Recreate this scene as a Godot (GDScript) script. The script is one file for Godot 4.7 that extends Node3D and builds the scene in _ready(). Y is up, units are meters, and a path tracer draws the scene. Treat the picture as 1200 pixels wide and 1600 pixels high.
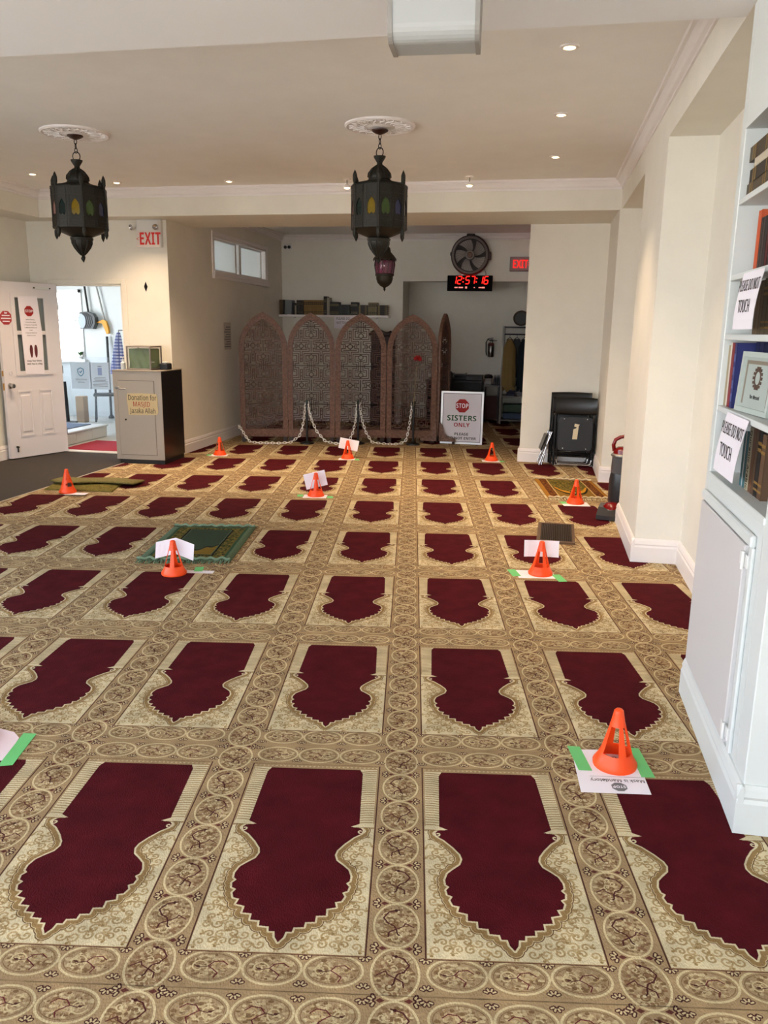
extends Node3D
# A prayer hall: x runs along the back wall, -z into the room, the camera stands at x = z = 0.

const TURN := 0.154906        # the carpet is laid askew to the walls
const PITCH_X := 0.61         # one prayer place across
const PITCH_Z := 1.1545       # one row of prayer places
const CEIL := 3.02
const SOFFIT := 2.73

var M := {}
var counts := {}
var rng := RandomNumberGenerator.new()

func _ready() -> void:
	rng.seed = 7
	make_view()
	make_materials()
	build_shell()
	build_floor()
	build_trim()
	build_windows_and_doors()
	build_bookcase()
	build_lamps()
	build_hall_things()
	build_floor_things()
	build_alcove_things()
	build_far_room()
	build_porch_things()

func make_view() -> void:
	var cam := Camera3D.new()
	cam.name = "camera"
	cam.fov = rad_to_deg(2.0 * atan(800.0 / 1256.28))
	cam.position = Vector3(0, 1.5471, 0)
	cam.rotation = Vector3(-0.223987, 0.187436, 0.013614)
	cam.near = 0.05
	cam.far = 200.0
	add_child(cam)
	cam.current = true
	var env := Environment.new()
	env.background_mode = Environment.BG_SKY
	env.tonemap_mode = Environment.TONE_MAPPER_LINEAR
	env.tonemap_exposure = 1.1
	env.sdfgi_enabled = true
	env.ssao_enabled = true
	env.ssil_enabled = true
	var sky := Sky.new()
	var sm := ProceduralSkyMaterial.new()
	sm.sky_top_color = Color(0.80, 0.87, 0.97)
	sm.sky_horizon_color = Color(0.96, 0.97, 0.98)
	sm.ground_bottom_color = Color(0.90, 0.89, 0.88)
	sm.ground_horizon_color = Color(0.92, 0.91, 0.90)
	sm.energy_multiplier = SKY
	sky.sky_material = sm
	env.sky = sky
	var we := WorldEnvironment.new()
	we.name = "environment"
	we.environment = env
	add_child(we)

const SKY := 15.5

# ---------------------------------------------------------------- naming
func numbered(called: String) -> String:
	var n: int = counts.get(called, 0)
	counts[called] = n + 1
	return called if n == 0 else "%s_%03d" % [called, n]

func tag(o: Node3D, label: String, category: String, group := "") -> Node3D:
	o.set_meta("label", label)
	o.set_meta("category", category)
	if group != "":
		o.set_meta("group", group)
	return o

func thing(called: String, label: String, category: String, at := Vector3.ZERO, turn := 0.0, group := "") -> Node3D:
	var o := Node3D.new()
	o.name = numbered(called)
	add_child(o)
	o.position = at
	o.rotation.y = turn
	return tag(o, label, category, group)

func part(called: String, st: SurfaceTool, m: Material, parent: Node) -> MeshInstance3D:
	var o := MeshInstance3D.new()
	st.generate_normals()
	o.mesh = st.commit()
	o.material_override = m
	if parent == self:
		o.name = numbered(called)
		add_child(o)
	else:
		o.name = called
		parent.add_child(o, true)
	return o

func shared(called: String, mesh: Mesh, m: Material, parent: Node, xf := Transform3D()) -> MeshInstance3D:
	var o := MeshInstance3D.new()
	o.mesh = mesh
	o.material_override = m
	o.transform = xf
	if parent == self:
		o.name = numbered(called)
		add_child(o)
	else:
		o.name = called
		parent.add_child(o, true)
	return o

func struct(called: String, st: SurfaceTool, m: Material, label := "", parent: Node = self) -> MeshInstance3D:
	var o := part(called, st, m, parent)
	if parent == self:
		o.set_meta("kind", "structure")
		if label != "":
			o.set_meta("label", label)
			o.set_meta("category", called.split("_")[0])
	return o

func finished(st: SurfaceTool) -> ArrayMesh:
	st.generate_normals()
	return st.commit()

# ---------------------------------------------------------------- mesh helpers
func mb() -> SurfaceTool:
	var st := SurfaceTool.new()
	st.begin(Mesh.PRIMITIVE_TRIANGLES)
	st.set_smooth_group(-1)
	return st

func tri(st: SurfaceTool, a: Vector3, b: Vector3, c: Vector3) -> void:
	st.add_vertex(a)
	st.add_vertex(c)
	st.add_vertex(b)

func quad(st: SurfaceTool, a: Vector3, b: Vector3, c: Vector3, d: Vector3) -> void:
	tri(st, a, b, c)
	tri(st, a, c, d)

func box(st: SurfaceTool, c: Vector3, s: Vector3, bev := 0.0, xf := Transform3D()) -> void:
	st.set_smooth_group(-1)
	var h := s * 0.5
	if bev <= 0.0:
		var p := []
		for k in 8:
			p.append(xf * (c + Vector3(h.x * (1 if k & 1 else -1), h.y * (1 if k & 2 else -1), h.z * (1 if k & 4 else -1))))
		quad(st, p[4], p[5], p[7], p[6])
		quad(st, p[1], p[0], p[2], p[3])
		quad(st, p[5], p[1], p[3], p[7])
		quad(st, p[0], p[4], p[6], p[2])
		quad(st, p[6], p[7], p[3], p[2])
		quad(st, p[0], p[1], p[5], p[4])
		return
	bev = minf(bev, 0.49 * minf(s.x, minf(s.y, s.z)))
	# corner k has three points, pulled in on two axes each
	var q := []
	for k in 8:
		var sg := Vector3(1 if k & 1 else -1, 1 if k & 2 else -1, 1 if k & 4 else -1)
		var row := []
		for a in 3:
			var v := h - Vector3.ONE * bev
			v[a] = h[a]
			row.append(xf * (c + v * sg))
		q.append(row)
	var faces := [[4, 5, 7, 6, 2], [1, 0, 2, 3, 2], [5, 1, 3, 7, 0], [0, 4, 6, 2, 0], [6, 7, 3, 2, 1], [0, 1, 5, 4, 1]]
	for f in faces:
		quad(st, q[f[0]][f[4]], q[f[1]][f[4]], q[f[2]][f[4]], q[f[3]][f[4]])
		for e in 4:
			var i: int = f[e]
			var j: int = f[(e + 1) % 4]
			var d := i ^ j
			var along := 0 if d == 1 else (1 if d == 2 else 2)
			var other: int = 3 - along - f[4]
			if other > f[4]:
				quad(st, q[j][f[4]], q[i][f[4]], q[i][other], q[j][other])
	for k in 8:
		var flip := (int(k & 1 != 0) + int(k & 2 != 0) + int(k & 4 != 0)) % 2 == 0
		if flip:
			tri(st, q[k][0], q[k][2], q[k][1])
		else:
			tri(st, q[k][0], q[k][1], q[k][2])

func span(st: SurfaceTool, a: Vector3, b: Vector3, bev := 0.0) -> void:
	box(st, (a + b) * 0.5, (b - a).abs(), bev)

func lathe(st: SurfaceTool, prof: Array, n: int, xf := Transform3D(), a0 := 0.0) -> void:
	var g := 1
	for i in prof.size() - 1:
		var p: Vector2 = prof[i]
		var q: Vector2 = prof[i + 1]
		if i > 0:
			var o: Vector2 = prof[i - 1]
			if absf((p - o).angle_to(q - p)) > 0.7:
				g += 1
		st.set_smooth_group(g if n > 8 else -1)
		for k in n:
			var t0 := a0 + TAU * k / n
			var t1 := a0 + TAU * (k + 1) / n
			var a := xf * Vector3(p.x * cos(t0), p.y, p.x * sin(t0))
			var b := xf * Vector3(p.x * cos(t1), p.y, p.x * sin(t1))
			var c := xf * Vector3(q.x * cos(t1), q.y, q.x * sin(t1))
			var d := xf * Vector3(q.x * cos(t0), q.y, q.x * sin(t0))
			if p.x > 0.00001:
				tri(st, a, c, b)
			if q.x > 0.00001:
				tri(st, a, d, c)
	st.set_smooth_group(-1)

func tube(st: SurfaceTool, pts: Array, r: float, n := 8, closed := false, r_end := -1.0) -> void:
	var count := pts.size()
	var up := Vector3.UP
	var rings := []
	var prev := Vector3.ZERO
	for i in count:
		var a: Vector3 = pts[(i - 1 + count) % count] if closed or i > 0 else pts[0]
		var b: Vector3 = pts[(i + 1) % count] if closed or i < count - 1 else pts[count - 1]
		var d := (b - a).normalized()
		if i == 0:
			up = Vector3.UP if absf(d.y) < 0.9 else Vector3.RIGHT
		up = (up - d * up.dot(d)).normalized()
		var side := d.cross(up)
		var rr := r if r_end < 0.0 else lerpf(r, r_end, float(i) / (count - 1))
		var ring := []
		for k in n:
			var t := TAU * k / n
			ring.append(pts[i] + (up * cos(t) + side * sin(t)) * rr)
		rings.append(ring)
		prev = d
	st.set_smooth_group(1)
	for i in (count if closed else count - 1):
		var r0: Array = rings[i]
		var r1: Array = rings[(i + 1) % count]
		for k in n:
			var k1 := (k + 1) % n
			quad(st, r0[k], r0[k1], r1[k1], r1[k])
	st.set_smooth_group(-1)
	if not closed:
		for k in range(1, n - 1):
			tri(st, rings[0][0], rings[0][k + 1], rings[0][k])
			tri(st, rings[count - 1][0], rings[count - 1][k], rings[count - 1][k + 1])

func rod(st: SurfaceTool, a: Vector3, b: Vector3, r: float, n := 8, r_end := -1.0) -> void:
	tube(st, [a, b], r, n, false, r_end)

func extrude(st: SurfaceTool, poly: PackedVector2Array, depth: float, xf := Transform3D()) -> void:
	# a polygon in the xy plane, drawn out along z from 0 to depth
	st.set_smooth_group(-1)
	var area := 0.0
	var n := poly.size()
	for i in n:
		var p := poly[i]
		var q := poly[(i + 1) % n]
		area += p.x * q.y - q.x * p.y
	if area < 0:
		poly.reverse()
	var idx := Geometry2D.triangulate_polygon(poly)
	for k in range(0, idx.size(), 3):
		var a := poly[idx[k]]
		var b := poly[idx[k + 1]]
		var c := poly[idx[k + 2]]
		if (b - a).cross(c - a) < 0:
			var t := b
			b = c
			c = t
		tri(st, xf * Vector3(a.x, a.y, depth), xf * Vector3(b.x, b.y, depth), xf * Vector3(c.x, c.y, depth))
		tri(st, xf * Vector3(a.x, a.y, 0), xf * Vector3(c.x, c.y, 0), xf * Vector3(b.x, b.y, 0))
	for i in n:
		var p := poly[i]
		var q := poly[(i + 1) % n]
		quad(st, xf * Vector3(p.x, p.y, 0), xf * Vector3(q.x, q.y, 0), xf * Vector3(q.x, q.y, depth), xf * Vector3(p.x, p.y, depth))

func poly(pts: Array) -> PackedVector2Array:
	var r := PackedVector2Array()
	for p in pts:
		r.append(Vector2(p[0], p[1]))
	return r

func ngon(n: int, r: float, c := Vector2.ZERO, a0 := 0.0) -> PackedVector2Array:
	var p := PackedVector2Array()
	for k in n:
		p.append(c + Vector2.from_angle(a0 + TAU * k / n) * r)
	return p

func ring_plate(st: SurfaceTool, outer: PackedVector2Array, hole: PackedVector2Array, depth: float, xf := Transform3D()) -> void:
	# outer minus hole, cut down the middle so that each piece is a simple polygon
	var lo := outer[0]
	var hi := outer[0]
	for p in outer:
		lo = lo.min(p)
		hi = hi.max(p)
	var mid := 0.0
	for p in hole:
		mid += p.x
	mid /= hole.size()
	for half in [[lo.x - 1, mid], [mid, hi.x + 1]]:
		var rect := poly([[half[0], lo.y - 1], [half[1], lo.y - 1], [half[1], hi.y + 1], [half[0], hi.y + 1]])
		for piece in Geometry2D.intersect_polygons(outer, rect):
			for rest in Geometry2D.clip_polygons(piece, hole):
				extrude(st, rest, depth, xf)

func mould(st: SurfaceTool, prof: Array, a: Vector3, b: Vector3, out_dir: Vector3) -> void:
	# profile points are (out from the wall, up)
	var n := prof.size()
	var pa := []
	var pb := []
	for p in prof:
		var o: Vector3 = out_dir * p[0] + Vector3.UP * p[1]
		pa.append(a + o)
		pb.append(b + o)
	var flip := (b - a).cross(out_dir).y < 0
	for i in n:
		var j := (i + 1) % n
		if flip:
			quad(st, pa[i], pb[i], pb[j], pa[j])
		else:
			quad(st, pa[j], pb[j], pb[i], pa[i])
	var flat := PackedVector2Array()
	for p in prof:
		flat.append(Vector2(p[0], p[1]))
	var idx := Geometry2D.triangulate_polygon(flat)
	for k in range(0, idx.size(), 3):
		tri(st, pa[idx[k]], pa[idx[k + 1]], pa[idx[k + 2]])
		tri(st, pb[idx[k]], pb[idx[k + 2]], pb[idx[k + 1]])

func lettering(called: String, text: String, height: float, depth: float, m: Material, parent: Node, xf: Transform3D, squeeze := 1.0, bold := false, mono := false) -> MeshInstance3D:
	# flat letters, centred, standing in the xy plane and facing +z
	var t := TextMesh.new()
	var f := SystemFont.new()
	f.font_names = PackedStringArray(["Droid Sans Mono" if mono else "Droid Sans"])
	f.font_weight = 700 if bold else 400
	t.font = f
	t.font_size = 64
	t.pixel_size = height / 64.0 / 0.72
	t.depth = depth
	t.curve_step = 2.0
	t.text = text
	var o := MeshInstance3D.new()
	o.mesh = t
	o.material_override = m
	o.transform = xf * Transform3D(Basis.from_scale(Vector3(squeeze, 1, 1)))
	o.name = called
	parent.add_child(o, true)
	return o

# a frame: x along the first direction, y up the second, z out of the face
func face(at: Vector3, x: Vector3, y: Vector3) -> Transform3D:
	return Transform3D(Basis(x.normalized(), y.normalized(), x.cross(y).normalized()), at)

# carpet frame (places across, rows away) to the floor of the hall
func on_carpet(cx: float, r: float) -> Vector2:
	var p := Vector2((cx - 0.519967) * PITCH_X, -r * PITCH_Z - 2.90222 * 0.61)
	return Vector2(p.x * cos(TURN) + p.y * sin(TURN), -p.x * sin(TURN) + p.y * cos(TURN))

# ---------------------------------------------------------------- materials
func mk(c: Color, rough := 0.7, metal := 0.0) -> StandardMaterial3D:
	var m := StandardMaterial3D.new()
	m.albedo_color = c
	m.roughness = rough
	m.metallic = metal
	return m

func noise_tex(freq: float, lo: Color, hi: Color, size := 256, seed_ := 1, octaves := 4, kind := FastNoiseLite.TYPE_SIMPLEX_SMOOTH) -> NoiseTexture2D:
	var t := NoiseTexture2D.new()
	t.width = size
	t.height = size
	t.seamless = true
	var n := FastNoiseLite.new()
	n.noise_type = kind
	n.frequency = freq
	n.seed = seed_
	n.fractal_octaves = octaves
	t.noise = n
	var g := Gradient.new()
	g.set_color(0, lo)
	g.set_color(1, hi)
	t.color_ramp = g
	return t

func bumps(freq: float, size := 256, strength := 4.0, seed_ := 1) -> NoiseTexture2D:
	var t := noise_tex(freq, Color.BLACK, Color.WHITE, size, seed_)
	t.color_ramp = null
	t.as_normal_map = true
	t.bump_strength = strength
	return t

func textured(c: Color, rough: float, tex: Texture2D, scale: float, normal: Texture2D = null, nscale := 0.4) -> StandardMaterial3D:
	var m := mk(c, rough)
	m.albedo_texture = tex
	m.uv1_triplanar = true
	m.uv1_world_triplanar = true
	m.uv1_scale = Vector3.ONE * scale
	if normal:
		m.normal_enabled = true
		m.normal_texture = normal
		m.normal_scale = nscale
	return m

func glow(c: Color, energy: float) -> StandardMaterial3D:
	var m := mk(Color(0.02, 0.02, 0.02), 0.6)
	m.emission_enabled = true
	m.emission = c
	m.emission_energy_multiplier = energy
	return m

func glass(c: Color, alpha := 0.12) -> StandardMaterial3D:
	var m := mk(Color(c.r, c.g, c.b, alpha), 0.03)
	m.transparency = BaseMaterial3D.TRANSPARENCY_ALPHA
	return m

func make_materials() -> void:
	var paint_tex := noise_tex(0.012, Color(0.982, 0.982, 0.98), Color(1, 1, 1), 256, 3)
	var paint_n := bumps(0.09, 256, 2.0, 5)
	M.wall = textured(Color(0.905, 0.89, 0.845), 0.85, paint_tex, 0.9, paint_n, 0.05)
	M.ceiling = textured(Color(0.95, 0.945, 0.93), 0.9, paint_tex, 0.7, paint_n, 0.04)
	M.trim = mk(Color(0.92, 0.90, 0.89), 0.45)
	M.cool_white = mk(Color(0.84, 0.86, 0.855), 0.5)
	M.porch_wall = mk(Color(0.86, 0.88, 0.88), 0.8)
	M.slab = mk(Color(0.25, 0.2, 0.17), 0.9)
	M.paper = mk(Color(0.93, 0.91, 0.94), 0.8)
	M.ink = mk(Color(0.08, 0.07, 0.08), 0.7)
	M.red_ink = mk(Color(0.62, 0.10, 0.10), 0.7)
	M.green_ink = mk(Color(0.08, 0.30, 0.14), 0.7)
	M.grey_ink = mk(Color(0.45, 0.45, 0.46), 0.7)
	M.tape = mk(Color(0.42, 0.78, 0.47), 0.7)
	M.black = mk(Color(0.05, 0.05, 0.055), 0.5)
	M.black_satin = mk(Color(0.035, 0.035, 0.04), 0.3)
	M.black_metal = mk(Color(0.06, 0.06, 0.065), 0.35, 0.6)
	M.chrome = mk(Color(0.75, 0.75, 0.76), 0.25, 1.0)
	M.steel = mk(Color(0.55, 0.55, 0.54), 0.4, 0.9)
	M.brass = mk(Color(0.72, 0.55, 0.27), 0.35, 0.9)
	M.white_plastic = mk(Color(0.88, 0.88, 0.87), 0.4)
	M.orange = mk(Color(1.0, 0.31, 0.06), 0.45)
	M.orange.subsurf_scatter_enabled = true
	M.orange.subsurf_scatter_strength = 0.1
	M.glass = glass(Color(0.9, 0.95, 0.95), 0.06)
	var iron_tex := noise_tex(0.05, Color(0.45, 0.45, 0.42), Color(1, 1, 1), 256, 9)
	M.iron = textured(Color(0.22, 0.212, 0.19), 0.5, iron_tex, 6.0, bumps(0.08, 256, 4.0, 8), 0.3)
	M.iron.metallic = 0.55
	var wood_tex := noise_tex(0.03, Color(0.55, 0.45, 0.4), Color(1, 1, 1), 256, 11)
	M.wood = textured(Color(0.53, 0.385, 0.295), 0.55, wood_tex, 3.0)
	M.lattice = textured(Color(0.42, 0.29, 0.24), 0.6, wood_tex, 4.0)
	M.dark_wood = mk(Color(0.16, 0.09, 0.06), 0.5)
	M.card = mk(Color(0.68, 0.55, 0.40), 0.85)
	M.pages = mk(Color(0.85, 0.80, 0.68), 0.9)

# ---------------------------------------------------------------- the shell
func wall_box(called: String, a: Vector3, b: Vector3, m: Material, label := "") -> void:
	var st := mb()
	span(st, a, b)
	struct(called, st, m, label)

func build_shell() -> void:
	# right-hand side: recessed wall, columns, beam
	wall_box("wall_right", Vector3(1.0, 0, 3.0), Vector3(1.15, CEIL, -8.66), M.wall)
	wall_box("wall_right", Vector3(0.70, 0, -5.60), Vector3(1.0, SOFFIT, -6.80), M.wall)
	wall_box("wall_right", Vector3(0.68, 0, -8.65), Vector3(1.3, SOFFIT, -9.80), M.wall)
	wall_box("beam_right", Vector3(0.70, SOFFIT, 3.0), Vector3(1.0, CEIL, -8.75), M.wall)
	# back: beam, pillar wall, alcove, entry wall
	wall_box("beam_back", Vector3(-6.2, SOFFIT, -8.75), Vector3(1.3, CEIL, -9.80), M.wall)
	wall_box("wall_back", Vector3(-0.20, 0, -9.80), Vector3(1.3, CEIL, -10.02), M.wall)
	wall_box("wall_right", Vector3(0.70, 0, -10.02), Vector3(0.85, CEIL, -13.30), M.wall)
	# entry wall with the doorway
	var st := mb()
	span(st, Vector3(-6.2, 0, -9.05), Vector3(-5.83, SOFFIT, -9.17))
	span(st, Vector3(-4.90, 0, -9.05), Vector3(-4.42, SOFFIT, -9.17))
	span(st, Vector3(-5.83, 2.01, -9.05), Vector3(-4.90, SOFFIT, -9.17))
	span(st, Vector3(-6.2, SOFFIT, -9.80), Vector3(-4.42, CEIL, -9.92))
	struct("wall_entry", st, M.wall)
	# alcove side wall with the high window
	st = mb()
	var x0 := -4.42
	var x1 := -4.30
	span(st, Vector3(x0, 0, -9.05), Vector3(x1, SOFFIT, -9.80))
	span(st, Vector3(x0, 0, -9.80), Vector3(x1, 2.215, -13.42))
	span(st, Vector3(x0, 2.715, -9.80), Vector3(x1, CEIL, -13.42))
	span(st, Vector3(x0, 2.215, -9.80), Vector3(x1, 2.715, -10.38))
	span(st, Vector3(x0, 2.215, -12.50), Vector3(x1, 2.715, -13.42))
	struct("wall_alcove", st, M.wall)
	# alcove back wall with the opening to the far room
	st = mb()
	span(st, Vector3(-4.30, 0, -13.30), Vector3(-2.26, CEIL, -13.42))
	span(st, Vector3(-2.26, 2.30, -13.30), Vector3(0.85, CEIL, -13.42))
	span(st, Vector3(0.30, 0, -13.30), Vector3(0.85, 2.30, -13.42))
	struct("wall_back", st, M.wall)
	# left wall and beam
	st = mb()
	span(st, Vector3(-6.20, 0, 3.0), Vector3(-6.08, 0.6, -9.05))
	span(st, Vector3(-6.20, 2.45, 3.0), Vector3(-6.08, CEIL, -9.05))
	for z in [[3.0, 1.6], [-0.2, -2.2], [-3.9, -9.05]]:  # unseen openings between these piers, added to bring daylight from the left
		span(st, Vector3(-6.20, 0.6, z[0]), Vector3(-6.08, 2.45, z[1]))
	struct("wall_left", st, M.wall)
	wall_box("beam_left", Vector3(-6.08, SOFFIT, 3.0), Vector3(-5.70, CEIL, -8.75), M.wall)
	# ceiling, and the lower ceiling over the street side of the hall
	wall_box("ceiling", Vector3(-6.2, CEIL, 3.1), Vector3(1.3, CEIL + 0.15, -13.42), M.ceiling)
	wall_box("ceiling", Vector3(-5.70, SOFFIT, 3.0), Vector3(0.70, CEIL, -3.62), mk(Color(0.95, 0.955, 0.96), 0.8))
	# street wall behind the camera: two windows
	st = mb()
	span(st, Vector3(-6.2, 0, 3.0), Vector3(1.15, 0.75, 3.2))
	span(st, Vector3(-6.2, 2.35, 3.0), Vector3(1.15, CEIL, 3.2))
	for x in [[-6.2, -4.9], [-3.0, -1.9], [0.0, 1.15]]:
		span(st, Vector3(x[0], 0.75, 3.0), Vector3(x[1], 2.35, 3.2))
	struct("wall_front", st, M.wall)
	# far room
	st = mb()
	span(st, Vector3(-2.45, 0, -13.42), Vector3(-2.33, 2.6, -14.5))
	span(st, Vector3(3.60, 0, -13.42), Vector3(3.75, 2.6, -14.5))
	span(st, Vector3(-2.45, 0, -14.38), Vector3(3.75, 2.6, -14.5))
	span(st, Vector3(0.85, 0, -13.30), Vector3(3.75, 2.6, -13.42))
	struct("wall_far_room", st, M.wall)
	wall_box("ceiling", Vector3(-2.45, 2.6, -13.42), Vector3(3.75, 2.72, -14.5), M.ceiling)
	# porch
	st = mb()
	span(st, Vector3(-8.7, 0, -12.75), Vector3(-8.20, 2.95, -12.9))
	span(st, Vector3(-7.64, 0, -12.75), Vector3(-4.42, 2.95, -12.9))
	span(st, Vector3(-8.20, 2.12, -12.75), Vector3(-7.64, 2.95, -12.9))
	span(st, Vector3(-8.20, 0, -12.75), Vector3(-7.64, 0.95, -12.9))
	struct("wall_porch", st, M.porch_wall)
	st = mb()
	span(st, Vector3(-8.7, 0, -9.17), Vector3(-8.55, 0.9, -12.75))
	span(st, Vector3(-8.7, 2.1, -9.17), Vector3(-8.55, 2.95, -12.75))
	span(st, Vector3(-8.7, 0.9, -9.17), Vector3(-8.55, 2.1, -10.2))
	span(st, Vector3(-8.7, 0.9, -11.9), Vector3(-8.55, 2.1, -12.75))
	struct("wall_porch", st, M.porch_wall)
	wall_box("wall_porch", Vector3(-8.7, 0, -9.05), Vector3(-6.2, 2.95, -9.17), M.porch_wall)
	wall_box("ceiling", Vector3(-8.7, 2.95, -9.05), Vector3(-4.42, 3.05, -12.9), M.porch_wall)

# ---------------------------------------------------------------- the carpet
var CW := 768
var CH := 1454
var cbuf := PackedByteArray()

func c_px(x: int, y: int, r: int, g: int, b: int) -> void:
	var i := (posmod(y, CH) * CW + posmod(x, CW)) * 3
	cbuf[i] = r
	cbuf[i + 1] = g
	cbuf[i + 2] = b

func c_disc(cx: float, cy: float, rx: float, ry: float, c: Array) -> void:
	for y in range(int(cy - ry), int(cy + ry) + 1):
		var t := 1.0 - pow((y - cy) / ry, 2.0)
		if t <= 0.0:
			continue
		var w := rx * sqrt(t)
		for x in range(int(ceil(cx - w)), int(cx + w) + 1):
			c_px(x, y, c[0], c[1], c[2])

func c_line(pts: Array, w: float, c: Array) -> void:
	for i in pts.size() - 1:
		var a: Vector2 = pts[i]
		var b: Vector2 = pts[i + 1]
		var n := int(maxf(1.0, a.distance_to(b) / maxf(1.0, w * 0.35)))
		for k in n + 1:
			var p := a.lerp(b, float(k) / n)
			c_disc(p.x, p.y, maxf(w * 0.5, 0.8), maxf(w * 0.5, 0.8), c)

func c_ring(cx: float, cy: float, rx: float, ry: float, w: float, c: Array) -> void:
	var pts := []
	for k in 41:
		pts.append(Vector2(cx + rx * cos(TAU * k / 40), cy + ry * sin(TAU * k / 40)))
	c_line(pts, w, c)

func c_fill(pts: Array, c: Array) -> void:
	var lo := 1e9
	var hi := -1e9
	for p in pts:
		lo = minf(lo, p.y)
		hi = maxf(hi, p.y)
	for y in range(int(lo), int(hi) + 1):
		var xs := []
		for i in pts.size():
			var a: Vector2 = pts[i]
			var b: Vector2 = pts[(i + 1) % pts.size()]
			if (a.y <= y) != (b.y <= y):
				xs.append(a.x + (b.x - a.x) * (y - a.y) / (b.y - a.y))
		xs.sort()
		for k in range(0, xs.size() - 1, 2):
			for x in range(int(ceil(xs[k])), int(xs[k + 1]) + 1):
				c_px(x, y, c[0], c[1], c[2])

func c_pt(cx: float, r: float) -> Vector2:
	return Vector2((cx + 0.5) * CW, (1.0 - r) * CH)

func c_spiral(at: Vector2, r0: float, turns: float, start: float, dir: float, w: float, c: Array) -> void:
	var pts := []
	for k in 22:
		var t := k / 21.0
		pts.append(at + Vector2.from_angle(start + dir * t * turns * TAU) * r0 * (1.0 - 0.85 * t))
	c_line(pts, w, c)

func c_palmette(at: Vector2, s: float, turn: float) -> void:
	# a fan of pale petals outlined dark
	var dark := [74, 38, 36]
	var pale := [212, 192, 150]
	for a in [-1.15, -0.40, 0.40, 1.15]:
		var d := Vector2.from_angle(turn + a)
		for t in [6.0, 9.0, 12.0]:
			c_disc(at.x + d.x * s * t, at.y + d.y * s * t, s * 4.4, s * 4.4, dark)
	for a in [-1.15, -0.40, 0.40, 1.15]:
		var d := Vector2.from_angle(turn + a)
		for t in [7.0, 9.5, 12.0]:
			c_disc(at.x + d.x * s * t, at.y + d.y * s * t, s * 2.2, s * 2.2, pale)

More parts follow.
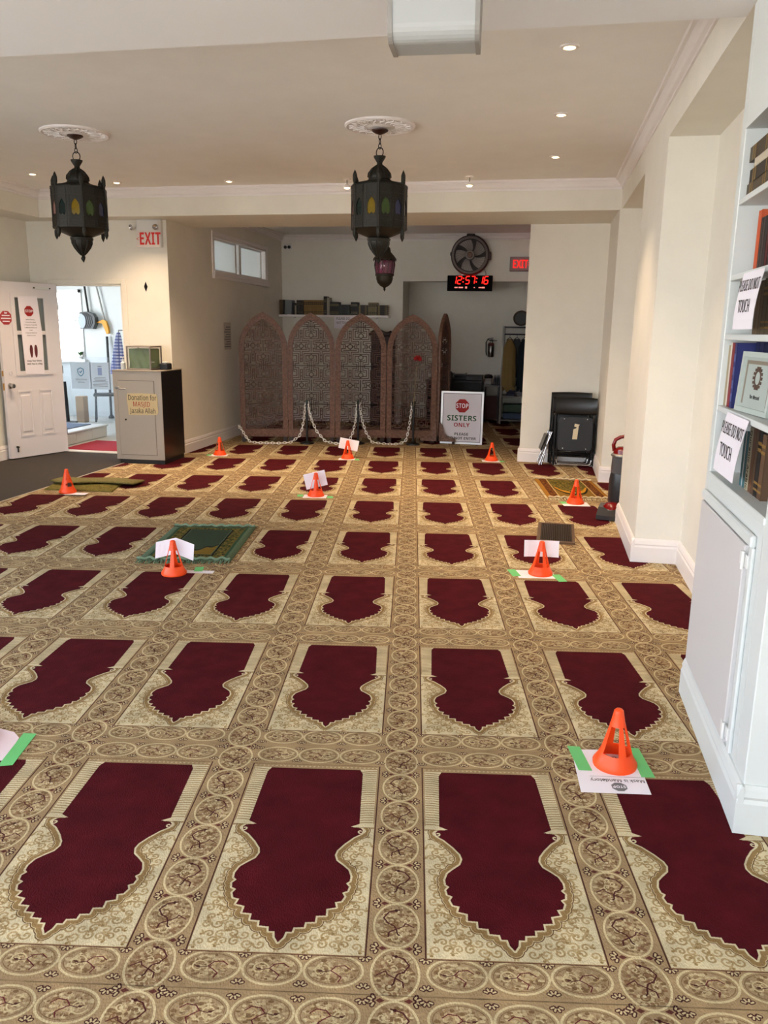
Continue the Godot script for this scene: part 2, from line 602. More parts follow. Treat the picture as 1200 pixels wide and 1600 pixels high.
func carpet_image() -> Image:
	var r2 := RandomNumberGenerator.new()
	r2.seed = 21
	var tan := [175, 148, 111]
	var tan_dark := [137, 109, 76]
	var leaf := [188, 161, 118]
	var cream := [224, 209, 172]
	var pale := [212, 193, 150]
	var dark := [82, 48, 40]
	var wine := [98, 32, 40]
	cbuf.resize(CW * CH * 3)
	for i in CW * CH:
		cbuf[i * 3] = tan[0]
		cbuf[i * 3 + 1] = tan[1]
		cbuf[i * 3 + 2] = tan[2]
	# strip of rosettes between the columns
	for k in 7:
		var c := c_pt(0.5, -0.08 + k / 7.0)
		c_disc(c.x, c.y, 80, 105, tan_dark)
		c_disc(c.x, c.y, 77, 103, [172, 147, 112])
		c_ring(c.x, c.y, 75, 101, 8.0, [222, 203, 160])
		for j in 170:
			var p := c + Vector2.from_angle(r2.randf() * TAU) * Vector2(64, 90) * sqrt(r2.randf())
			var col: Array = [[196, 174, 134], [132, 104, 72], [152, 124, 90], [206, 186, 146], [146, 112, 82]][j % 5]
			c_disc(p.x, p.y, r2.randf_range(3, 10), r2.randf_range(3, 8), col)
		for j in 5:
			c_spiral(c + Vector2(r2.randf_range(-40, 40), r2.randf_range(-64, 64)), r2.randf_range(12, 22), 0.9, r2.randf() * TAU, 1.0 if j % 2 else -1.0, 4.5, [130, 100, 66])
		for j in 6:
			c_spiral(c + Vector2(r2.randf_range(-38, 38), r2.randf_range(-60, 60)), r2.randf_range(10, 18), 0.8, r2.randf() * TAU, 1.0, 4.0, [216, 198, 156])
		var sgn := 1.0 if k % 2 else -1.0
		c_line([c + Vector2(10 * sgn, -74), c + Vector2(-26 * sgn, -62), c + Vector2(-44 * sgn, -34), c + Vector2(-28 * sgn, -8), c + Vector2(-8 * sgn, 2), c + Vector2(0, 18)], 5.0, [84, 38, 38])
		c_line([c + Vector2(0, 18), c + Vector2(24 * sgn, 4), c + Vector2(30 * sgn, -10), c + Vector2(58 * sgn, 8)], 4.4, [96, 52, 46])
		c_line([c + Vector2(0, 18), c + Vector2(-24 * sgn, 32), c + Vector2(-26 * sgn, 52)], 5.0, [84, 38, 38])
		c_line([c + Vector2(0, 18), c + Vector2(4 * sgn, 40), c + Vector2(18 * sgn, 52)], 5.0, [70, 34, 34])
		c_disc(c.x + 16 * sgn, c.y + 50, 6, 5, [224, 208, 172])
		c_disc(c.x - 2 * sgn, c.y - 70, 6, 6, [70, 34, 34])
		c_disc(c.x + 6 * sgn, c.y - 64, 4, 4, [224, 208, 172])
		var m := c_pt(0.5, -0.08 + (k + 0.5) / 7.0)
		for s in [-1.0, 1.0]:
			c_palmette(m + Vector2(s * 58, 0), 1.7, 0.0 if s > 0 else PI)
			c_fill([m + Vector2(s * 28, 0), m + Vector2(s * 44, -9), m + Vector2(s * 56, 0), m + Vector2(s * 44, 9)], [104, 58, 50])
	# two rows of ovals between the rows of niches
	for row in 2:
		var rr: float = [0.806, 0.9215][row]
		for j in 3:
			var c := c_pt(-0.25 + 0.25 * j, rr)
			c_disc(c.x, c.y, 96, 68, [172, 147, 112])
			c_ring(c.x, c.y, 92, 64, 8.0, [220, 201, 158])
			c_ring(c.x, c.y, 80, 52, 3.0, tan_dark)
			var f := -1.0 if row else 1.0
			for q in 120:
				var p := c + Vector2.from_angle(r2.randf() * TAU) * Vector2(74, 46) * sqrt(r2.randf())
				c_disc(p.x, p.y, r2.randf_range(3, 10), r2.randf_range(3, 7), [[198, 176, 136], [132, 104, 72], [156, 128, 94], [206, 186, 146]][q % 4])
			c_spiral(c + Vector2(38 * f, 2), 30, 1.3, 0.4, f, 5.0, pale)
			c_spiral(c + Vector2(-36 * f, -4), 28, 1.1, 2.4, -f, 5.0, leaf)
			c_line([c + Vector2(-52 * f, -8), c + Vector2(-34 * f, -22), c + Vector2(-6 * f, -18), c + Vector2(8 * f, 0), c + Vector2(-10 * f, 12), c + Vector2(-26 * f, 26), c + Vector2(-18 * f, 44)], 3.4, wine)
			c_line([c + Vector2(8 * f, 0), c + Vector2(34 * f, 6), c + Vector2(50 * f, -2)], 3.0, dark)
			c_disc(c.x + 40 * f, c.y + 2, 6, 4, dark)
		for j in 4:
			var p := c_pt(-0.375 + 0.25 * j, rr + (0.043 if row else -0.043))
			c_palmette(p, 1.5, PI / 2 if row else -PI / 2)
			var p2 := c_pt(-0.375 + 0.25 * j, rr + (-0.045 if row else 0.045))
			c_palmette(p2, 1.5, -PI / 2 if row else PI / 2)
	# the panel
	var a := c_pt(-0.375, 0.748)
	var b := c_pt(0.375, -0.037)
	c_fill([a, Vector2(b.x, a.y), b, Vector2(a.x, b.y)], tan)
	var lowtop := c_pt(0, 0.425).y
	c_fill([Vector2(a.x + 5, lowtop), Vector2(b.x - 5, lowtop), b - Vector2(5, 5), Vector2(a.x + 5, b.y - 5)], cream)
	# vine scrolls on the cream ground, mirrored about the middle
	var ix := 0
	for row in 18:
		for col in 8:
			var p := Vector2(CW * 0.5 + 18 + col * 40 + (20 if row % 2 else 0), lowtop + 22 + row * 38)
			p += Vector2(r2.randf_range(-7, 7), r2.randf_range(-6, 6))
			ix += 1
			if p.x > b.x - 20 or p.y > b.y - 20:
				continue
			var rad := r2.randf_range(16, 22)
			var from := r2.randf() * TAU
			var turn := 1.0 if (row + col) % 2 else -1.0
			var col2: Array = [[178, 152, 108], [188, 163, 120]][ix % 2]
			for s in [-1.0, 1.0]:
				var q := Vector2(CW * 0.5 + (p.x - CW * 0.5) * s, p.y)
				c_spiral(q, rad, 1.15, from if s > 0 else PI - from, turn * s, 7.0, col2)
				var out_dir := Vector2.from_angle(from if s > 0 else PI - from)
				c_line([q + out_dir * rad, q + out_dir * rad + out_dir.orthogonal() * turn * s * -16.0 + out_dir * 9.0], 6.0, col2)
				c_disc(q.x + out_dir.x * (rad + 9), q.y + out_dir.y * (rad + 9), 6, 5, [162, 134, 90])
	# the niche outline, right half
	var half := [[0.0, 0.725], [0.262, 0.725], [0.279, 0.703], [0.291, 0.445], [0.258, 0.434], [0.262, 0.430], [0.300, 0.427], [0.312, 0.418], [0.306, 0.402], [0.270, 0.386], [0.226, 0.356], [0.194, 0.328], [0.186, 0.308], [0.198, 0.286], [0.232, 0.268], [0.262, 0.250],
		[0.276, 0.226], [0.274, 0.208], [0.258, 0.200], [0.274, 0.188], [0.268, 0.172], [0.246, 0.166], [0.258, 0.152], [0.246, 0.136], [0.218, 0.132], [0.226, 0.114], [0.184, 0.108], [0.186, 0.086], [0.142, 0.084], [0.142, 0.064], [0.100, 0.062], [0.098, 0.046], [0.054, 0.044], [0.050, 0.030], [0.024, 0.030], [0.018, 0.012], [0.0, -0.003]]
	var right := []
	var left := []
	for p in half:
		right.append(c_pt(p[0], p[1]))
		left.append(c_pt(-p[0], p[1]))
	var lower_r := right.slice(6)
	var lower_l := left.slice(6)
	for lower in [lower_r, lower_l]:
		c_line(lower, 62, [104, 76, 50])
	for lower in [lower_r, lower_l]:
		c_line(lower, 56, pale)
	for lower in [lower_r, lower_l]:
		c_line(lower, 50, [156, 127, 84])
	for lower in [lower_r, lower_l]:
		c_line(lower, 15, cream)
	# columns with their ridges
	for s in [-1.0, 1.0]:
		var p0 := c_pt(0.262 * s, 0.728)
		var p1 := c_pt(0.362 * s, 0.436)
		c_fill([p0, Vector2(p1.x, p0.y), p1, Vector2(c_pt(0.285 * s, 0).x, p1.y)], cream)
		for k in 24:
			var y := c_pt(0, 0.716 - k * 0.0115).y
			var xi := c_pt(0.272 * s, 0).x
			var xo := c_pt(0.358 * s, 0).x
			c_line([Vector2(xi, y + 4), Vector2(lerpf(xi, xo, 0.5), y - 3), Vector2(xo, y - 4)], 5.0, [160, 132, 88])
		c_fill([c_pt(0.240 * s, 0.430), c_pt(0.300 * s, 0.447), c_pt(0.368 * s, 0.447), c_pt(0.368 * s, 0.432)], cream)
		c_line([c_pt(0.368 * s, 0.430), c_pt(0.25 * s, 0.429)], 3.0, tan_dark)
	# the wine field
	left.reverse()
	var field := right + left
	c_fill(field, [83, 20, 28])
	for s in [-1.0, 1.0]:
		c_fill([c_pt(0.246 * s, 0.432), c_pt(0.300 * s, 0.449), c_pt(0.330 * s, 0.449), c_pt(0.330 * s, 0.434)], cream)
		c_spiral(c_pt(0.302 * s, 0.412), 20, 1.0, -1.2 if s > 0 else -1.9, s, 7.0, cream)
	# narrow border over the field
	for k in 30:
		var p := c_pt(-0.36 + 0.0248 * k, 0.737)
		c_disc(p.x, p.y, 5, 4, pale)
	# dark lines round the panel
	c_line([a, Vector2(b.x, a.y)], 3.5, tan_dark)
	c_line([Vector2(a.x, a.y), Vector2(a.x, b.y)], 4.5, dark)
	c_line([Vector2(b.x, a.y), Vector2(b.x, b.y)], 4.5, dark)
	c_line([Vector2(a.x, b.y), b], 4.0, [112, 76, 56])
	# yarn grain
	for i in CW * CH:
		var k := 0.90 + 0.17 * r2.randf()
		var j := i * 3
		cbuf[j] = int(minf(255.0, cbuf[j] * k))
		cbuf[j + 1] = int(minf(255.0, cbuf[j + 1] * k))
		cbuf[j + 2] = int(minf(255.0, cbuf[j + 2] * k))
	return Image.create_from_data(CW, CH, false, Image.FORMAT_RGB8, cbuf)

func carpet_material(tex: Texture2D) -> StandardMaterial3D:
	var m := mk(Color(1, 1, 1), 0.95)
	m.albedo_texture = tex
	m.metallic_specular = 0.2
	m.normal_enabled = true
	m.normal_texture = bumps(0.2, 512, 6.0, 31)
	m.normal_scale = 0.22
	m.detail_enabled = true
	m.detail_blend_mode = BaseMaterial3D.BLEND_MODE_MUL
	m.detail_uv_layer = BaseMaterial3D.DETAIL_UV_2
	m.detail_albedo = noise_tex(0.02, Color(0.80, 0.80, 0.80), Color(1, 1, 1), 512, 33)
	m.uv2_scale = Vector3(0.7, 0.7, 0.7)
	return m

func slab_poly(flat: PackedVector2Array, top: float, bottom: float, uv_of: Callable) -> SurfaceTool:
	# a flat slab over a polygon of (x, z) floor points, with carpet coordinates
	var st := mb()
	var idx := Geometry2D.triangulate_polygon(flat)
	for k in range(0, idx.size(), 3):
		var t := [flat[idx[k]], flat[idx[k + 1]], flat[idx[k + 2]]]
		if (t[1] - t[0]).cross(t[2] - t[0]) < 0:
			t = [t[0], t[2], t[1]]
		for p in t:
			st.set_uv(uv_of.call(p))
			st.set_uv2(p)
			st.add_vertex(Vector3(p.x, top, p.y))
	for i in flat.size():
		var p := flat[i]
		var q := flat[(i + 1) % flat.size()]
		var a := Vector3(p.x, top, p.y)
		var b := Vector3(q.x, top, q.y)
		var c := Vector3(q.x, bottom, q.y)
		var d := Vector3(p.x, bottom, p.y)
		for v in [a, b, c, a, c, d]:
			st.set_uv(uv_of.call(Vector2(v.x, v.z)))
			st.set_uv2(Vector2(v.x, v.z))
			st.add_vertex(v)
	return st

func carpet_uv(p: Vector2) -> Vector2:
	var a := p.x * cos(TURN) - p.y * sin(TURN)
	var b := p.x * sin(TURN) + p.y * cos(TURN)
	return Vector2(a / PITCH_X + 0.519967 + 0.5, (b + 2.90222 * 0.61) / PITCH_Z + 1.0)

func build_floor() -> void:
	var st := mb()
	span(st, Vector3(-8.8, -0.2, 3.2), Vector3(3.8, -0.014, -14.6))
	var floor_node := struct("floor", st, M.slab)
	M.carpet = carpet_material(ImageTexture.create_from_image(carpet_image()))
	var room := poly([[-4.65, 3.0], [1.0, 3.0], [1.0, -8.66], [0.7, -8.66], [0.7, -13.42], [3.6, -13.42], [3.6, -14.38], [-2.33, -14.38], [-2.33, -13.31], [-4.3, -13.31], [-4.3, -9.02], [-4.65, -9.02]])
	for k in range(-4, 12):
		var lo := k - 0.138 + 0.0017
		var hi := k + 0.862 - 0.0017
		var strip := PackedVector2Array([on_carpet(-14, lo), on_carpet(14, lo), on_carpet(14, hi), on_carpet(-14, hi)])
		for piece in Geometry2D.intersect_polygons(room, strip):
			if piece.size() >= 3:
				struct("carpet_roll", slab_poly(piece, 0.0, -0.013, carpet_uv), M.carpet, "", floor_node)
	# dark grey carpet at the entry and its pale edging strip
	var grey_tex := noise_tex(0.35, Color(0.55, 0.55, 0.55), Color(1, 1, 1), 512, 41, 3)
	M.grey_carpet = textured(Color(0.30, 0.27, 0.25), 0.95, grey_tex, 3.0, bumps(0.3, 256, 6.0, 42), 0.5)
	st = mb()
	span(st, Vector3(-6.08, -0.014, 3.0), Vector3(-4.668, -0.001, -9.05))
	struct("grey_carpet", st, M.grey_carpet, "", floor_node)
	st = mb()
	span(st, Vector3(-4.668, -0.014, 3.0), Vector3(-4.650, 0.002, -9.02))
	struct("edging_strip", st, mk(Color(0.70, 0.66, 0.58), 0.5, 0.3), "", floor_node)
	st = mb()
	span(st, Vector3(-5.83, -0.014, -9.05), Vector3(-4.90, 0.008, -9.17), 0.004)
	struct("threshold", st, mk(Color(0.86, 0.84, 0.80), 0.4), "", floor_node)
	M.tile = mk(Color(0.80, 0.78, 0.74), 0.35)
	st = mb()
	for ix in 12:
		for iz in 10:
			var x := -8.55 + ix * 0.345
			var z := -9.17 - iz * 0.36
			span(st, Vector3(x + 0.002, -0.014, z - 0.002), Vector3(x + 0.343, -0.001, z - 0.358))
	struct("porch_tiles", st, M.tile, "", floor_node).set_meta("kind", "stuff")

# ---------------------------------------------------------------- mouldings
const BASE := [[0.0, 0.0], [0.022, 0.0], [0.022, 0.105], [0.016, 0.118], [0.020, 0.128], [0.013, 0.150], [0.006, 0.162], [0.0, 0.162]]
const CROWN := [[0.0, 0.0], [0.0, -0.095], [0.012, -0.095], [0.012, -0.078], [0.030, -0.066], [0.040, -0.045], [0.056, -0.028], [0.056, -0.018], [0.075, -0.018], [0.080, -0.008], [0.080, 0.0]]

func base(called: String, a: Vector3, b: Vector3, out_dir: Vector3) -> void:
	var st := mb()
	mould(st, BASE, a, b, out_dir)
	struct(called, st, M.trim)

func build_trim() -> void:
	var L := Vector3.LEFT
	var R := Vector3.RIGHT
	var B := Vector3.BACK      # towards the camera
	base("baseboard_left", Vector3(-6.08, 0, 3), Vector3(-6.08, 0, -9.05), R)
	base("baseboard_entry", Vector3(-6.08, 0, -9.05), Vector3(-5.90, 0, -9.05), B)
	base("baseboard_entry", Vector3(-4.84, 0, -9.05), Vector3(-4.2786, 0, -9.05), B)
	base("baseboard_alcove", Vector3(-4.30, 0, -9.0286), Vector3(-4.30, 0, -13.3), R)
	base("baseboard_back", Vector3(-4.30, 0, -13.30), Vector3(-2.26, 0, -13.30), B)
	base("baseboard_back", Vector3(-0.2214, 0, -9.80), Vector3(0.68, 0, -9.80), B)
	base("baseboard_back", Vector3(-0.20, 0, -9.7786), Vector3(-0.20, 0, -10.02), L)
	base("baseboard_right", Vector3(0.68, 0, -8.6286), Vector3(0.68, 0, -9.80), L)
	base("baseboard_right", Vector3(0.6586, 0, -8.65), Vector3(1.0, 0, -8.65), B)
	base("baseboard_right", Vector3(1.0, 0, -6.80), Vector3(1.0, 0, -8.65), L)
	base("baseboard_right", Vector3(0.70, 0, -5.5786), Vector3(0.70, 0, -6.80), L)
	base("baseboard_right", Vector3(0.6786, 0, -5.60), Vector3(1.0, 0, -5.60), B)
	base("baseboard_right", Vector3(1.0, 0, -3.56), Vector3(1.0, 0, -5.60), L)
	var runs := [["trim_right", Vector3(0.70, CEIL, -3.62), Vector3(0.70, CEIL, -8.75), L], ["trim_back", Vector3(-5.70, CEIL, -8.75), Vector3(0.70, CEIL, -8.75), B], ["trim_left", Vector3(-5.70, CEIL, -3.62), Vector3(-5.70, CEIL, -8.75), R],
		["trim_alcove", Vector3(-4.30, CEIL, -13.30), Vector3(0.70, CEIL, -13.30), B], ["trim_alcove", Vector3(-4.30, CEIL, -9.80), Vector3(-4.30, CEIL, -13.30), R]]
	for r in runs:
		var st := mb()
		mould(st, CROWN, r[1], r[2], r[3])
		struct(r[0], st, M.trim)
	# door casing
	var st := mb()
	var z := -9.05
	span(st, Vector3(-5.90, 0, z), Vector3(-5.835, 2.075, z + 0.016), 0.005)
	span(st, Vector3(-4.895, 0, z), Vector3(-4.83, 2.075, z + 0.016), 0.005)
	span(st, Vector3(-5.835, 2.015, z), Vector3(-4.895, 2.075, z + 0.016), 0.005)
	span(st, Vector3(-5.84, 0, z - 0.125), Vector3(-5.825, 2.012, z + 0.006), 0.0)
	span(st, Vector3(-4.912, 0, z - 0.125), Vector3(-4.89, 2.012, z + 0.006), 0.0)
	span(st, Vector3(-5.835, 1.998, z - 0.125), Vector3(-4.895, 2.016, z + 0.006), 0.0)
	struct("trim_door", st, M.wall)

# ---------------------------------------------------------------- window, entry door
func build_windows_and_doors() -> void:
	# high two-light window in the alcove side wall
	var w := Node3D.new()
	w.name = "window_1"
	add_child(w)
	w.set_meta("kind", "structure")
	var za := -10.38
	var zb := -12.50
	var ya := 2.215
	var yb := 2.715
	var st := mb()
	for z in [za, zb]:
		var s := -1.0 if z == za else 1.0
		span(st, Vector3(-4.42, ya, z), Vector3(-4.288, yb, z + 0.045 * s), 0.004)
	span(st, Vector3(-4.42, ya, za), Vector3(-4.270, ya + 0.055, zb), 0.006)
	span(st, Vector3(-4.42, yb - 0.030, za), Vector3(-4.288, yb, zb), 0.004)
	part("window_frame", st, M.trim, w)
	st = mb()
	span(st, Vector3(-4.375, ya + 0.05, -11.41), Vector3(-4.325, yb - 0.03, -11.49), 0.004)
	for z in [za - 0.045, -11.49]:
		var z2: float = z - 0.87
		span(st, Vector3(-4.37, ya + 0.055, z), Vector3(-4.34, ya + 0.075, z2))
		span(st, Vector3(-4.37, yb - 0.05, z), Vector3(-4.34, yb - 0.03, z2))
		span(st, Vector3(-4.37, ya + 0.055, z2), Vector3(-4.34, yb - 0.03, z2 - 0.05))
	part("sash", st, M.white_plastic, w)
	for z in [za - 0.045, -11.49]:
		st = mb()
		span(st, Vector3(-4.358, ya + 0.075, z), Vector3(-4.352, yb - 0.05, z - 0.88))
		part("pane", st, M.glass, w)
	st = mb()
	for c in [[za + 0.03, za - 0.0], [zb, zb - 0.05]]:
		span(st, Vector3(-4.30, ya - 0.04, c[0]), Vector3(-4.282, yb + 0.05, c[1]), 0.004)
	span(st, Vector3(-4.30, yb, za), Vector3(-4.282, yb + 0.05, zb), 0.004)
	span(st, Vector3(-4.30, ya - 0.05, za + 0.03), Vector3(-4.262, ya, zb - 0.05), 0.006)
	part("window_casing", st, M.trim, w)
	# porch window with muntins, seen through the doorway
	w = Node3D.new()
	w.name = "window_2"
	add_child(w)
	w.set_meta("kind", "structure")
	st = mb()
	span(st, Vector3(-8.20, 0.95, -12.73), Vector3(-8.15, 2.12, -12.85))
	span(st, Vector3(-7.69, 0.95, -12.73), Vector3(-7.64, 2.12, -12.85))
	span(st, Vector3(-8.20, 2.07, -12.73), Vector3(-7.64, 2.12, -12.85))
	span(st, Vector3(-8.22, 0.92, -12.66), Vector3(-7.60, 0.97, -12.85))
	span(st, Vector3(-8.20, 1.60, -12.76), Vector3(-7.64, 1.64, -12.82))
	span(st, Vector3(-7.84, 0.95, -12.74), Vector3(-7.79, 2.12, -12.84))
	part("window_frame", st, M.white_plastic, w)
	for x in [[-8.15, -7.84], [-7.79, -7.69]]:
		st = mb()
		span(st, Vector3(x[0], 0.97, -12.79), Vector3(x[1], 2.07, -12.796))
		part("pane", st, M.glass, w)
	# entry door, standing open against the side wall
	var d := Node3D.new()
	d.name = "door_1"
	add_child(d)
	d.set_meta("kind", "structure")
	d.position = Vector3(-5.99, 0.012, -8.28)
	d.rotation.y = 1.237
	M.door = mk(Color(0.88, 0.86, 0.87), 0.45)
	st = mb()
	var W := 0.794
	ring_plate(st, poly([[0, 0], [W, 0], [W, 2.0], [0, 2.0]]), poly([[0.19, 0.985], [0.605, 0.985], [0.605, 1.845], [0.19, 1.845]]), 0.044, Transform3D(Basis(), Vector3(0, 0, -0.044)))
	part("leaf", st, M.door, d)
	st = mb()
	ring_plate(st, poly([[0.155, 0.95], [0.64, 0.95], [0.64, 1.88], [0.155, 1.88]]), poly([[0.205, 1.0], [0.59, 1.0], [0.59, 1.83], [0.205, 1.83]]), 0.014, Transform3D(Basis(), Vector3(0, 0, 0)))
	box(st, Vector3(0.3975, 1.435, -0.006), Vector3(0.385, 0.045, 0.03), 0.004)
	part("glazing_bead", st, M.door, d)
	for y in [[1.0, 1.413], [1.457, 1.83]]:
		st = mb()
		span(st, Vector3(0.19, y[0], -0.024), Vector3(0.605, y[1], -0.018))
		part("pane", st, glass(Color(0.55, 0.62, 0.64), 0.35), d)
	for x in [[0.15, 0.345], [0.44, 0.63]]:
		st = mb()
		ring_plate(st, poly([[x[0], 0.24], [x[1], 0.24], [x[1], 0.78], [x[0], 0.78]]), poly([[x[0] + 0.02, 0.26], [x[1] - 0.02, 0.26], [x[1] - 0.02, 0.76], [x[0] + 0.02, 0.76]]), 0.008)
		box(st, Vector3((x[0] + x[1]) / 2, 0.51, 0.002), Vector3(x[1] - x[0] - 0.075, 0.425, 0.012), 0.005)
		part("raised_panel", st, M.door, d)
	st = mb()
	var knob_x := Transform3D(Basis(Vector3.RIGHT, PI / 2), Vector3(0.065, 0.84, 0.0))
	lathe(st, [Vector2(0, 0), Vector2(0.032, 0), Vector2(0.03, 0.008), Vector2(0.013, 0.012), Vector2(0.012, 0.035), Vector2(0.026, 0.045), Vector2(0.029, 0.058), Vector2(0.022, 0.07), Vector2(0, 0.073)], 20, knob_x)
	part("door_knob", st, M.chrome, d)
	st = mb()
	lathe(st, [Vector2(0.026, 0), Vector2(0.024, 0.006), Vector2(0.018, 0.007), Vector2(0.018, 0.001)], 20, Transform3D(Basis(Vector3.RIGHT, PI / 2), Vector3(0.085, 0.985, 0.0)))
	part("deadbolt_plate", st, M.door, d)
	st = mb()
	span(st, Vector3(0.0, 0.79, -0.034), Vector3(-0.003, 0.87, -0.010))
	span(st, Vector3(0.0, 0.95, -0.034), Vector3(-0.003, 1.01, -0.010))
	part("latch_plate", st, M.brass, d)
	st = mb()
	box(st, Vector3(0.58, 1.945, 0.006), Vector3(0.25, 0.035, 0.012), 0.004)
	part("closer_bracket", st, M.white_plastic, d)
	st = mb()
	for x in [0.475, 0.69]:
		lathe(st, [Vector2(0, 0), Vector2(0.010, 0), Vector2(0.008, 0.004), Vector2(0, 0.005)], 10, Transform3D(Basis(Vector3.RIGHT, PI / 2), Vector3(x, 1.945, 0.012)))
	part("screw", st, M.black_metal, d)
	st = mb()
	rod(st, Vector3(0.085, 0.13, 0.0), Vector3(0.085, 0.13, 0.03), 0.012, 10)
	box(st, Vector3(0.085, 0.10, 0.018), Vector3(0.014, 0.06, 0.014), 0.003)
	part("door_stop", st, M.black, d)
	for y in [0.25, 1.0, 1.75]:
		st = mb()
		rod(st, Vector3(W + 0.004, y - 0.045, -0.004), Vector3(W + 0.004, y + 0.045, -0.004), 0.008, 8)
		part("hinge", st, M.steel, d)
	# papers and sticker on the door
	var p := thing("door_poster", "long white notice with red octagon and shoe soles taped over the door glass", "poster", d.position, d.rotation.y)
	st = mb()
	extrude(st, poly([[0.27, 0.965], [0.525, 0.955], [0.535, 1.42], [0.50, 1.85], [0.245, 1.84], [0.26, 1.42]]), 0.0012, Transform3D(Basis(), Vector3(0, 0, 0.0165)))
	part("sheet", st, M.paper, p)
	st = mb()
	extrude(st, ngon(8, 0.062, Vector2(0.378, 1.68), PI / 8), 0.0006, Transform3D(Basis(), Vector3(0, 0, 0.0178)))
	part("red_octagon", st, M.red_ink, p)
	var zz := 0.0186
	lettering("lettering", "STOP", 0.030, 0.0004, M.paper, p, Transform3D(Basis(), Vector3(0.378, 1.68, zz)), 1.0, true)
	var y := 1.585
	for t in ["Before Entering", "1. Put on Your Mask", "2. Bring Your Prayer Mat", "3. Maintain Distance of", "6 feet", "4. Keep the Room for", "Brothers in Line"]:
		lettering("lettering", t, 0.0115, 0.0004, M.ink, p, Transform3D(Basis(), Vector3(0.385, y, zz)))
		y -= 0.030
	for s in [-1.0, 1.0]:
		st = mb()
		var sole := PackedVector2Array()
		for k in 20:
			var a := TAU * k / 20
			sole.append(Vector2(0.40 + s * 0.031 + 0.021 * cos(a) * (1.0 + 0.18 * sin(a)), 1.225 + 0.075 * sin(a)))
		extrude(st, sole, 0.0006, Transform3D(Basis(), Vector3(0, 0, 0.0178)))
		part("shoe_sole", st, mk(Color(0.36, 0.10, 0.12), 0.7), p)
	lettering("lettering", "Keep Your Shoes", 0.019, 0.0004, M.ink, p, Transform3D(Basis(), Vector3(0.40, 1.115, zz)), 0.92, true)
	lettering("lettering", "With You in a Bag", 0.019, 0.0004, M.ink, p, Transform3D(Basis(), Vector3(0.40, 1.080, zz)), 0.92, true)
	p = thing("round_sticker", "red and white round sticker on the white door beside its glass", "sticker", d.position, d.rotation.y)
	st = mb()
	extrude(st, ngon(8, 0.082, Vector2(0.085, 1.60), PI / 8), 0.001, Transform3D(Basis(), Vector3(0, 0, 0.0005)))
	part("disc", st, mk(Color(0.66, 0.20, 0.22), 0.6), p)
	for k in 3:
		st = mb()
		box(st, Vector3(0.085, 1.625 - k * 0.032, 0.0018), Vector3([0.10, 0.125, 0.09][k], 0.013, 0.0006))
		part("print_line", st, M.paper, p)
	st = mb()
	extrude(st, poly([[0.07, 1.645], [0.10, 1.645], [0.108, 1.665], [0.09, 1.657], [0.072, 1.668]]), 0.0006, Transform3D(Basis(), Vector3(0, 0, 0.0016)))
	part("emblem", st, M.paper, p)

# ---------------------------------------------------------------- books
func cover_mat(c: Color) -> StandardMaterial3D:
	var key := "cover%s" % c.to_html()
	if not M.has(key):
		M[key] = mk(c, 0.55)
	return M[key]

# a book standing with its spine towards +z: x = thickness, y = height, z = depth; origin at the spine's foot
func book(label: String, group: String, w: float, h: float, d: float, c: Color, xf: Transform3D, band := Color(0, 0, 0, 0), detailed := true) -> Node3D:
	var o := thing("book", label, "book", Vector3.ZERO, 0.0, group)
	o.transform = xf
	var st := mb()
	box(st, Vector3(-w / 2 + 0.0015, h / 2, -d / 2), Vector3(0.003, h, d), 0.0)
	box(st, Vector3(w / 2 - 0.0015, h / 2, -d / 2), Vector3(0.003, h, d), 0.0)
	box(st, Vector3(0, h / 2, -0.002), Vector3(w, h, 0.004), 0.0015)
	part("cover", st, cover_mat(c), o)
	st = mb()
	box(st, Vector3(0, h / 2, -d / 2 - 0.002), Vector3(w - 0.005, h - 0.008, d - 0.008))
	part("pages", st, M.pages, o)
	if band.a > 0.0:
		st = mb()
		for y in [0.12, 0.22, 0.72, 0.82]:
			box(st, Vector3(0, h * y, 0.0004), Vector3(w * 0.96, h * (0.035 if y < 0.5 else 0.05), 0.0012))
		part("gilt_band", st, cover_mat(band), o).set_meta("kind", "stuff")
	return o

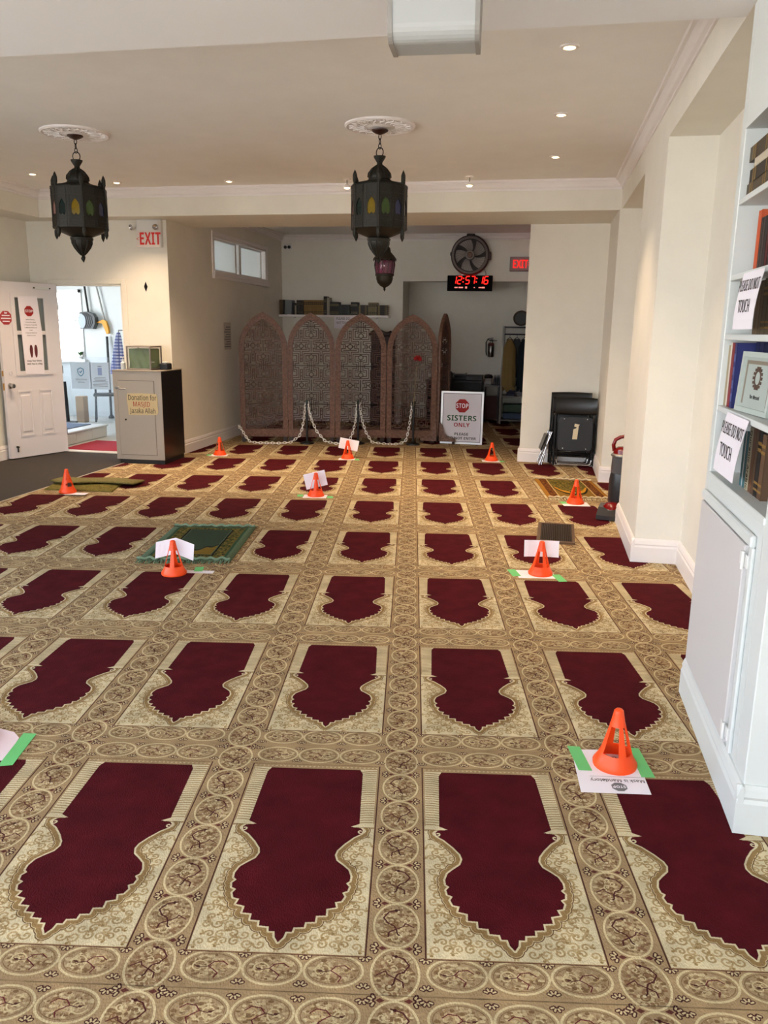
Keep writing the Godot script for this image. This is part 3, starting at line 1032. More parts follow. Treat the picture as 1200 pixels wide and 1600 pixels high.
# ---------------------------------------------------------------- built-in bookcase
func build_bookcase() -> void:
	var b := thing("bookcase", "white built-in bookcase with open shelves over a hinged cupboard door", "bookcase")
	var X := 0.70
	var zn := -2.46
	var zf := -3.49
	var on := -2.575
	var of := -3.425
	var st := mb()
	span(st, Vector3(X, 0, of), Vector3(1.0, SOFFIT, zf), 0.003)
	part("side_panel", st, M.cool_white, b)
	st = mb()
	span(st, Vector3(X, 0, zn), Vector3(1.0, SOFFIT, on), 0.003)
	part("side_panel", st, M.cool_white, b)
	st = mb()
	span(st, Vector3(0.985, 0, on), Vector3(0.999, SOFFIT, of))
	part("back_panel", st, M.cool_white, b)
	st = mb()
	span(st, Vector3(X, 2.29, on), Vector3(0.985, SOFFIT, of))
	part("header_panel", st, M.cool_white, b)
	for y in [2.042, 1.766, 1.545, 1.268]:
		st = mb()
		span(st, Vector3(X + 0.002, y - 0.022, on), Vector3(0.985, y, of), 0.002)
		part("shelf", st, M.cool_white, b)
	st = mb()
	span(st, Vector3(X - 0.006, 0.975, on + 0.01), Vector3(0.985, 1.0, of - 0.01), 0.003)
	part("shelf", st, M.cool_white, b)
	st = mb()
	span(st, Vector3(X, 0.0, on), Vector3(X + 0.02, 0.975, of))
	part("front_panel", st, M.cool_white, b)
	st = mb()
	span(st, Vector3(X - 0.020, 0.885, -2.63), Vector3(X, 0.925, -3.44), 0.006)
	span(st, Vector3(X - 0.012, 0.17, -2.63), Vector3(X, 0.885, -2.672), 0.004)
	part("door_trim", st, M.cool_white, b)
	var d := Node3D.new()
	d.name = "cupboard_door"
	b.add_child(d)
	st = mb()
	span(st, Vector3(X - 0.018, 0.175, -2.702), Vector3(X - 0.001, 0.878, -3.44), 0.003)
	part("door_leaf", st, mk(Color(0.82, 0.81, 0.81), 0.45), d)
	for y in [0.83, 0.225]:
		st = mb()
		rod(st, Vector3(X - 0.022, y - 0.03, -2.690), Vector3(X - 0.022, y + 0.03, -2.690), 0.006, 8)
		span(st, Vector3(X - 0.021, y - 0.022, -2.690), Vector3(X - 0.018, y + 0.022, -2.735))
		span(st, Vector3(X - 0.016, y - 0.022, -2.690), Vector3(X - 0.012, y + 0.022, -2.660))
		part("hinge", st, M.white_plastic, d)
	st = mb()
	mould(st, BASE, Vector3(X, 0, zn + 0.0214), Vector3(X, 0, zf), Vector3.LEFT)
	mould(st, BASE, Vector3(X - 0.0214, 0, zn), Vector3(1.0, 0, zn), Vector3.BACK)
	part("plinth", st, M.cool_white, b)
	# books: spines to the room (the book's +z turns to -x)
	var spine := Basis(Vector3.UP, -PI / 2)
	var rows := [
		{"y": 1.766, "z": -3.28, "x": 0.745, "g": "books on the bookcase shelf above the upper notice", "set": [
			[0.050, 0.215, Color(0.78, 0.33, 0.16), "orange cloth-bound book at the end of the shelf above the upper notice"],
			[0.030, 0.185, Color(0.20, 0.17, 0.17), "charcoal book beside the orange one on the bookcase"],
			[0.030, 0.185, Color(0.24, 0.19, 0.18), "dark grey-brown book second from the orange one"],
			[0.034, 0.185, Color(0.14, 0.12, 0.13), "black book third from the orange one"],
			[0.032, 0.19, Color(0.32, 0.08, 0.10), "dark red book fourth from the orange one"],
			[0.034, 0.19, Color(0.15, 0.10, 0.10), "brown-black book fifth from the orange one"],
			[0.034, 0.19, Color(0.30, 0.09, 0.10), "maroon book last in the row with the orange one"]]},
		{"y": 1.545, "z": -3.19, "x": 0.745, "g": "tan set behind the upper notice", "set": [
			[0.036, 0.185, Color(0.42, 0.34, 0.24), "tan leather volume behind the upper handwritten notice, first of its set"],
			[0.036, 0.185, Color(0.44, 0.36, 0.25), "tan leather volume behind the upper notice, second of its set"],
			[0.036, 0.185, Color(0.40, 0.33, 0.23), "tan leather volume behind the upper notice, third of its set"],
			[0.055, 0.19, Color(0.34, 0.29, 0.21), "thick olive-brown volume ending the tan set behind the upper notice"],
			[0.055, 0.19, Color(0.33, 0.28, 0.20), "thick olive-brown volume closing the row behind the upper notice"]]},
		{"y": 1.268, "z": -3.422, "x": 0.722, "g": "books on the shelf with the framed picture", "set": [
			[0.030, 0.235, Color(0.66, 0.60, 0.46), "cream and gold book at the shelf end beside a white book"],
			[0.026, 0.245, Color(0.88, 0.85, 0.80), "white spined book between the cream one and the red one"],
			[0.044, 0.245, Color(0.52, 0.12, 0.13), "bright red book on the shelf with the framed picture"],
			[0.036, 0.245, Color(0.12, 0.16, 0.42), "royal blue patterned book beside the bright red one"],
			[0.050, 0.250, Color(0.07, 0.09, 0.28), "thick navy blue volume behind the framed picture"],
			[0.060, 0.250, Color(0.07, 0.09, 0.27), "tall navy volume partly hidden by the framed picture"]]},
		{"y": 1.0, "z": -3.13, "x": 0.745, "g": "books on the lowest open shelf", "set": [
			[0.028, 0.20, Color(0.25, 0.48, 0.52), "teal book beside the lower notice, first of the row"],
			[0.012, 0.20, Color(0.88, 0.88, 0.86), "thin white booklet between two teal books"],
			[0.034, 0.205, Color(0.20, 0.42, 0.46), "darker teal book beside a cream one on the lowest shelf"],
			[0.050, 0.225, Color(0.74, 0.70, 0.58), "cream book with black spine writing on the lowest shelf"],
			[0.040, 0.225, Color(0.45, 0.30, 0.20), "chestnut brown book beside the cream one on the lowest shelf"],
			[0.034, 0.225, Color(0.36, 0.27, 0.20), "dull brown book next to the chestnut one"],
			[0.046, 0.225, Color(0.10, 0.09, 0.09), "black book between brown ones on the lowest shelf"],
			[0.050, 0.22, Color(0.38, 0.28, 0.20), "thick brown book ending the lowest shelf row"]]}]
	for row in rows:
		var z: float = row.z
		for s in row.set:
			var o := book(s[3], row.g, s[0] - 0.002, s[1], 0.17, s[2], Transform3D(spine, Vector3(row.x + (0.065 if s[3].contains("navy") else 0.0), row.y, z + s[0] / 2)), Color(0.55, 0.42, 0.2) if s[0] > 0.045 and s[2].v < 0.5 else Color(0, 0, 0, 0))
			if s[3].begins_with("cream book with black"):
				lettering("spine_text", "Qur'anic Arabic", 0.022, 0.0006, M.ink, o, face(Vector3(0, 0.11, 0.001), Vector3.DOWN, Vector3.RIGHT))
			if s[3].begins_with("royal blue"):
				var stp := mb()
				for k in 4:
					box(stp, Vector3(0, 0.04 + 0.05 * k, 0.0006), Vector3(s[0] * 0.6, 0.03, 0.0012), 0.0)
				part("spine_pattern", stp, mk(Color(0.35, 0.40, 0.62), 0.6), o).set_meta("kind", "stuff")
			z += s[0] + 0.001
	# four thick dark volumes lying on the top shelf
	var y := 2.042
	var lying := [[0.048, Color(0.30, 0.26, 0.20), "brown leather volume lying lowest on the top shelf", -3.41], [0.046, Color(0.17, 0.15, 0.13), "dark volume lying second in the stack on the top shelf", -3.385], [0.030, Color(0.78, 0.74, 0.66), "cream paperback lying third in the stack on the top shelf", -3.33], [0.052, Color(0.27, 0.23, 0.17), "olive-brown leather volume lying on top of the stack", -3.415]]
	for s in lying:
		# the thickness points up and the spine to the room
		var xf := Transform3D(Basis(Vector3(0, 1, 0), Vector3(0, 0, -1), Vector3(-1, 0, 0)), Vector3(0.722, y + s[0] / 2, s[3] + 0.30))
		book(s[2], "volumes lying on the top shelf", s[0], 0.30, 0.22, s[1], xf, Color(0.50, 0.40, 0.22) if s[1].v < 0.4 else Color(0, 0, 0, 0))
		y += s[0] + 0.001
	# framed picture leaning on the blue books
	var f := thing("framed_picture", "small framed print with a dark rosette leaning among the shelf books", "picture", Vector3(0.742, 1.2685, -3.06), 0.0)
	f.transform = Transform3D(Basis(Vector3.UP, -PI / 2 + 0.10) * Basis(Vector3.RIGHT, -0.06), Vector3(0.742, 1.2695, -3.06))
	st = mb()
	ring_plate(st, poly([[-0.16, 0], [0.16, 0], [0.16, 0.215], [-0.16, 0.215]]), poly([[-0.142, 0.018], [0.142, 0.018], [0.142, 0.197], [-0.142, 0.197]]), 0.016, Transform3D(Basis(), Vector3(0, 0, -0.008)))
	part("frame", st, mk(Color(0.72, 0.76, 0.74), 0.3), f)
	st = mb()
	span(st, Vector3(-0.142, 0.018, -0.006), Vector3(0.142, 0.197, -0.002))
	part("print", st, mk(Color(0.66, 0.70, 0.68), 0.6), f)
	st = mb()
	for k in 14:
		var a := TAU * k / 14
		box(st, Vector3(0.0 + 0.036 * cos(a), 0.125 + 0.036 * sin(a), -0.0012), Vector3(0.020, 0.010, 0.0014), 0.0, Transform3D())
	lathe(st, [Vector2(0.031, 0), Vector2(0.031, 0.001), Vector2(0.023, 0.001), Vector2(0.023, 0)], 24, Transform3D(Basis(Vector3.RIGHT, PI / 2), Vector3(0, 0.125, -0.002)))
	part("rosette", st, mk(Color(0.32, 0.24, 0.20), 0.7), f)
	st = mb()
	for s in [[-0.125, -0.112], [0.112, 0.125]]:
		span(st, Vector3(s[0], 0.03, -0.002), Vector3(s[1], 0.185, -0.001))
	span(st, Vector3(-0.125, 0.172, -0.002), Vector3(0.125, 0.185, -0.001))
	part("print_border", st, mk(Color(0.52, 0.48, 0.42), 0.7), f)
	lettering("lettering", "The Blessed", 0.013, 0.0006, M.ink, f, Transform3D(Basis(), Vector3(0, 0.058, -0.0012)))
	# handwritten notices taped to the shelf edges
	shelf_notice("white sheet reading PLEASE DO NOT TOUCH taped to the upper shelf edge", Vector3(0.694, 1.757, -3.175), 0.285, 0.195, 0.10)
	shelf_notice("white sheet reading PLEASE DO NOT TOUCH taped to the shelf under the picture", Vector3(0.694, 1.262, -3.20), 0.325, 0.225, 0.42)

func shelf_notice(label: String, at: Vector3, w: float, h: float, lean: float) -> void:
	var n := thing("notice_sheet", label, "notice", at)
	n.transform = Transform3D(Basis(Vector3(0, 0, 1), Vector3(0, 1, 0), Vector3(-1, 0, 0)), at)
	var st := mb()
	var k := lean * 0.15
	var bow := 0.018
	# the sheet hangs a little away from the shelf and skewed
	for i in 6:
		var t0 := i / 6.0
		var t1 := (i + 1) / 6.0
		var a := Vector3(-k * t0, -h * t0, bow * sin(PI * t0 * 0.6))
		var b := Vector3(-k * t1, -h * t1, bow * sin(PI * t1 * 0.6))
		quad(st, b, b + Vector3(w, 0, 0), a + Vector3(w, 0, 0), a)
		quad(st, a + Vector3(0, 0, -0.0008), a + Vector3(w, 0, -0.0008), b + Vector3(w, 0, -0.0008), b + Vector3(0, 0, -0.0008))
	part("sheet", st, M.paper, n)
	lettering("lettering", "PLEASE DO NOT", h * 0.19, 0.0008, M.ink, n, Transform3D(Basis(Vector3.RIGHT, -0.10), Vector3(w * 0.49 - k * 0.2, -h * 0.24, bow * 0.55 + 0.001)), 0.76)
	lettering("lettering", "TOUCH", h * 0.22, 0.0008, M.ink, n, Transform3D(Basis(Vector3.RIGHT, -0.02), Vector3(w * 0.46 - k * 0.6, -h * 0.60, bow * 0.92 + 0.001)), 0.85)

# ---------------------------------------------------------------- lamps
func pot_light(at: Vector2, label: String) -> void:
	var p := thing("recessed_light", label, "light", Vector3(at.x, CEIL, at.y), 0.0, "recessed ceiling lights")
	var st := mb()
	lathe(st, [Vector2(0.030, 0.0), Vector2(0.030, -0.006), Vector2(0.034, -0.010), Vector2(0.050, -0.006), Vector2(0.052, 0.0)], 24)
	part("trim_ring", st, M.trim, p)
	st = mb()
	lathe(st, [Vector2(0.030, -0.002), Vector2(0.022, -0.010), Vector2(0, -0.013)], 20)
	part("bulb", st, glow(Color(1.0, 0.86, 0.62), 14.0), p)
	spot(p, Vector3(0, -0.05, 0), POT * (0.95 if at.x > -0.5 else 1.0), 44.0 if at.x > -0.5 else 52.0)

const POT := 3.8

func spot(p: Node3D, at: Vector3, energy: float, wide := 52.0) -> void:
	var l := SpotLight3D.new()
	l.name = "lamp"
	p.add_child(l)
	l.position = at
	l.rotation.x = -PI / 2
	l.light_color = Color(1.0, 0.86, 0.70)
	l.light_energy = energy
	l.light_size = 0.03
	l.spot_angle = wide
	l.spot_angle_attenuation = 1.0
	l.spot_range = 20.0
	l.spot_attenuation = 2.0
	l.shadow_enabled = true

func drop_light(at: Vector2, label: String) -> void:
	var p := thing("drop_spotlight", label, "light", Vector3(at.x, CEIL, at.y), 0.0, "drop spotlights before the alcove beam")
	var st := mb()
	lathe(st, [Vector2(0, 0), Vector2(0.04, 0), Vector2(0.038, -0.008), Vector2(0, -0.010)], 20)
	part("canopy", st, M.trim, p)
	st = mb()
	rod(st, Vector3(0, -0.008, 0), Vector3(0, -0.055, 0), 0.006, 8)
	part("stem", st, M.steel, p)
	st = mb()
	lathe(st, [Vector2(0.012, -0.050), Vector2(0.030, -0.062), Vector2(0.034, -0.085), Vector2(0.030, -0.085), Vector2(0.026, -0.066)], 20)
	part("shade", st, M.trim, p)
	st = mb()
	lathe(st, [Vector2(0.030, -0.082), Vector2(0.020, -0.094), Vector2(0, -0.097)], 18)
	part("bulb", st, glow(Color(1.0, 0.86, 0.62), 14.0), p)
	spot(p, Vector3(0, -0.14, 0), POT)

func medallion(at: Vector2, label: String) -> void:
	var o := thing("ceiling_medallion", label, "medallion", Vector3(at.x, CEIL, at.y), 0.0, "plaster ceiling medallions")
	var st := mb()
	lathe(st, [Vector2(0.262, 0.0), Vector2(0.262, -0.010), Vector2(0.250, -0.018), Vector2(0.238, -0.012), Vector2(0.10, -0.012), Vector2(0.085, -0.022), Vector2(0.0, -0.022)], 48)
	part("disc", st, M.trim, o)
	st = mb()
	for k in 20:
		var a := TAU * k / 20
		var d := Vector3(cos(a), 0, sin(a))
		var e := Vector3(-sin(a), 0, cos(a))
		var pts := []
		for j in 9:
			var t := j / 8.0
			pts.append(d * (0.115 + 0.115 * t) + e * 0.014 * sin(t * TAU) + Vector3(0, -0.013, 0))
		tube(st, pts, 0.006, 6)
		var ring := []
		for j in 10:
			var b := TAU * j / 10
			ring.append(d * 0.19 + (d * cos(b) * 0.016 + e * sin(b) * 0.016) + e * 0.029 + Vector3(0, -0.012, 0))
		tube(st, ring, 0.004, 5, true)
	part("leaf_relief", st, M.trim, o)

func chain(st: SurfaceTool, a: Vector3, b: Vector3, link: float, wire: float, wide: float) -> void:
	var n := int(round(a.distance_to(b) / (link * 0.72)))
	var d := (b - a).normalized()
	var up := Vector3.UP if absf(d.y) < 0.9 else Vector3.RIGHT
	var s := d.cross(up).normalized()
	for k in n:
		var c := a.lerp(b, (k + 0.5) / n)
		var side := s if k % 2 else d.cross(s).normalized()
		var ring := []
		for j in 8:
			var t := TAU * j / 8
			ring.append(c + d * cos(t) * link * 0.5 + side * sin(t) * wide)
		tube(st, ring, wire, 5, true)

func build_lamps() -> void:
	pot_light(Vector2(-5.12, -7.80), "recessed spotlight by the ceiling corner over the entry door")
	pot_light(Vector2(-4.51, -8.36), "recessed spotlight in the ceiling over the steel donation cabinet")
	pot_light(Vector2(-3.28, -8.42), "recessed spotlight in the ceiling before the alcove window")
	pot_light(Vector2(0.025, -7.60), "recessed spotlight in the ceiling over the yellow rug")
	pot_light(Vector2(0.043, -6.19), "recessed spotlight in the ceiling over the floor grille")
	pot_light(Vector2(0.057, -4.80), "recessed spotlight in the ceiling beside the white rounded unit")
	drop_light(Vector2(-2.03, -8.45), "small drop spotlight by the crown moulding behind a hanging lantern")
	drop_light(Vector2(-0.79, -8.45), "small drop spotlight by the crown moulding above the wall fan")
	medallion(Vector2(-3.70, -6.24), "round plaster ceiling medallion over the lantern by the entry")
	medallion(Vector2(-1.27, -6.33), "round plaster ceiling medallion over the lantern in mid hall")
	var l := lantern()
	l.position = Vector3(-3.70, CEIL, -6.24)
	l.rotation.y = 0.12
	var l2 := l.duplicate()
	l2.name = numbered("lantern")
	add_child(l2)
	l2.position = Vector3(-1.27, CEIL - 0.012, -6.33)
	l2.rotation.y = -0.35
	l2.set_meta("label", "dark iron lantern with coloured panes hanging in mid hall before the screen")
	small_lantern(Vector3(-1.775, SOFFIT, -9.20))

func lantern() -> Node3D:
	var o := thing("lantern", "dark iron lantern with coloured panes hanging towards the entry door", "lantern", Vector3.ZERO, 0.0, "large hanging iron lanterns")
	var y0 := CEIL
	var st := mb()
	lathe(st, [Vector2(0, -0.022), Vector2(0.062, -0.022), Vector2(0.060, -0.030), Vector2(0.040, -0.042), Vector2(0.014, -0.052), Vector2(0, -0.056)], 24)
	part("canopy", st, mk(Color(0.22, 0.13, 0.10), 0.4, 0.4), o)
	st = mb()
	chain(st, Vector3(0, -0.050, 0), Vector3(0, -0.150, 0), 0.042, 0.0034, 0.011)
	part("chain", st, M.black_metal, o)
	st = mb()
	var ring := []
	for k in 16:
		var a := TAU * k / 16
		ring.append(Vector3(0.030 * cos(a), -0.176 + 0.034 * sin(a), 0))
	tube(st, ring, 0.004, 6, true)
	part("hanging_ring", st, M.black_metal, o)
	st = mb()
	lathe(st, [Vector2(0.0, -0.205), Vector2(0.046, -0.203), Vector2(0.044, -0.212), Vector2(0.020, -0.250), Vector2(0.024, -0.270), Vector2(0.055, -0.292), Vector2(0.082, -0.325), Vector2(0.086, -0.352), Vector2(0.080, -0.366), Vector2(0.090, -0.372), Vector2(0.088, -0.380)], 20)
	for k in 10:
		var a := TAU * k / 10
		var rib := []
		for p in [Vector2(0.026, -0.268), Vector2(0.057, -0.290), Vector2(0.084, -0.324), Vector2(0.088, -0.352)]:
			rib.append(Vector3(p.x * cos(a), p.y, p.x * sin(a)))
		tube(st, rib, 0.004, 5)
	part("onion_dome", st, M.iron, o)
	st = mb()
	lathe(st, [Vector2(0.088, -0.376), Vector2(0.212, -0.412), Vector2(0.216, -0.420)], 12)
	lathe(st, [Vector2(0.206, -0.405), Vector2(0.0, -0.402)], 12)
	part("shoulder", st, M.iron, o)
	var R := 0.213
	var top := -0.415
	var h := 0.312
	var hues := [Color(0.52, 0.36, 0.34), Color(0.06, 0.14, 0.14), Color(0.50, 0.42, 0.10), Color(0.22, 0.32, 0.12), Color(0.10, 0.15, 0.34)]
	var order := [4, 3, 2, 1, 0, 0, 2, 3, 4, 0, 1, 4]
	var w := 2.0 * R * sin(PI / 12)
	var in_r := R * cos(PI / 12)
	for k in 12:
		var a := TAU * (k + 0.5) / 12
		var n := Vector3(cos(a), 0, sin(a))
		var x := Vector3.UP.cross(n)
		var fr := Transform3D(Basis(x, Vector3.UP, n), n * (in_r - 0.002) + Vector3(0, top - h, 0))
		st = mb()
		var hole := poly([[-0.030, 0.105], [-0.015, 0.088], [0.0, 0.105], [0.015, 0.088], [0.030, 0.105], [0.030, 0.165], [0.018, 0.190], [0.0, 0.212], [-0.018, 0.190], [-0.030, 0.165]])
		ring_plate(st, poly([[-w / 2, 0], [w / 2, 0], [w / 2, h], [-w / 2, h]]), hole, 0.002, fr)
		for yy in [0.012, 0.058, 0.245, 0.298]:
			box(st, Vector3(0, yy, 0.003), Vector3(w * 0.94, 0.005, 0.004), 0.0, fr)
		for xx in [-0.36, 0.36]:
			box(st, Vector3(w * xx, h / 2, 0.003), Vector3(0.004, h, 0.003), 0.0, fr)
		var pl := part("side_plate", st, M.iron, o)
		st = mb()
		box(st, Vector3(0, 0.150, -0.004), Vector3(0.075, 0.140, 0.003), 0.0, fr)
		var key := "lantern_glass%d" % order[k]
		if not M.has(key):
			var gm := glass(hues[order[k]], 0.75)
			M[key] = gm
		part("pane", st, M[key], pl)
	for k in 6:
		var a := TAU * k / 6 + PI / 6 - PI / 6
		var at := Vector3(cos(a), 0, sin(a)) * (R - 0.006)
		st = mb()
		lathe(st, [Vector2(0, -0.805), Vector2(0.008, -0.790), Vector2(0.016, -0.772), Vector2(0.016, -0.738), Vector2(0.012, -0.728), Vector2(0.010, -0.715), Vector2(0.010, -0.42), Vector2(0.012, -0.405), Vector2(0.017, -0.392), Vector2(0.017, -0.355), Vector2(0.010, -0.335), Vector2(0, -0.315)], 8, Transform3D(Basis(), at))
		part("corner_post", st, M.iron, o)
	st = mb()
	lathe(st, [Vector2(0.214, top - h + 0.002), Vector2(0.206, top - h - 0.006), Vector2(0.080, top - h - 0.058), Vector2(0.092, top - h - 0.064), Vector2(0.086, top - h - 0.082), Vector2(0.076, top - h - 0.084)], 12)
	part("lower_cone", st, M.iron, o)
	st = mb()
	lathe(st, [Vector2(0.080, -0.808), Vector2(0.078, -0.830), Vector2(0.062, -0.865), Vector2(0.036, -0.898), Vector2(0.014, -0.922), Vector2(0.009, -0.934), Vector2(0.017, -0.944), Vector2(0.015, -0.956), Vector2(0.004, -0.972), Vector2(0, -0.982)], 20)
	for k in 10:
		var a := TAU * k / 10
		var rib := []
		for p in [Vector2(0.080, -0.812), Vector2(0.079, -0.832), Vector2(0.063, -0.866), Vector2(0.037, -0.899), Vector2(0.015, -0.922)]:
			rib.append(Vector3(p.x * cos(a), p.y, p.x * sin(a)))
		tube(st, rib, 0.005, 5)
	part("lower_finial", st, M.iron, o)
	return o

func small_lantern(at: Vector3) -> void:
	var o := thing("small_lantern", "small iron lantern with purple glass hanging under the alcove beam", "lantern", at)
	var st := mb()
	lathe(st, [Vector2(0, 0), Vector2(0.045, 0), Vector2(0.04, -0.012), Vector2(0, -0.02)], 16)
	chain(st, Vector3(0, -0.015, 0), Vector3(0, -0.24, 0), 0.04, 0.0032, 0.011)
	part("chain", st, M.black_metal, o)
	st = mb()
	lathe(st, [Vector2(0.0, -0.24), Vector2(0.020, -0.245), Vector2(0.030, -0.275), Vector2(0.060, -0.310), Vector2(0.068, -0.350), Vector2(0.110, -0.395), Vector2(0.132, -0.425), Vector2(0.118, -0.432)], 16)
	for k in 16:
		var a := TAU * (k + 0.5) / 16
		var d := Vector3(cos(a), 0, sin(a))
		var e := Vector3(-sin(a), 0, cos(a))
		tri(st, d * 0.130 - e * 0.025 + Vector3(0, -0.424, 0), d * 0.136 + Vector3(0, -0.452, 0), d * 0.130 + e * 0.025 + Vector3(0, -0.424, 0))
	part("cap", st, M.iron, o)
	st = mb()
	lathe(st, [Vector2(0.108, -0.435), Vector2(0.114, -0.47), Vector2(0.112, -0.52), Vector2(0.098, -0.585)], 12)
	part("glass_bowl", st, glass(Color(0.36, 0.08, 0.24), 0.72), o)
	st = mb()
	for k in 12:
		var a := TAU * k / 12
		var d := Vector3(cos(a), 0, sin(a))
		tube(st, [d * 0.110 + Vector3(0, -0.43, 0), d * 0.116 + Vector3(0, -0.49, 0), d * 0.100 + Vector3(0, -0.59, 0)], 0.004, 5)
	lathe(st, [Vector2(0.100, -0.582), Vector2(0.108, -0.590), Vector2(0.106, -0.604), Vector2(0.094, -0.610)], 16)
	part("rib_cage", st, M.iron, o)
	st = mb()
	lathe(st, [Vector2(0.096, -0.604), Vector2(0.094, -0.640), Vector2(0.080, -0.680), Vector2(0.050, -0.712), Vector2(0.018, -0.728), Vector2(0.010, -0.738), Vector2(0.014, -0.748), Vector2(0.004, -0.768), Vector2(0, -0.776)], 20)
	part("bottom_bowl", st, M.iron, o)

# ---------------------------------------------------------------- hall
func build_hall_things() -> void:
	ceiling_unit()
	donation_cabinet()
	exit_sign_entry()
	for d in [[-5.356, 2.32, "black diamond-shaped wall hook above the entry doorway"], [-4.587, 1.99, "black diamond-shaped wall hook below the exit sign"]]:
		var o := thing("wall_hook", d[2], "hook", Vector3(d[0], d[1], -9.05))
		var st := mb()
		extrude(st, poly([[0, -0.055], [0.022, 0], [0, 0.055], [-0.022, 0]]), 0.006)
		part("plate", st, M.black_metal, o)
		st = mb()
		tube(st, [Vector3(0, -0.012, 0.005), Vector3(0, -0.03, 0.02), Vector3(0, -0.02, 0.03)], 0.004, 6)
		part("peg", st, M.black_metal, o)
	folding_chairs()
	vacuum_cleaner()

func ceiling_unit() -> void:
	var o := thing("ceiling_unit", "white rounded plastic unit hung under the lower ceiling", "appliance", Vector3(-0.415, SOFFIT, -2.98))
	o.rotation.y = 0.05
	var prof := []
	var st := mb()
	var w := 0.275
	var shape := PackedVector2Array()
	for k in 7:
		var a := -PI / 2 + PI / 2 * k / 6.0
		shape.append(Vector2(0.0 + 0.05 * cos(a), -0.190 + 0.05 * sin(a)))
	shape.append(Vector2(0.05, -0.03))
	shape.append(Vector2(0.03, -0.012))
	shape.append(Vector2(-0.13, -0.012))
	shape.append(Vector2(-0.15, -0.03))
	shape.append(Vector2(-0.15, -0.20))
	shape.append(Vector2(-0.12, -0.238))
	# profile is (towards the camera, up), drawn out along x
	extrude(st, shape, w, Transform3D(Basis(Vector3(0, 0, 1), Vector3(0, 1, 0), Vector3(-1, 0, 0)), Vector3(w / 2, 0, 0)))
	part("casing", st, mk(Color(0.72, 0.735, 0.735), 0.45), o)
	for s in [-1.0, 1.0]:
		st = mb()
		var big := PackedVector2Array()
		for p in shape:
			big.append((p - Vector2(-0.05, -0.12)) * 1.03 + Vector2(-0.05, -0.12))
		extrude(st, big, 0.016, Transform3D(Basis(Vector3(0, 0, 1), Vector3(0, 1, 0), Vector3(-1, 0, 0)), Vector3(s * (w / 2 + 0.008) + 0.008, 0, 0)))
		part("end_cap", st, mk(Color(0.60, 0.59, 0.57), 0.45), o)
	st = mb()
	span(st, Vector3(-0.10, -0.012, -0.10), Vector3(0.10, 0, 0.0))
	part("mounting_plate", st, M.white_plastic, o)
	st = mb()
	tube(st, [Vector3(0.148, -0.005, -0.02), Vector3(0.152, -0.04, 0.0), Vector3(0.153, -0.07, 0.012)], 0.003, 6)
	part("cable", st, M.black, o)

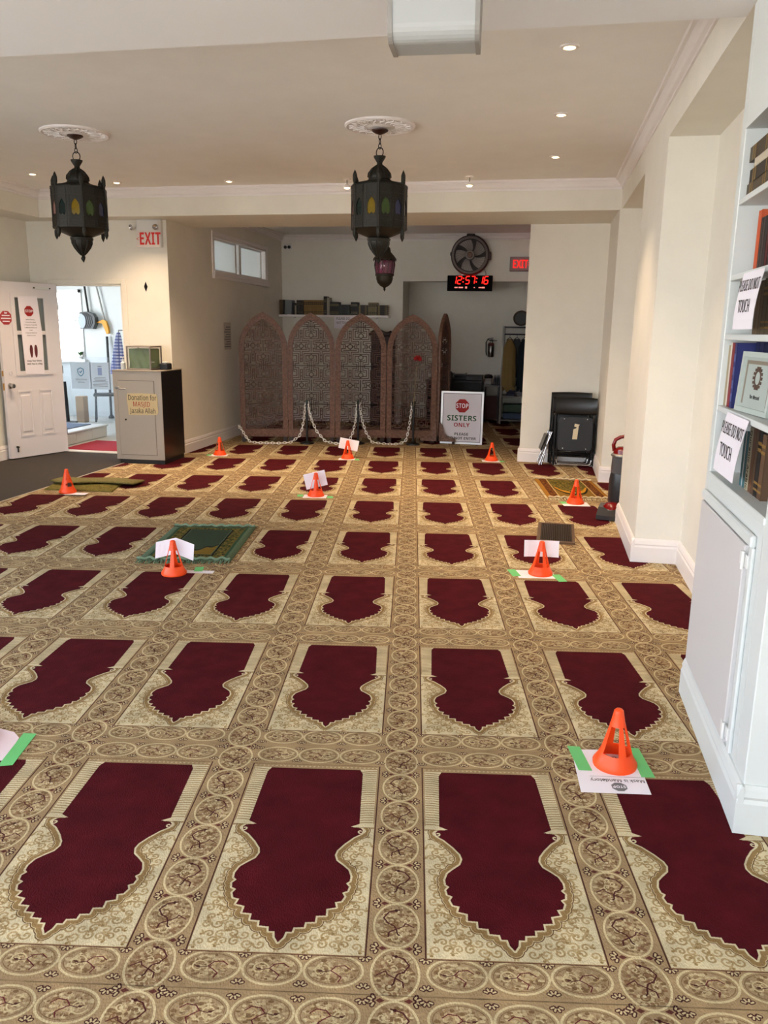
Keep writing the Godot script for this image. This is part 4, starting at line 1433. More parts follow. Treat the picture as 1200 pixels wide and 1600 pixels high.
func donation_cabinet() -> void:
	var o := thing("donation_cabinet", "grey steel donation cabinet with a lettered card standing by the entry", "cabinet", Vector3(-4.45, 0, -8.72), 0.039)
	var w := 0.574
	var d := 0.60
	var h := 1.045
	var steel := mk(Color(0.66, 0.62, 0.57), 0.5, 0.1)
	M.cabinet_grey = steel
	var st := mb()
	span(st, Vector3(-w / 2 + 0.03, 0, -d / 2 + 0.02), Vector3(w / 2 - 0.005, 0.05, d / 2 - 0.02))
	part("plinth", st, M.black, o)
	st = mb()
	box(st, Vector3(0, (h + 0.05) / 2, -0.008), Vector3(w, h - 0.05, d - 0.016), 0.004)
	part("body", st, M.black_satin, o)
	st = mb()
	ring_plate(st, poly([[-w / 2, 0.05], [w / 2, 0.05], [w / 2, h], [-w / 2, h]]), poly([[-w / 2 + 0.05, 0.10], [w / 2 - 0.085, 0.10], [w / 2 - 0.085, h - 0.10], [-w / 2 + 0.05, h - 0.10]]), 0.010, Transform3D(Basis(), Vector3(0, 0, d / 2 - 0.016)))
	part("front_frame", st, steel, o)
	var dr := Node3D.new()
	dr.name = "cabinet_door"
	o.add_child(dr)
	st = mb()
	box(st, Vector3(-0.0175, 0.5225, d / 2 - 0.0065), Vector3(w - 0.143, h - 0.208, 0.011), 0.002)
	part("door_leaf", st, steel, dr)
	st = mb()
	box(st, Vector3(-w / 2 + 0.055, h - 0.185, d / 2 + 0.006), Vector3(0.05, 0.030, 0.016), 0.005)
	box(st, Vector3(-w / 2 + 0.11, h - 0.195, d / 2 + 0.008), Vector3(0.09, 0.014, 0.012), 0.004)
	lathe(st, [Vector2(0, 0), Vector2(0.015, 0), Vector2(0.013, 0.012), Vector2(0, 0.014)], 12, Transform3D(Basis(Vector3.RIGHT, PI / 2), Vector3(-w / 2 + 0.045, h - 0.18, d / 2 + 0.012)))
	part("hasp", st, M.steel, dr)
	st = mb()
	rod(st, Vector3(-w / 2 + 0.135, 0.505, d / 2), Vector3(-w / 2 + 0.135, 0.505, d / 2 + 0.008), 0.010, 12)
	part("lock", st, M.black_metal, dr)
	st = mb()
	span(st, Vector3(-w / 2 - 0.004, h, -d / 2), Vector3(w / 2 + 0.004, h + 0.012, d / 2 + 0.004), 0.004)
	part("top", st, mk(Color(0.52, 0.49, 0.45), 0.5, 0.1), o)
	# the card
	var card := thing("donation_card", "cream card lettered Donation for MASJID on the steel cabinet", "sign", Vector3(-4.45, 0, -8.72), 0.039)
	st = mb()
	extrude(st, poly([[-0.115, 0.56], [0.225, 0.565], [0.242, 0.60], [0.236, 0.66], [0.24, 0.74], [0.225, 0.80], [0.05, 0.805], [-0.12, 0.80], [-0.128, 0.74], [-0.12, 0.66]]), 0.002, Transform3D(Basis(), Vector3(0, 0, d / 2 + 0.0005)))
	part("card", st, mk(Color(0.80, 0.72, 0.55), 0.8), card)
	var z := d / 2 + 0.0030
	lettering("lettering", "Donation for", 0.058, 0.0008, M.ink, card, Transform3D(Basis(), Vector3(0.055, 0.755, z)), 0.74)
	lettering("lettering", "MASJID", 0.054, 0.0008, M.red_ink, card, Transform3D(Basis(), Vector3(0.045, 0.682, z)), 0.85)
	lettering("lettering", "Jazaka Allah", 0.056, 0.0008, M.ink, card, Transform3D(Basis(), Vector3(0.058, 0.608, z)), 0.74)
	# glass box with green cloth, bottle and a dark dispenser on the cabinet top
	var top := h + 0.012
	var at := Vector3(-4.45, top, -8.72)
	var g := thing("glass_box", "metal-edged glass box filled with green cloth on the steel cabinet", "box", at + Vector3(-0.005, 0, 0.055), 0.039)
	var bw := 0.275
	var bd := 0.30
	var bh := 0.265
	st = mb()
	for sx in [-1, 1]:
		for sz in [-1, 1]:
			box(st, Vector3(sx * bw / 2, bh / 2, sz * bd / 2 * 0.98), Vector3(0.016, bh, 0.016), 0.003)
		for yy in [0.008, bh - 0.008]:
			box(st, Vector3(sx * bw / 2, yy, 0), Vector3(0.014, 0.016, bd), 0.003)
	for sz in [-1, 1]:
		for yy in [0.008, bh - 0.008]:
			box(st, Vector3(0, yy, sz * bd / 2 * 0.98), Vector3(bw, 0.016, 0.014), 0.003)
	box(st, Vector3(0, bh - 0.004, 0), Vector3(bw, 0.006, bd))
	part("frame", st, mk(Color(0.50, 0.46, 0.42), 0.4, 0.4), g)
	st = mb()
	# folded cloth pressed against the panes
	var prev := []
	for i in 13:
		var t := i / 12.0
		var row := []
		for j in 9:
			var s := j / 8.0
			var zz := bd / 2 - 0.016 - 0.02 * absf(sin(t * 9.0 + s * 3.0)) - 0.008 * sin(s * 8.0 + t * 4.0)
			row.append(Vector3(lerpf(-bw / 2 + 0.012, bw / 2 - 0.012, t), lerpf(0.018, bh - 0.03, s), zz))
		if i > 0:
			st.set_smooth_group(1)
			for j in 8:
				quad(st, prev[j], row[j], row[j + 1], prev[j + 1])
		prev = row
	st.set_smooth_group(-1)
	span(st, Vector3(-bw / 2 + 0.012, 0.016, -bd / 2 + 0.012), Vector3(bw / 2 - 0.012, bh - 0.03, bd / 2 - 0.05), 0.01)
	part("green_cloth", st, mk(Color(0.30, 0.42, 0.15), 0.8), g)
	for s in [[Vector3(0, bh / 2, bd / 2 * 0.98), Vector3(bw, bh, 0.003)], [Vector3(bw / 2, bh / 2, 0), Vector3(0.003, bh, bd)], [Vector3(-bw / 2, bh / 2, 0), Vector3(0.003, bh, bd)]]:
		st = mb()
		box(st, s[0], s[1] * 0.97)
		part("pane", st, M.glass, g)
	var b := thing("sanitizer_bottle", "small clear pump bottle beside the green-filled glass box", "bottle", at + Vector3(-0.21, 0, 0.17))
	st = mb()
	lathe(st, [Vector2(0, 0), Vector2(0.026, 0), Vector2(0.028, 0.01), Vector2(0.028, 0.075), Vector2(0.012, 0.092), Vector2(0.012, 0.10)], 18)
	part("body", st, mk(Color(0.80, 0.83, 0.84), 0.15), b)
	st = mb()
	lathe(st, [Vector2(0.014, 0.098), Vector2(0.014, 0.112), Vector2(0.004, 0.114), Vector2(0.004, 0.132), Vector2(0.012, 0.134), Vector2(0.012, 0.140), Vector2(0, 0.141)], 14)
	span(st, Vector3(0, 0.133, -0.005), Vector3(-0.035, 0.141, 0.005), 0.002)
	part("pump", st, M.white_plastic, b)
	b = thing("dispenser", "small dark box with a white top at the rear of the steel cabinet", "box", at + Vector3(0.215, 0, -0.02))
	st = mb()
	box(st, Vector3(0, 0.036, 0), Vector3(0.10, 0.072, 0.12), 0.008)
	part("body", st, mk(Color(0.10, 0.11, 0.14), 0.5), b)
	st = mb()
	box(st, Vector3(0, 0.080, 0), Vector3(0.05, 0.016, 0.08), 0.005)
	part("slot_top", st, M.white_plastic, b)

func exit_sign_entry() -> void:
	var o := thing("exit_sign", "white exit sign with red letters and two lamp heads over the entry wall", "sign", Vector3(-4.495, 2.42, -9.05))
	var st := mb()
	box(st, Vector3(0.005, 0.155, 0.035), Vector3(0.30, 0.31, 0.07), 0.01)
	part("housing", st, M.white_plastic, o)
	st = mb()
	box(st, Vector3(0.0, 0.095, 0.073), Vector3(0.29, 0.18, 0.006), 0.003)
	part("face_plate", st, mk(Color(0.90, 0.86, 0.83), 0.5), o)
	lettering("lettering", "EXIT", 0.135, 0.002, mk(Color(0.86, 0.13, 0.10), 0.5), o, Transform3D(Basis(), Vector3(0.025, 0.095, 0.077)), 0.68, true)
	lettering("arrow", "<", 0.05, 0.002, mk(Color(0.80, 0.20, 0.15), 0.5), o, Transform3D(Basis(), Vector3(-0.125, 0.095, 0.077)), 1.0, false)
	for s in [-0.20, 0.115]:
		st = mb()
		var dir := Vector3(-0.4 if s < 0 else 0.4, -0.25, 0.9).normalized()
		var c := Vector3(s * 0.9, 0.225, 0.085)
		var bas := Basis(Vector3.UP.cross(dir).normalized(), dir, Vector3.UP.cross(dir).normalized().cross(dir))
		lathe(st, [Vector2(0, -0.035), Vector2(0.022, -0.03), Vector2(0.036, 0.0), Vector2(0.038, 0.022), Vector2(0.033, 0.024)], 18, Transform3D(bas, c))
		rod(st, c - dir * 0.02, Vector3(s * 0.7, 0.235, 0.05), 0.012, 8)
		var hd := part("lamp_head", st, M.white_plastic, o)
		st = mb()
		lathe(st, [Vector2(0.033, 0.022), Vector2(0.02, 0.010), Vector2(0, 0.004)], 18, Transform3D(bas, c))
		part("reflector", st, M.chrome, hd)

func folding_chair() -> Node3D:
	# folded flat and standing upright: x across, y up, faces +z
	var o := thing("folding_chair", "", "chair", Vector3.ZERO, 0.0, "folded black chairs against the back wall")
	var st := mb()
	var w := 0.225
	for s in [-1.0, 1.0]:
		st = mb()
		tube(st, [Vector3(s * w, 0.02, 0.0), Vector3(s * w, 0.40, 0.0), Vector3(s * (w - 0.004), 0.80, -0.006)], 0.011, 8)
		part("front_leg", st, M.black_metal, o)
		st = mb()
		tube(st, [Vector3(s * (w - 0.026), 0.03, 0.024), Vector3(s * (w - 0.026), 0.52, 0.024)], 0.010, 8)
		part("rear_leg", st, M.black_metal, o)
	st = mb()
	for y in [0.125, 0.155]:
		rod(st, Vector3(-w, y, 0.004), Vector3(w, y, 0.004), 0.008, 8)
	part("cross_bar", st, M.black_metal, o)
	st = mb()
	tube(st, [Vector3(-w + 0.026, 0.09, 0.026), Vector3(-w + 0.034, 0.045, 0.028), Vector3(-w + 0.06, 0.03, 0.03), Vector3(w - 0.06, 0.03, 0.03), Vector3(w - 0.034, 0.045, 0.028), Vector3(w - 0.026, 0.09, 0.026)], 0.009, 8)
	rod(st, Vector3(-w, 0.022, 0.0), Vector3(w, 0.022, 0.0), 0.009, 8)
	part("foot_bar", st, M.chrome, o)
	st = mb()
	# curved back pad
	var rows := []
	for i in 11:
		var t := i / 10.0
		var row := []
		for q in [[0.615, 0.0], [0.615, 0.022], [0.64, 0.030], [0.78, 0.030], [0.80, 0.022], [0.80, 0.0]]:
			row.append(Vector3(lerpf(-w - 0.006, w + 0.006, t), q[0] + 0.010 * (1.0 - pow(2 * t - 1, 2.0)) * (-1.0 if q[0] < 0.7 else 0.6), q[1] + 0.012 * pow(2 * t - 1, 2.0)))
		rows.append(row)
	for i in 10:
		st.set_smooth_group(2)
		for j in 6:
			quad(st, rows[i][j], rows[i + 1][j], rows[i + 1][(j + 1) % 6], rows[i][(j + 1) % 6])
	st.set_smooth_group(-1)
	for e in [rows[0], rows[10]]:
		for j in range(1, 5):
			tri(st, e[0], e[j], e[j + 1])
	part("backrest", st, M.black_satin, o)
	st = mb()
	var seat := PackedVector2Array()
	for c in [[0.155, 0.235], [0.155, 0.545], [-0.155, 0.545], [-0.155, 0.235]]:
		for k in 5:
			var a0: float = {"11": 0.0, "-11": PI / 2, "-1-1": PI, "1-1": -PI / 2}["%d%d" % [signf(c[0]), 1 if c[1] > 0.4 else -1]]
			var a := a0 + PI / 2 * k / 4.0
			seat.append(Vector2(c[0], c[1]) + Vector2(cos(a), sin(a)) * 0.038)
	extrude(st, seat, 0.020, Transform3D(Basis(), Vector3(0, 0, 0.036)))
	var sp := part("seat", st, mk(Color(0.055, 0.06, 0.07), 0.45), o)
	st = mb()
	for p in [[-0.13, 0.56], [0.13, 0.56], [-0.13, 0.222], [0.13, 0.222]]:
		lathe(st, [Vector2(0, 0), Vector2(0.008, 0), Vector2(0.006, 0.005), Vector2(0, 0.006)], 8, Transform3D(Basis(Vector3.RIGHT, PI / 2), Vector3(p[0], p[1], 0.056)))
	part("rivet", st, M.chrome, sp)
	return o

func folding_chairs() -> void:
	var places := [
		[Vector3(0.43, 0, -9.535), 0.0, -0.045, "foremost folded black chair, with a torn white label on its seat"],
		[Vector3(0.395, 0.0, -9.622), 0.02, -0.045, "folded black chair just behind the one with the torn label"],
		[Vector3(0.375, 0.065, -9.715), 0.03, -0.03, "tallest standing folded black chair, against the wall behind the others"]]
	var first := folding_chair()
	for i in places.size():
		var c := first if i == 0 else first.duplicate()
		if i > 0:
			c.name = numbered("folding_chair")
			add_child(c)
		var p: Array = places[i]
		c.transform = Transform3D(Basis(Vector3.UP, p[1]) * Basis(Vector3.RIGHT, p[2]), p[0] if i < 2 else Vector3(0.375, 0.0, -9.712))
		if i == 2:
			c.scale = Vector3(1.0, 1.06, 1.0)
		c.set_meta("label", p[3])
	var st := mb()
	extrude(st, poly([[0.00, 0.33], [0.055, 0.33], [0.065, 0.48], [0.075, 0.50], [0.02, 0.51], [0.015, 0.475], [0.045, 0.47], [0.035, 0.455], [0.008, 0.445]]), 0.001, Transform3D(Basis(), Vector3(-0.03, 0.0, 0.0565)))
	part("torn_label", st, M.pages, first)
	# small folded stool leaning beside them
	var o := thing("folded_stool", "small folded stool with chrome legs leaning beside the black chairs", "stool", Vector3(0.075, 0, -9.66), 0.12)
	for k in 2:
		st = mb()
		for s in [-1.0, 1.0]:
			tube(st, [Vector3(-0.045 + 0.03 * k, 0.009, s * 0.10), Vector3(0.085 - 0.02 * k, 0.40, s * 0.10 * 0.9)], 0.009, 8)
		rod(st, Vector3(-0.045 + 0.03 * k, 0.012, -0.10), Vector3(-0.045 + 0.03 * k, 0.012, 0.10), 0.009, 8)
		part("leg_frame", st, M.chrome, o)
	st = mb()
	box(st, Vector3(0, 0, 0), Vector3(0.022, 0.20, 0.22), 0.010, Transform3D(Basis(Vector3.BACK, -0.32), Vector3(0.0, 0.27, 0)))
	part("seat", st, M.black_satin, o)
	st = mb()
	lathe(st, [Vector2(0, -0.13), Vector2(0.010, -0.13), Vector2(0.010, 0.13), Vector2(0, 0.13)], 10, Transform3D(Basis(Vector3.RIGHT, PI / 2), Vector3(0.03, 0.235, 0)))
	part("pivot_rod", st, M.steel, o)

func vacuum_cleaner() -> void:
	var o := thing("vacuum_cleaner", "red and black upright vacuum cleaner behind the wall column", "vacuum cleaner", Vector3(0.735, 0, -7.12), 0.0)
	var red := mk(Color(0.45, 0.03, 0.04), 0.2)
	var smoke := mk(Color(0.20, 0.20, 0.21), 0.2)
	var st := mb()
	# floor head reaching forward beside the column
	extrude(st, poly([[-0.17, 0.0], [0.14, 0.0], [0.14, 0.05], [0.06, 0.10], [-0.06, 0.085], [-0.17, 0.035]]), 0.24, Transform3D(Basis(Vector3.UP, 1.35), Vector3(-0.175, 0.008, 0.14)))
	part("floor_head", st, smoke, o)
	st = mb()
	lathe(st, [Vector2(0, 0.12), Vector2(0.05, 0.112), Vector2(0.075, 0.085), Vector2(0.08, 0.06)], 18, Transform3D(Basis.from_scale(Vector3(1.0, 1.0, 1.2)), Vector3(-0.075, 0.012, 0.16)))
	part("head_cover", st, red, o)
	st = mb()
	lathe(st, [Vector2(0, 0.05), Vector2(0.085, 0.06), Vector2(0.10, 0.12), Vector2(0.10, 0.30), Vector2(0.092, 0.36), Vector2(0.0, 0.36)], 20)
	part("body", st, mk(Color(0.13, 0.13, 0.14), 0.35), o)
	st = mb()
	lathe(st, [Vector2(0.088, 0.36), Vector2(0.092, 0.37), Vector2(0.088, 0.50), Vector2(0.08, 0.505), Vector2(0, 0.505)], 20)
	part("dust_canister", st, mk(Color(0.33, 0.33, 0.34), 0.15), o)
	st = mb()
	lathe(st, [Vector2(0.090, 0.500), Vector2(0.100, 0.508), Vector2(0.100, 0.520), Vector2(0.086, 0.530), Vector2(0.0, 0.530)], 20)
	part("canister_rim", st, M.steel, o)
	st = mb()
	lathe(st, [Vector2(0.084, 0.528), Vector2(0.078, 0.565), Vector2(0.05, 0.585), Vector2(0, 0.59)], 20)
	part("top_shell", st, red, o)
	st = mb()
	tube(st, [Vector3(-0.075, 0.55, 0.0), Vector3(-0.085, 0.60, 0.0), Vector3(-0.070, 0.645, 0.0), Vector3(-0.03, 0.67, 0.0), Vector3(0.02, 0.68, 0.0), Vector3(0.06, 0.665, 0.0)], 0.016, 10)
	part("handle_loop", st, red, o)
	st = mb()
	rod(st, Vector3(0.085, 0.35, -0.04), Vector3(0.10, 1.02, -0.04), 0.014, 10)
	tube(st, [Vector3(0.10, 1.0, -0.04), Vector3(0.10, 1.07, -0.02), Vector3(0.08, 1.10, 0.02), Vector3(0.05, 1.07, 0.04)], 0.014, 10)
	part("push_handle", st, M.black, o)

# ---------------------------------------------------------------- on the carpet
func cone_mesh(kind: int) -> ArrayMesh:
	# kind 0: four tall slots; kind 1: small holes in rows
	var st := mb()
	var n := 24
	var prof := [Vector2(0.078, 0.0), Vector2(0.080, 0.012), Vector2(0.066, 0.034), Vector2(0.060, 0.048)]
	for k in 7:
		prof.append(Vector2(lerpf(0.057, 0.029, k / 6.0), lerpf(0.056, 0.158, k / 6.0)))
	prof.append_array([Vector2(0.0255, 0.170), Vector2(0.0185, 0.205), Vector2(0.017, 0.214), Vector2(0.012, 0.220), Vector2(0.0, 0.2205)])
	var th := 0.0025
	var open := func(i: int, k: int) -> bool:
		if kind == 0:
			return i >= 4 and i < 10 and k % 6 >= 1 and k % 6 <= 4
		return (i == 5 or i == 8) and k % 4 == 1
	st.set_smooth_group(1)
	var pt := func(i: int, k: int, inner: bool) -> Vector3:
		var p: Vector2 = prof[i]
		var a := TAU * k / n
		var r := maxf(0.0, p.x - (th if inner else 0.0))
		return Vector3(r * cos(a), p.y - (th * 0.5 if inner else 0.0), r * sin(a))
	for i in prof.size() - 1:
		for k in n:
			if open.call(i, k):
				continue
			st.set_smooth_group(1)
			quad(st, pt.call(i, k, false), pt.call(i + 1, k, false), pt.call(i + 1, k + 1, false), pt.call(i, k + 1, false))
			st.set_smooth_group(2)
			quad(st, pt.call(i, k + 1, true), pt.call(i + 1, k + 1, true), pt.call(i + 1, k, true), pt.call(i, k, true))
			st.set_smooth_group(-1)
			if open.call(i, (k + 1) % n):
				quad(st, pt.call(i, k + 1, false), pt.call(i + 1, k + 1, false), pt.call(i + 1, k + 1, true), pt.call(i, k + 1, true))
			if open.call(i, (k + n - 1) % n):
				quad(st, pt.call(i, k, true), pt.call(i + 1, k, true), pt.call(i + 1, k, false), pt.call(i, k, false))
			if open.call(i + 1, k):
				quad(st, pt.call(i + 1, k, false), pt.call(i + 1, k, true), pt.call(i + 1, k + 1, true), pt.call(i + 1, k + 1, false))
			if i > 0 and open.call(i - 1, k):
				quad(st, pt.call(i, k, true), pt.call(i, k, false), pt.call(i, k + 1, false), pt.call(i, k + 1, true))
	st.set_smooth_group(-1)
	for k in n:
		quad(st, pt.call(0, k, true), pt.call(0, k, false), pt.call(0, k + 1, false), pt.call(0, k + 1, true))
	return finished(st)

func sheet_on(called: String, label: String, category: String, pts: Array, y: float, m: Material, group := "") -> Node3D:
	# a thin sheet lying on the carpet, corners given as (x, z)
	var st := mb()
	var p := PackedVector2Array()
	var c := Vector2.ZERO
	for q in pts:
		c += Vector2(q[0], q[1])
	c /= pts.size()
	for q in pts:
		p.append(Vector2(q[0] - c.x, -(q[1] - c.y)))
	extrude(st, p, 0.0008, Transform3D(Basis(Vector3.RIGHT, -PI / 2), Vector3.ZERO))
	var o := part(called, st, m, self)
	o.position = Vector3(c.x, y, c.y)
	tag(o, label, category, group)
	return o

func rect(cx: float, cz: float, w: float, d: float, a: float) -> Array:
	var r := []
	for s in [[-1, -1], [1, -1], [1, 1], [-1, 1]]:
		var v := Vector2(s[0] * w / 2, s[1] * d / 2).rotated(a)
		r.append([cx + v.x, cz + v.y])
	return r

func build_floor_things() -> void:
	var cm := cone_mesh(0)
	var spots := [
		[-3.84, -9.30, "orange slotted cone by the alcove side wall baseboard", 0.2],
		[-2.25, -9.44, "orange slotted cone with a tilted paper, before the chain posts", 0.7],
		[-2.02, -7.19, "orange slotted cone with a tilted paper in mid carpet", 0.1],
		[-0.53, -9.77, "orange slotted cone beside the sisters only board", 0.9],
		[-2.232, -4.59, "orange slotted cone with a folded paper at the green rug's fringe", 0.25],
		[0.07, -5.135, "orange slotted cone with an upright paper beside the floor grille", 0.5],
		[0.38, -7.465, "orange slotted cone at the fringe of the yellow rug", 0.4],
		[0.345, -2.785, "orange slotted cone on the Mask is Mandatory sheet near the bookcase", 0.35],
		[-2.052, -2.46, "orange slotted cone on a pink-white sheet with one green tape", 0.0]]
	for s in spots:
		var o := thing("training_cone", s[2], "cone", Vector3(s[0], 0.0015, s[1]), s[3], "orange training cones on the carpet")
		shared("shell", cm, M.orange, o)
	var o := thing("training_cone", "orange cone with round holes and a dark sticker on the olive rug", "cone", Vector3(-4.29, 0.014, -6.70), 0.3, "orange training cones on the carpet")
	shared("shell", cone_mesh(1), M.orange, o)
	var st := mb()
	for k in 5:
		var a0 := 0.55 + k * 0.14
		var a1 := a0 + 0.14
		var lo := Vector2(0.0568, 0.062)
		var hi := Vector2(0.0465, 0.098)
		quad(st, Vector3(lo.x * cos(a1), lo.y, lo.x * sin(a1)), Vector3(lo.x * cos(a0), lo.y, lo.x * sin(a0)), Vector3(hi.x * cos(a0), hi.y, hi.x * sin(a0)), Vector3(hi.x * cos(a1), hi.y, hi.x * sin(a1)))
	part("sticker", st, mk(Color(0.25, 0.14, 0.12), 0.5), o)
	# sheets under the cones
	var sheet := sheet_on("floor_sheet", "white sheet with a grey STOP disc and Mask is Mandatory print", "paper", [[0.193, -2.862], [0.425, -2.909], [0.453, -2.608], [0.216, -2.573]], 0.0004, M.paper)
	var dirx := Vector3(-0.237, 0, 0.035).normalized()
	var base_at := Vector3(0.012, 0.0014, 0.0)
	var flat := Basis(dirx, Vector3(-0.035, 0, -0.237).normalized() * -1.0, Vector3.UP)
	lettering("lettering", "Mask is Mandatory", 0.018, 0.0004, M.ink, sheet, Transform3D(flat, base_at + Vector3(0.013, 0, 0.065)), 0.9)
	st = mb()
	extrude(st, ngon(8, 0.028, Vector2.ZERO, PI / 8), 0.0004, Transform3D(flat, base_at + Vector3(0.015, -0.0003, 0.105)))
	part("grey_octagon", st, M.grey_ink, sheet)
	lettering("lettering", "STOP", 0.015, 0.0004, M.paper, sheet, Transform3D(flat, base_at + Vector3(0.015, 0.0006, 0.105)), 0.9, true)
	st = mb()
	box(st, Vector3(0, 0, 0), Vector3(0.19, 0.0012, 0.0004), 0.0, Transform3D(flat, base_at + Vector3(0.012, 0, 0.040)))
	part("rule_line", st, M.grey_ink, sheet)
	lettering("lettering", "BE", 0.03, 0.0004, M.ink, sheet, Transform3D(flat, base_at + Vector3(0.005, 0, -0.085)), 0.9)
	var tg := "green tape strips holding the sheets"
	sheet_on("tape_strip", "green tape on the Mask is Mandatory sheet's outer side", "tape", [[0.178, -2.885], [0.225, -2.888], [0.262, -2.722], [0.214, -2.716]], 0.0014, M.tape, tg)
	sheet_on("tape_strip", "green tape on the Mask is Mandatory sheet's side towards the bookcase", "tape", [[0.405, -2.925], [0.445, -2.922], [0.480, -2.722], [0.432, -2.715]], 0.0014, M.tape, tg)
	sheet_on("floor_sheet", "white sheet under the cone away from the bookcase, one green tape", "paper", [[-2.16, -2.58], [-1.93, -2.535], [-1.885, -2.50], [-1.835, -2.34], [-2.10, -2.30]], 0.0004, mk(Color(0.93, 0.86, 0.89), 0.8))
	sheet_on("tape_strip", "long green tape beside the pinkish sheet and cone", "tape", [[-1.890, -2.535], [-1.838, -2.540], [-1.785, -2.318], [-1.832, -2.300]], 0.0014, M.tape, tg)
	var under := [[-3.84, -9.26, 0.22, 0.15, "cone by the alcove side wall"], [-2.25, -9.40, 0.20, 0.15, "cone before the chain posts"], [-2.02, -7.16, 0.22, 0.15, "cone in mid carpet"], [-0.53, -9.72, 0.22, 0.15, "cone beside the sisters only board"], [-2.13, -4.66, 0.26, 0.06, "cone at the green rug"], [0.04, -5.12, 0.24, 0.17, "cone beside the floor grille"], [0.38, -7.42, 0.24, 0.17, "cone at the yellow rug"], [-4.18, -6.66, 0.20, 0.10, "cone on the olive rug"]]
	for u in under:
		var y := 0.0002
		if u[4].ends_with("olive rug"):
			y = 0.0125
		sheet_on("floor_sheet", "white sheet lying under the " + u[4], "paper", rect(u[0], u[1], u[2], u[3], -TURN), y, M.paper, "white sheets under the cones")
	for t in [[-3.96, -9.25, "by the alcove side wall"], [-2.12, -9.38, "before the chain posts"], [-2.165, -7.16, "on the door side of the mid-carpet cone"], [-1.875, -7.16, "on the bookcase side of the mid-carpet cone"], [-0.40, -9.72, "beside the sisters only board's cone"], [-2.12, -4.72, "between cone and green rug fringe"], [-0.10, -5.12, "on the door side of the grille cone"], [0.19, -5.07, "on the grille side of the grille cone"], [0.275, -7.46, "at the yellow rug's cone"]]:
		sheet_on("tape_strip", "small green tape " + t[2], "tape", rect(t[0], t[1], 0.055, 0.15 if t[2].contains("grille cone") else 0.10, -TURN - 0.15), 0.0008, M.tape, tg)
	# papers held by the cones
	hung_sheet("white paper tilted behind the cone before the chain posts", Vector3(-2.25, 0.165, -9.505), 0.235, 0.13, -0.18, 0.0)
	hung_sheet("white paper tilted behind the cone in mid carpet", Vector3(-2.04, 0.142, -7.255), 0.21, 0.145, 0.26, 0.0)
	hung_sheet("white paper bent over the cone at the green rug", Vector3(-2.245, 0.168, -4.655), 0.25, 0.105, -0.03, 0.10)
	hung_sheet("white paper standing flat behind the cone beside the grille", Vector3(0.068, 0.155, -5.20), 0.225, 0.108, 0.0, 0.0)
	rugs()
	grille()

func hung_sheet(label: String, at: Vector3, w: float, h: float, roll: float, bend: float) -> void:
	var st := mb()
	var prev := []
	for i in 9:
		var t := i / 8.0 * 2.0 - 1.0
		var z := 0.02 * absf(t) * absf(t)
		var dy := -bend * 0.35 * absf(t)
		var row := [Vector3(t * w / 2, -h / 2 + dy, z), Vector3(t * w / 2, h / 2 + dy, z * 0.6)]
		if i > 0:
			quad(st, prev[0], row[0], row[1], prev[1])
			quad(st, prev[1] + Vector3(0, 0, -0.001), row[1] + Vector3(0, 0, -0.001), row[0] + Vector3(0, 0, -0.001), prev[0] + Vector3(0, 0, -0.001))
		prev = row
	var o := part("cone_paper", st, M.paper, self)
	o.transform = Transform3D(Basis(Vector3.UP, 0.12) * Basis(Vector3.BACK, roll) * Basis(Vector3.RIGHT, -0.12), at)
	tag(o, label, "paper", "papers propped on cones")

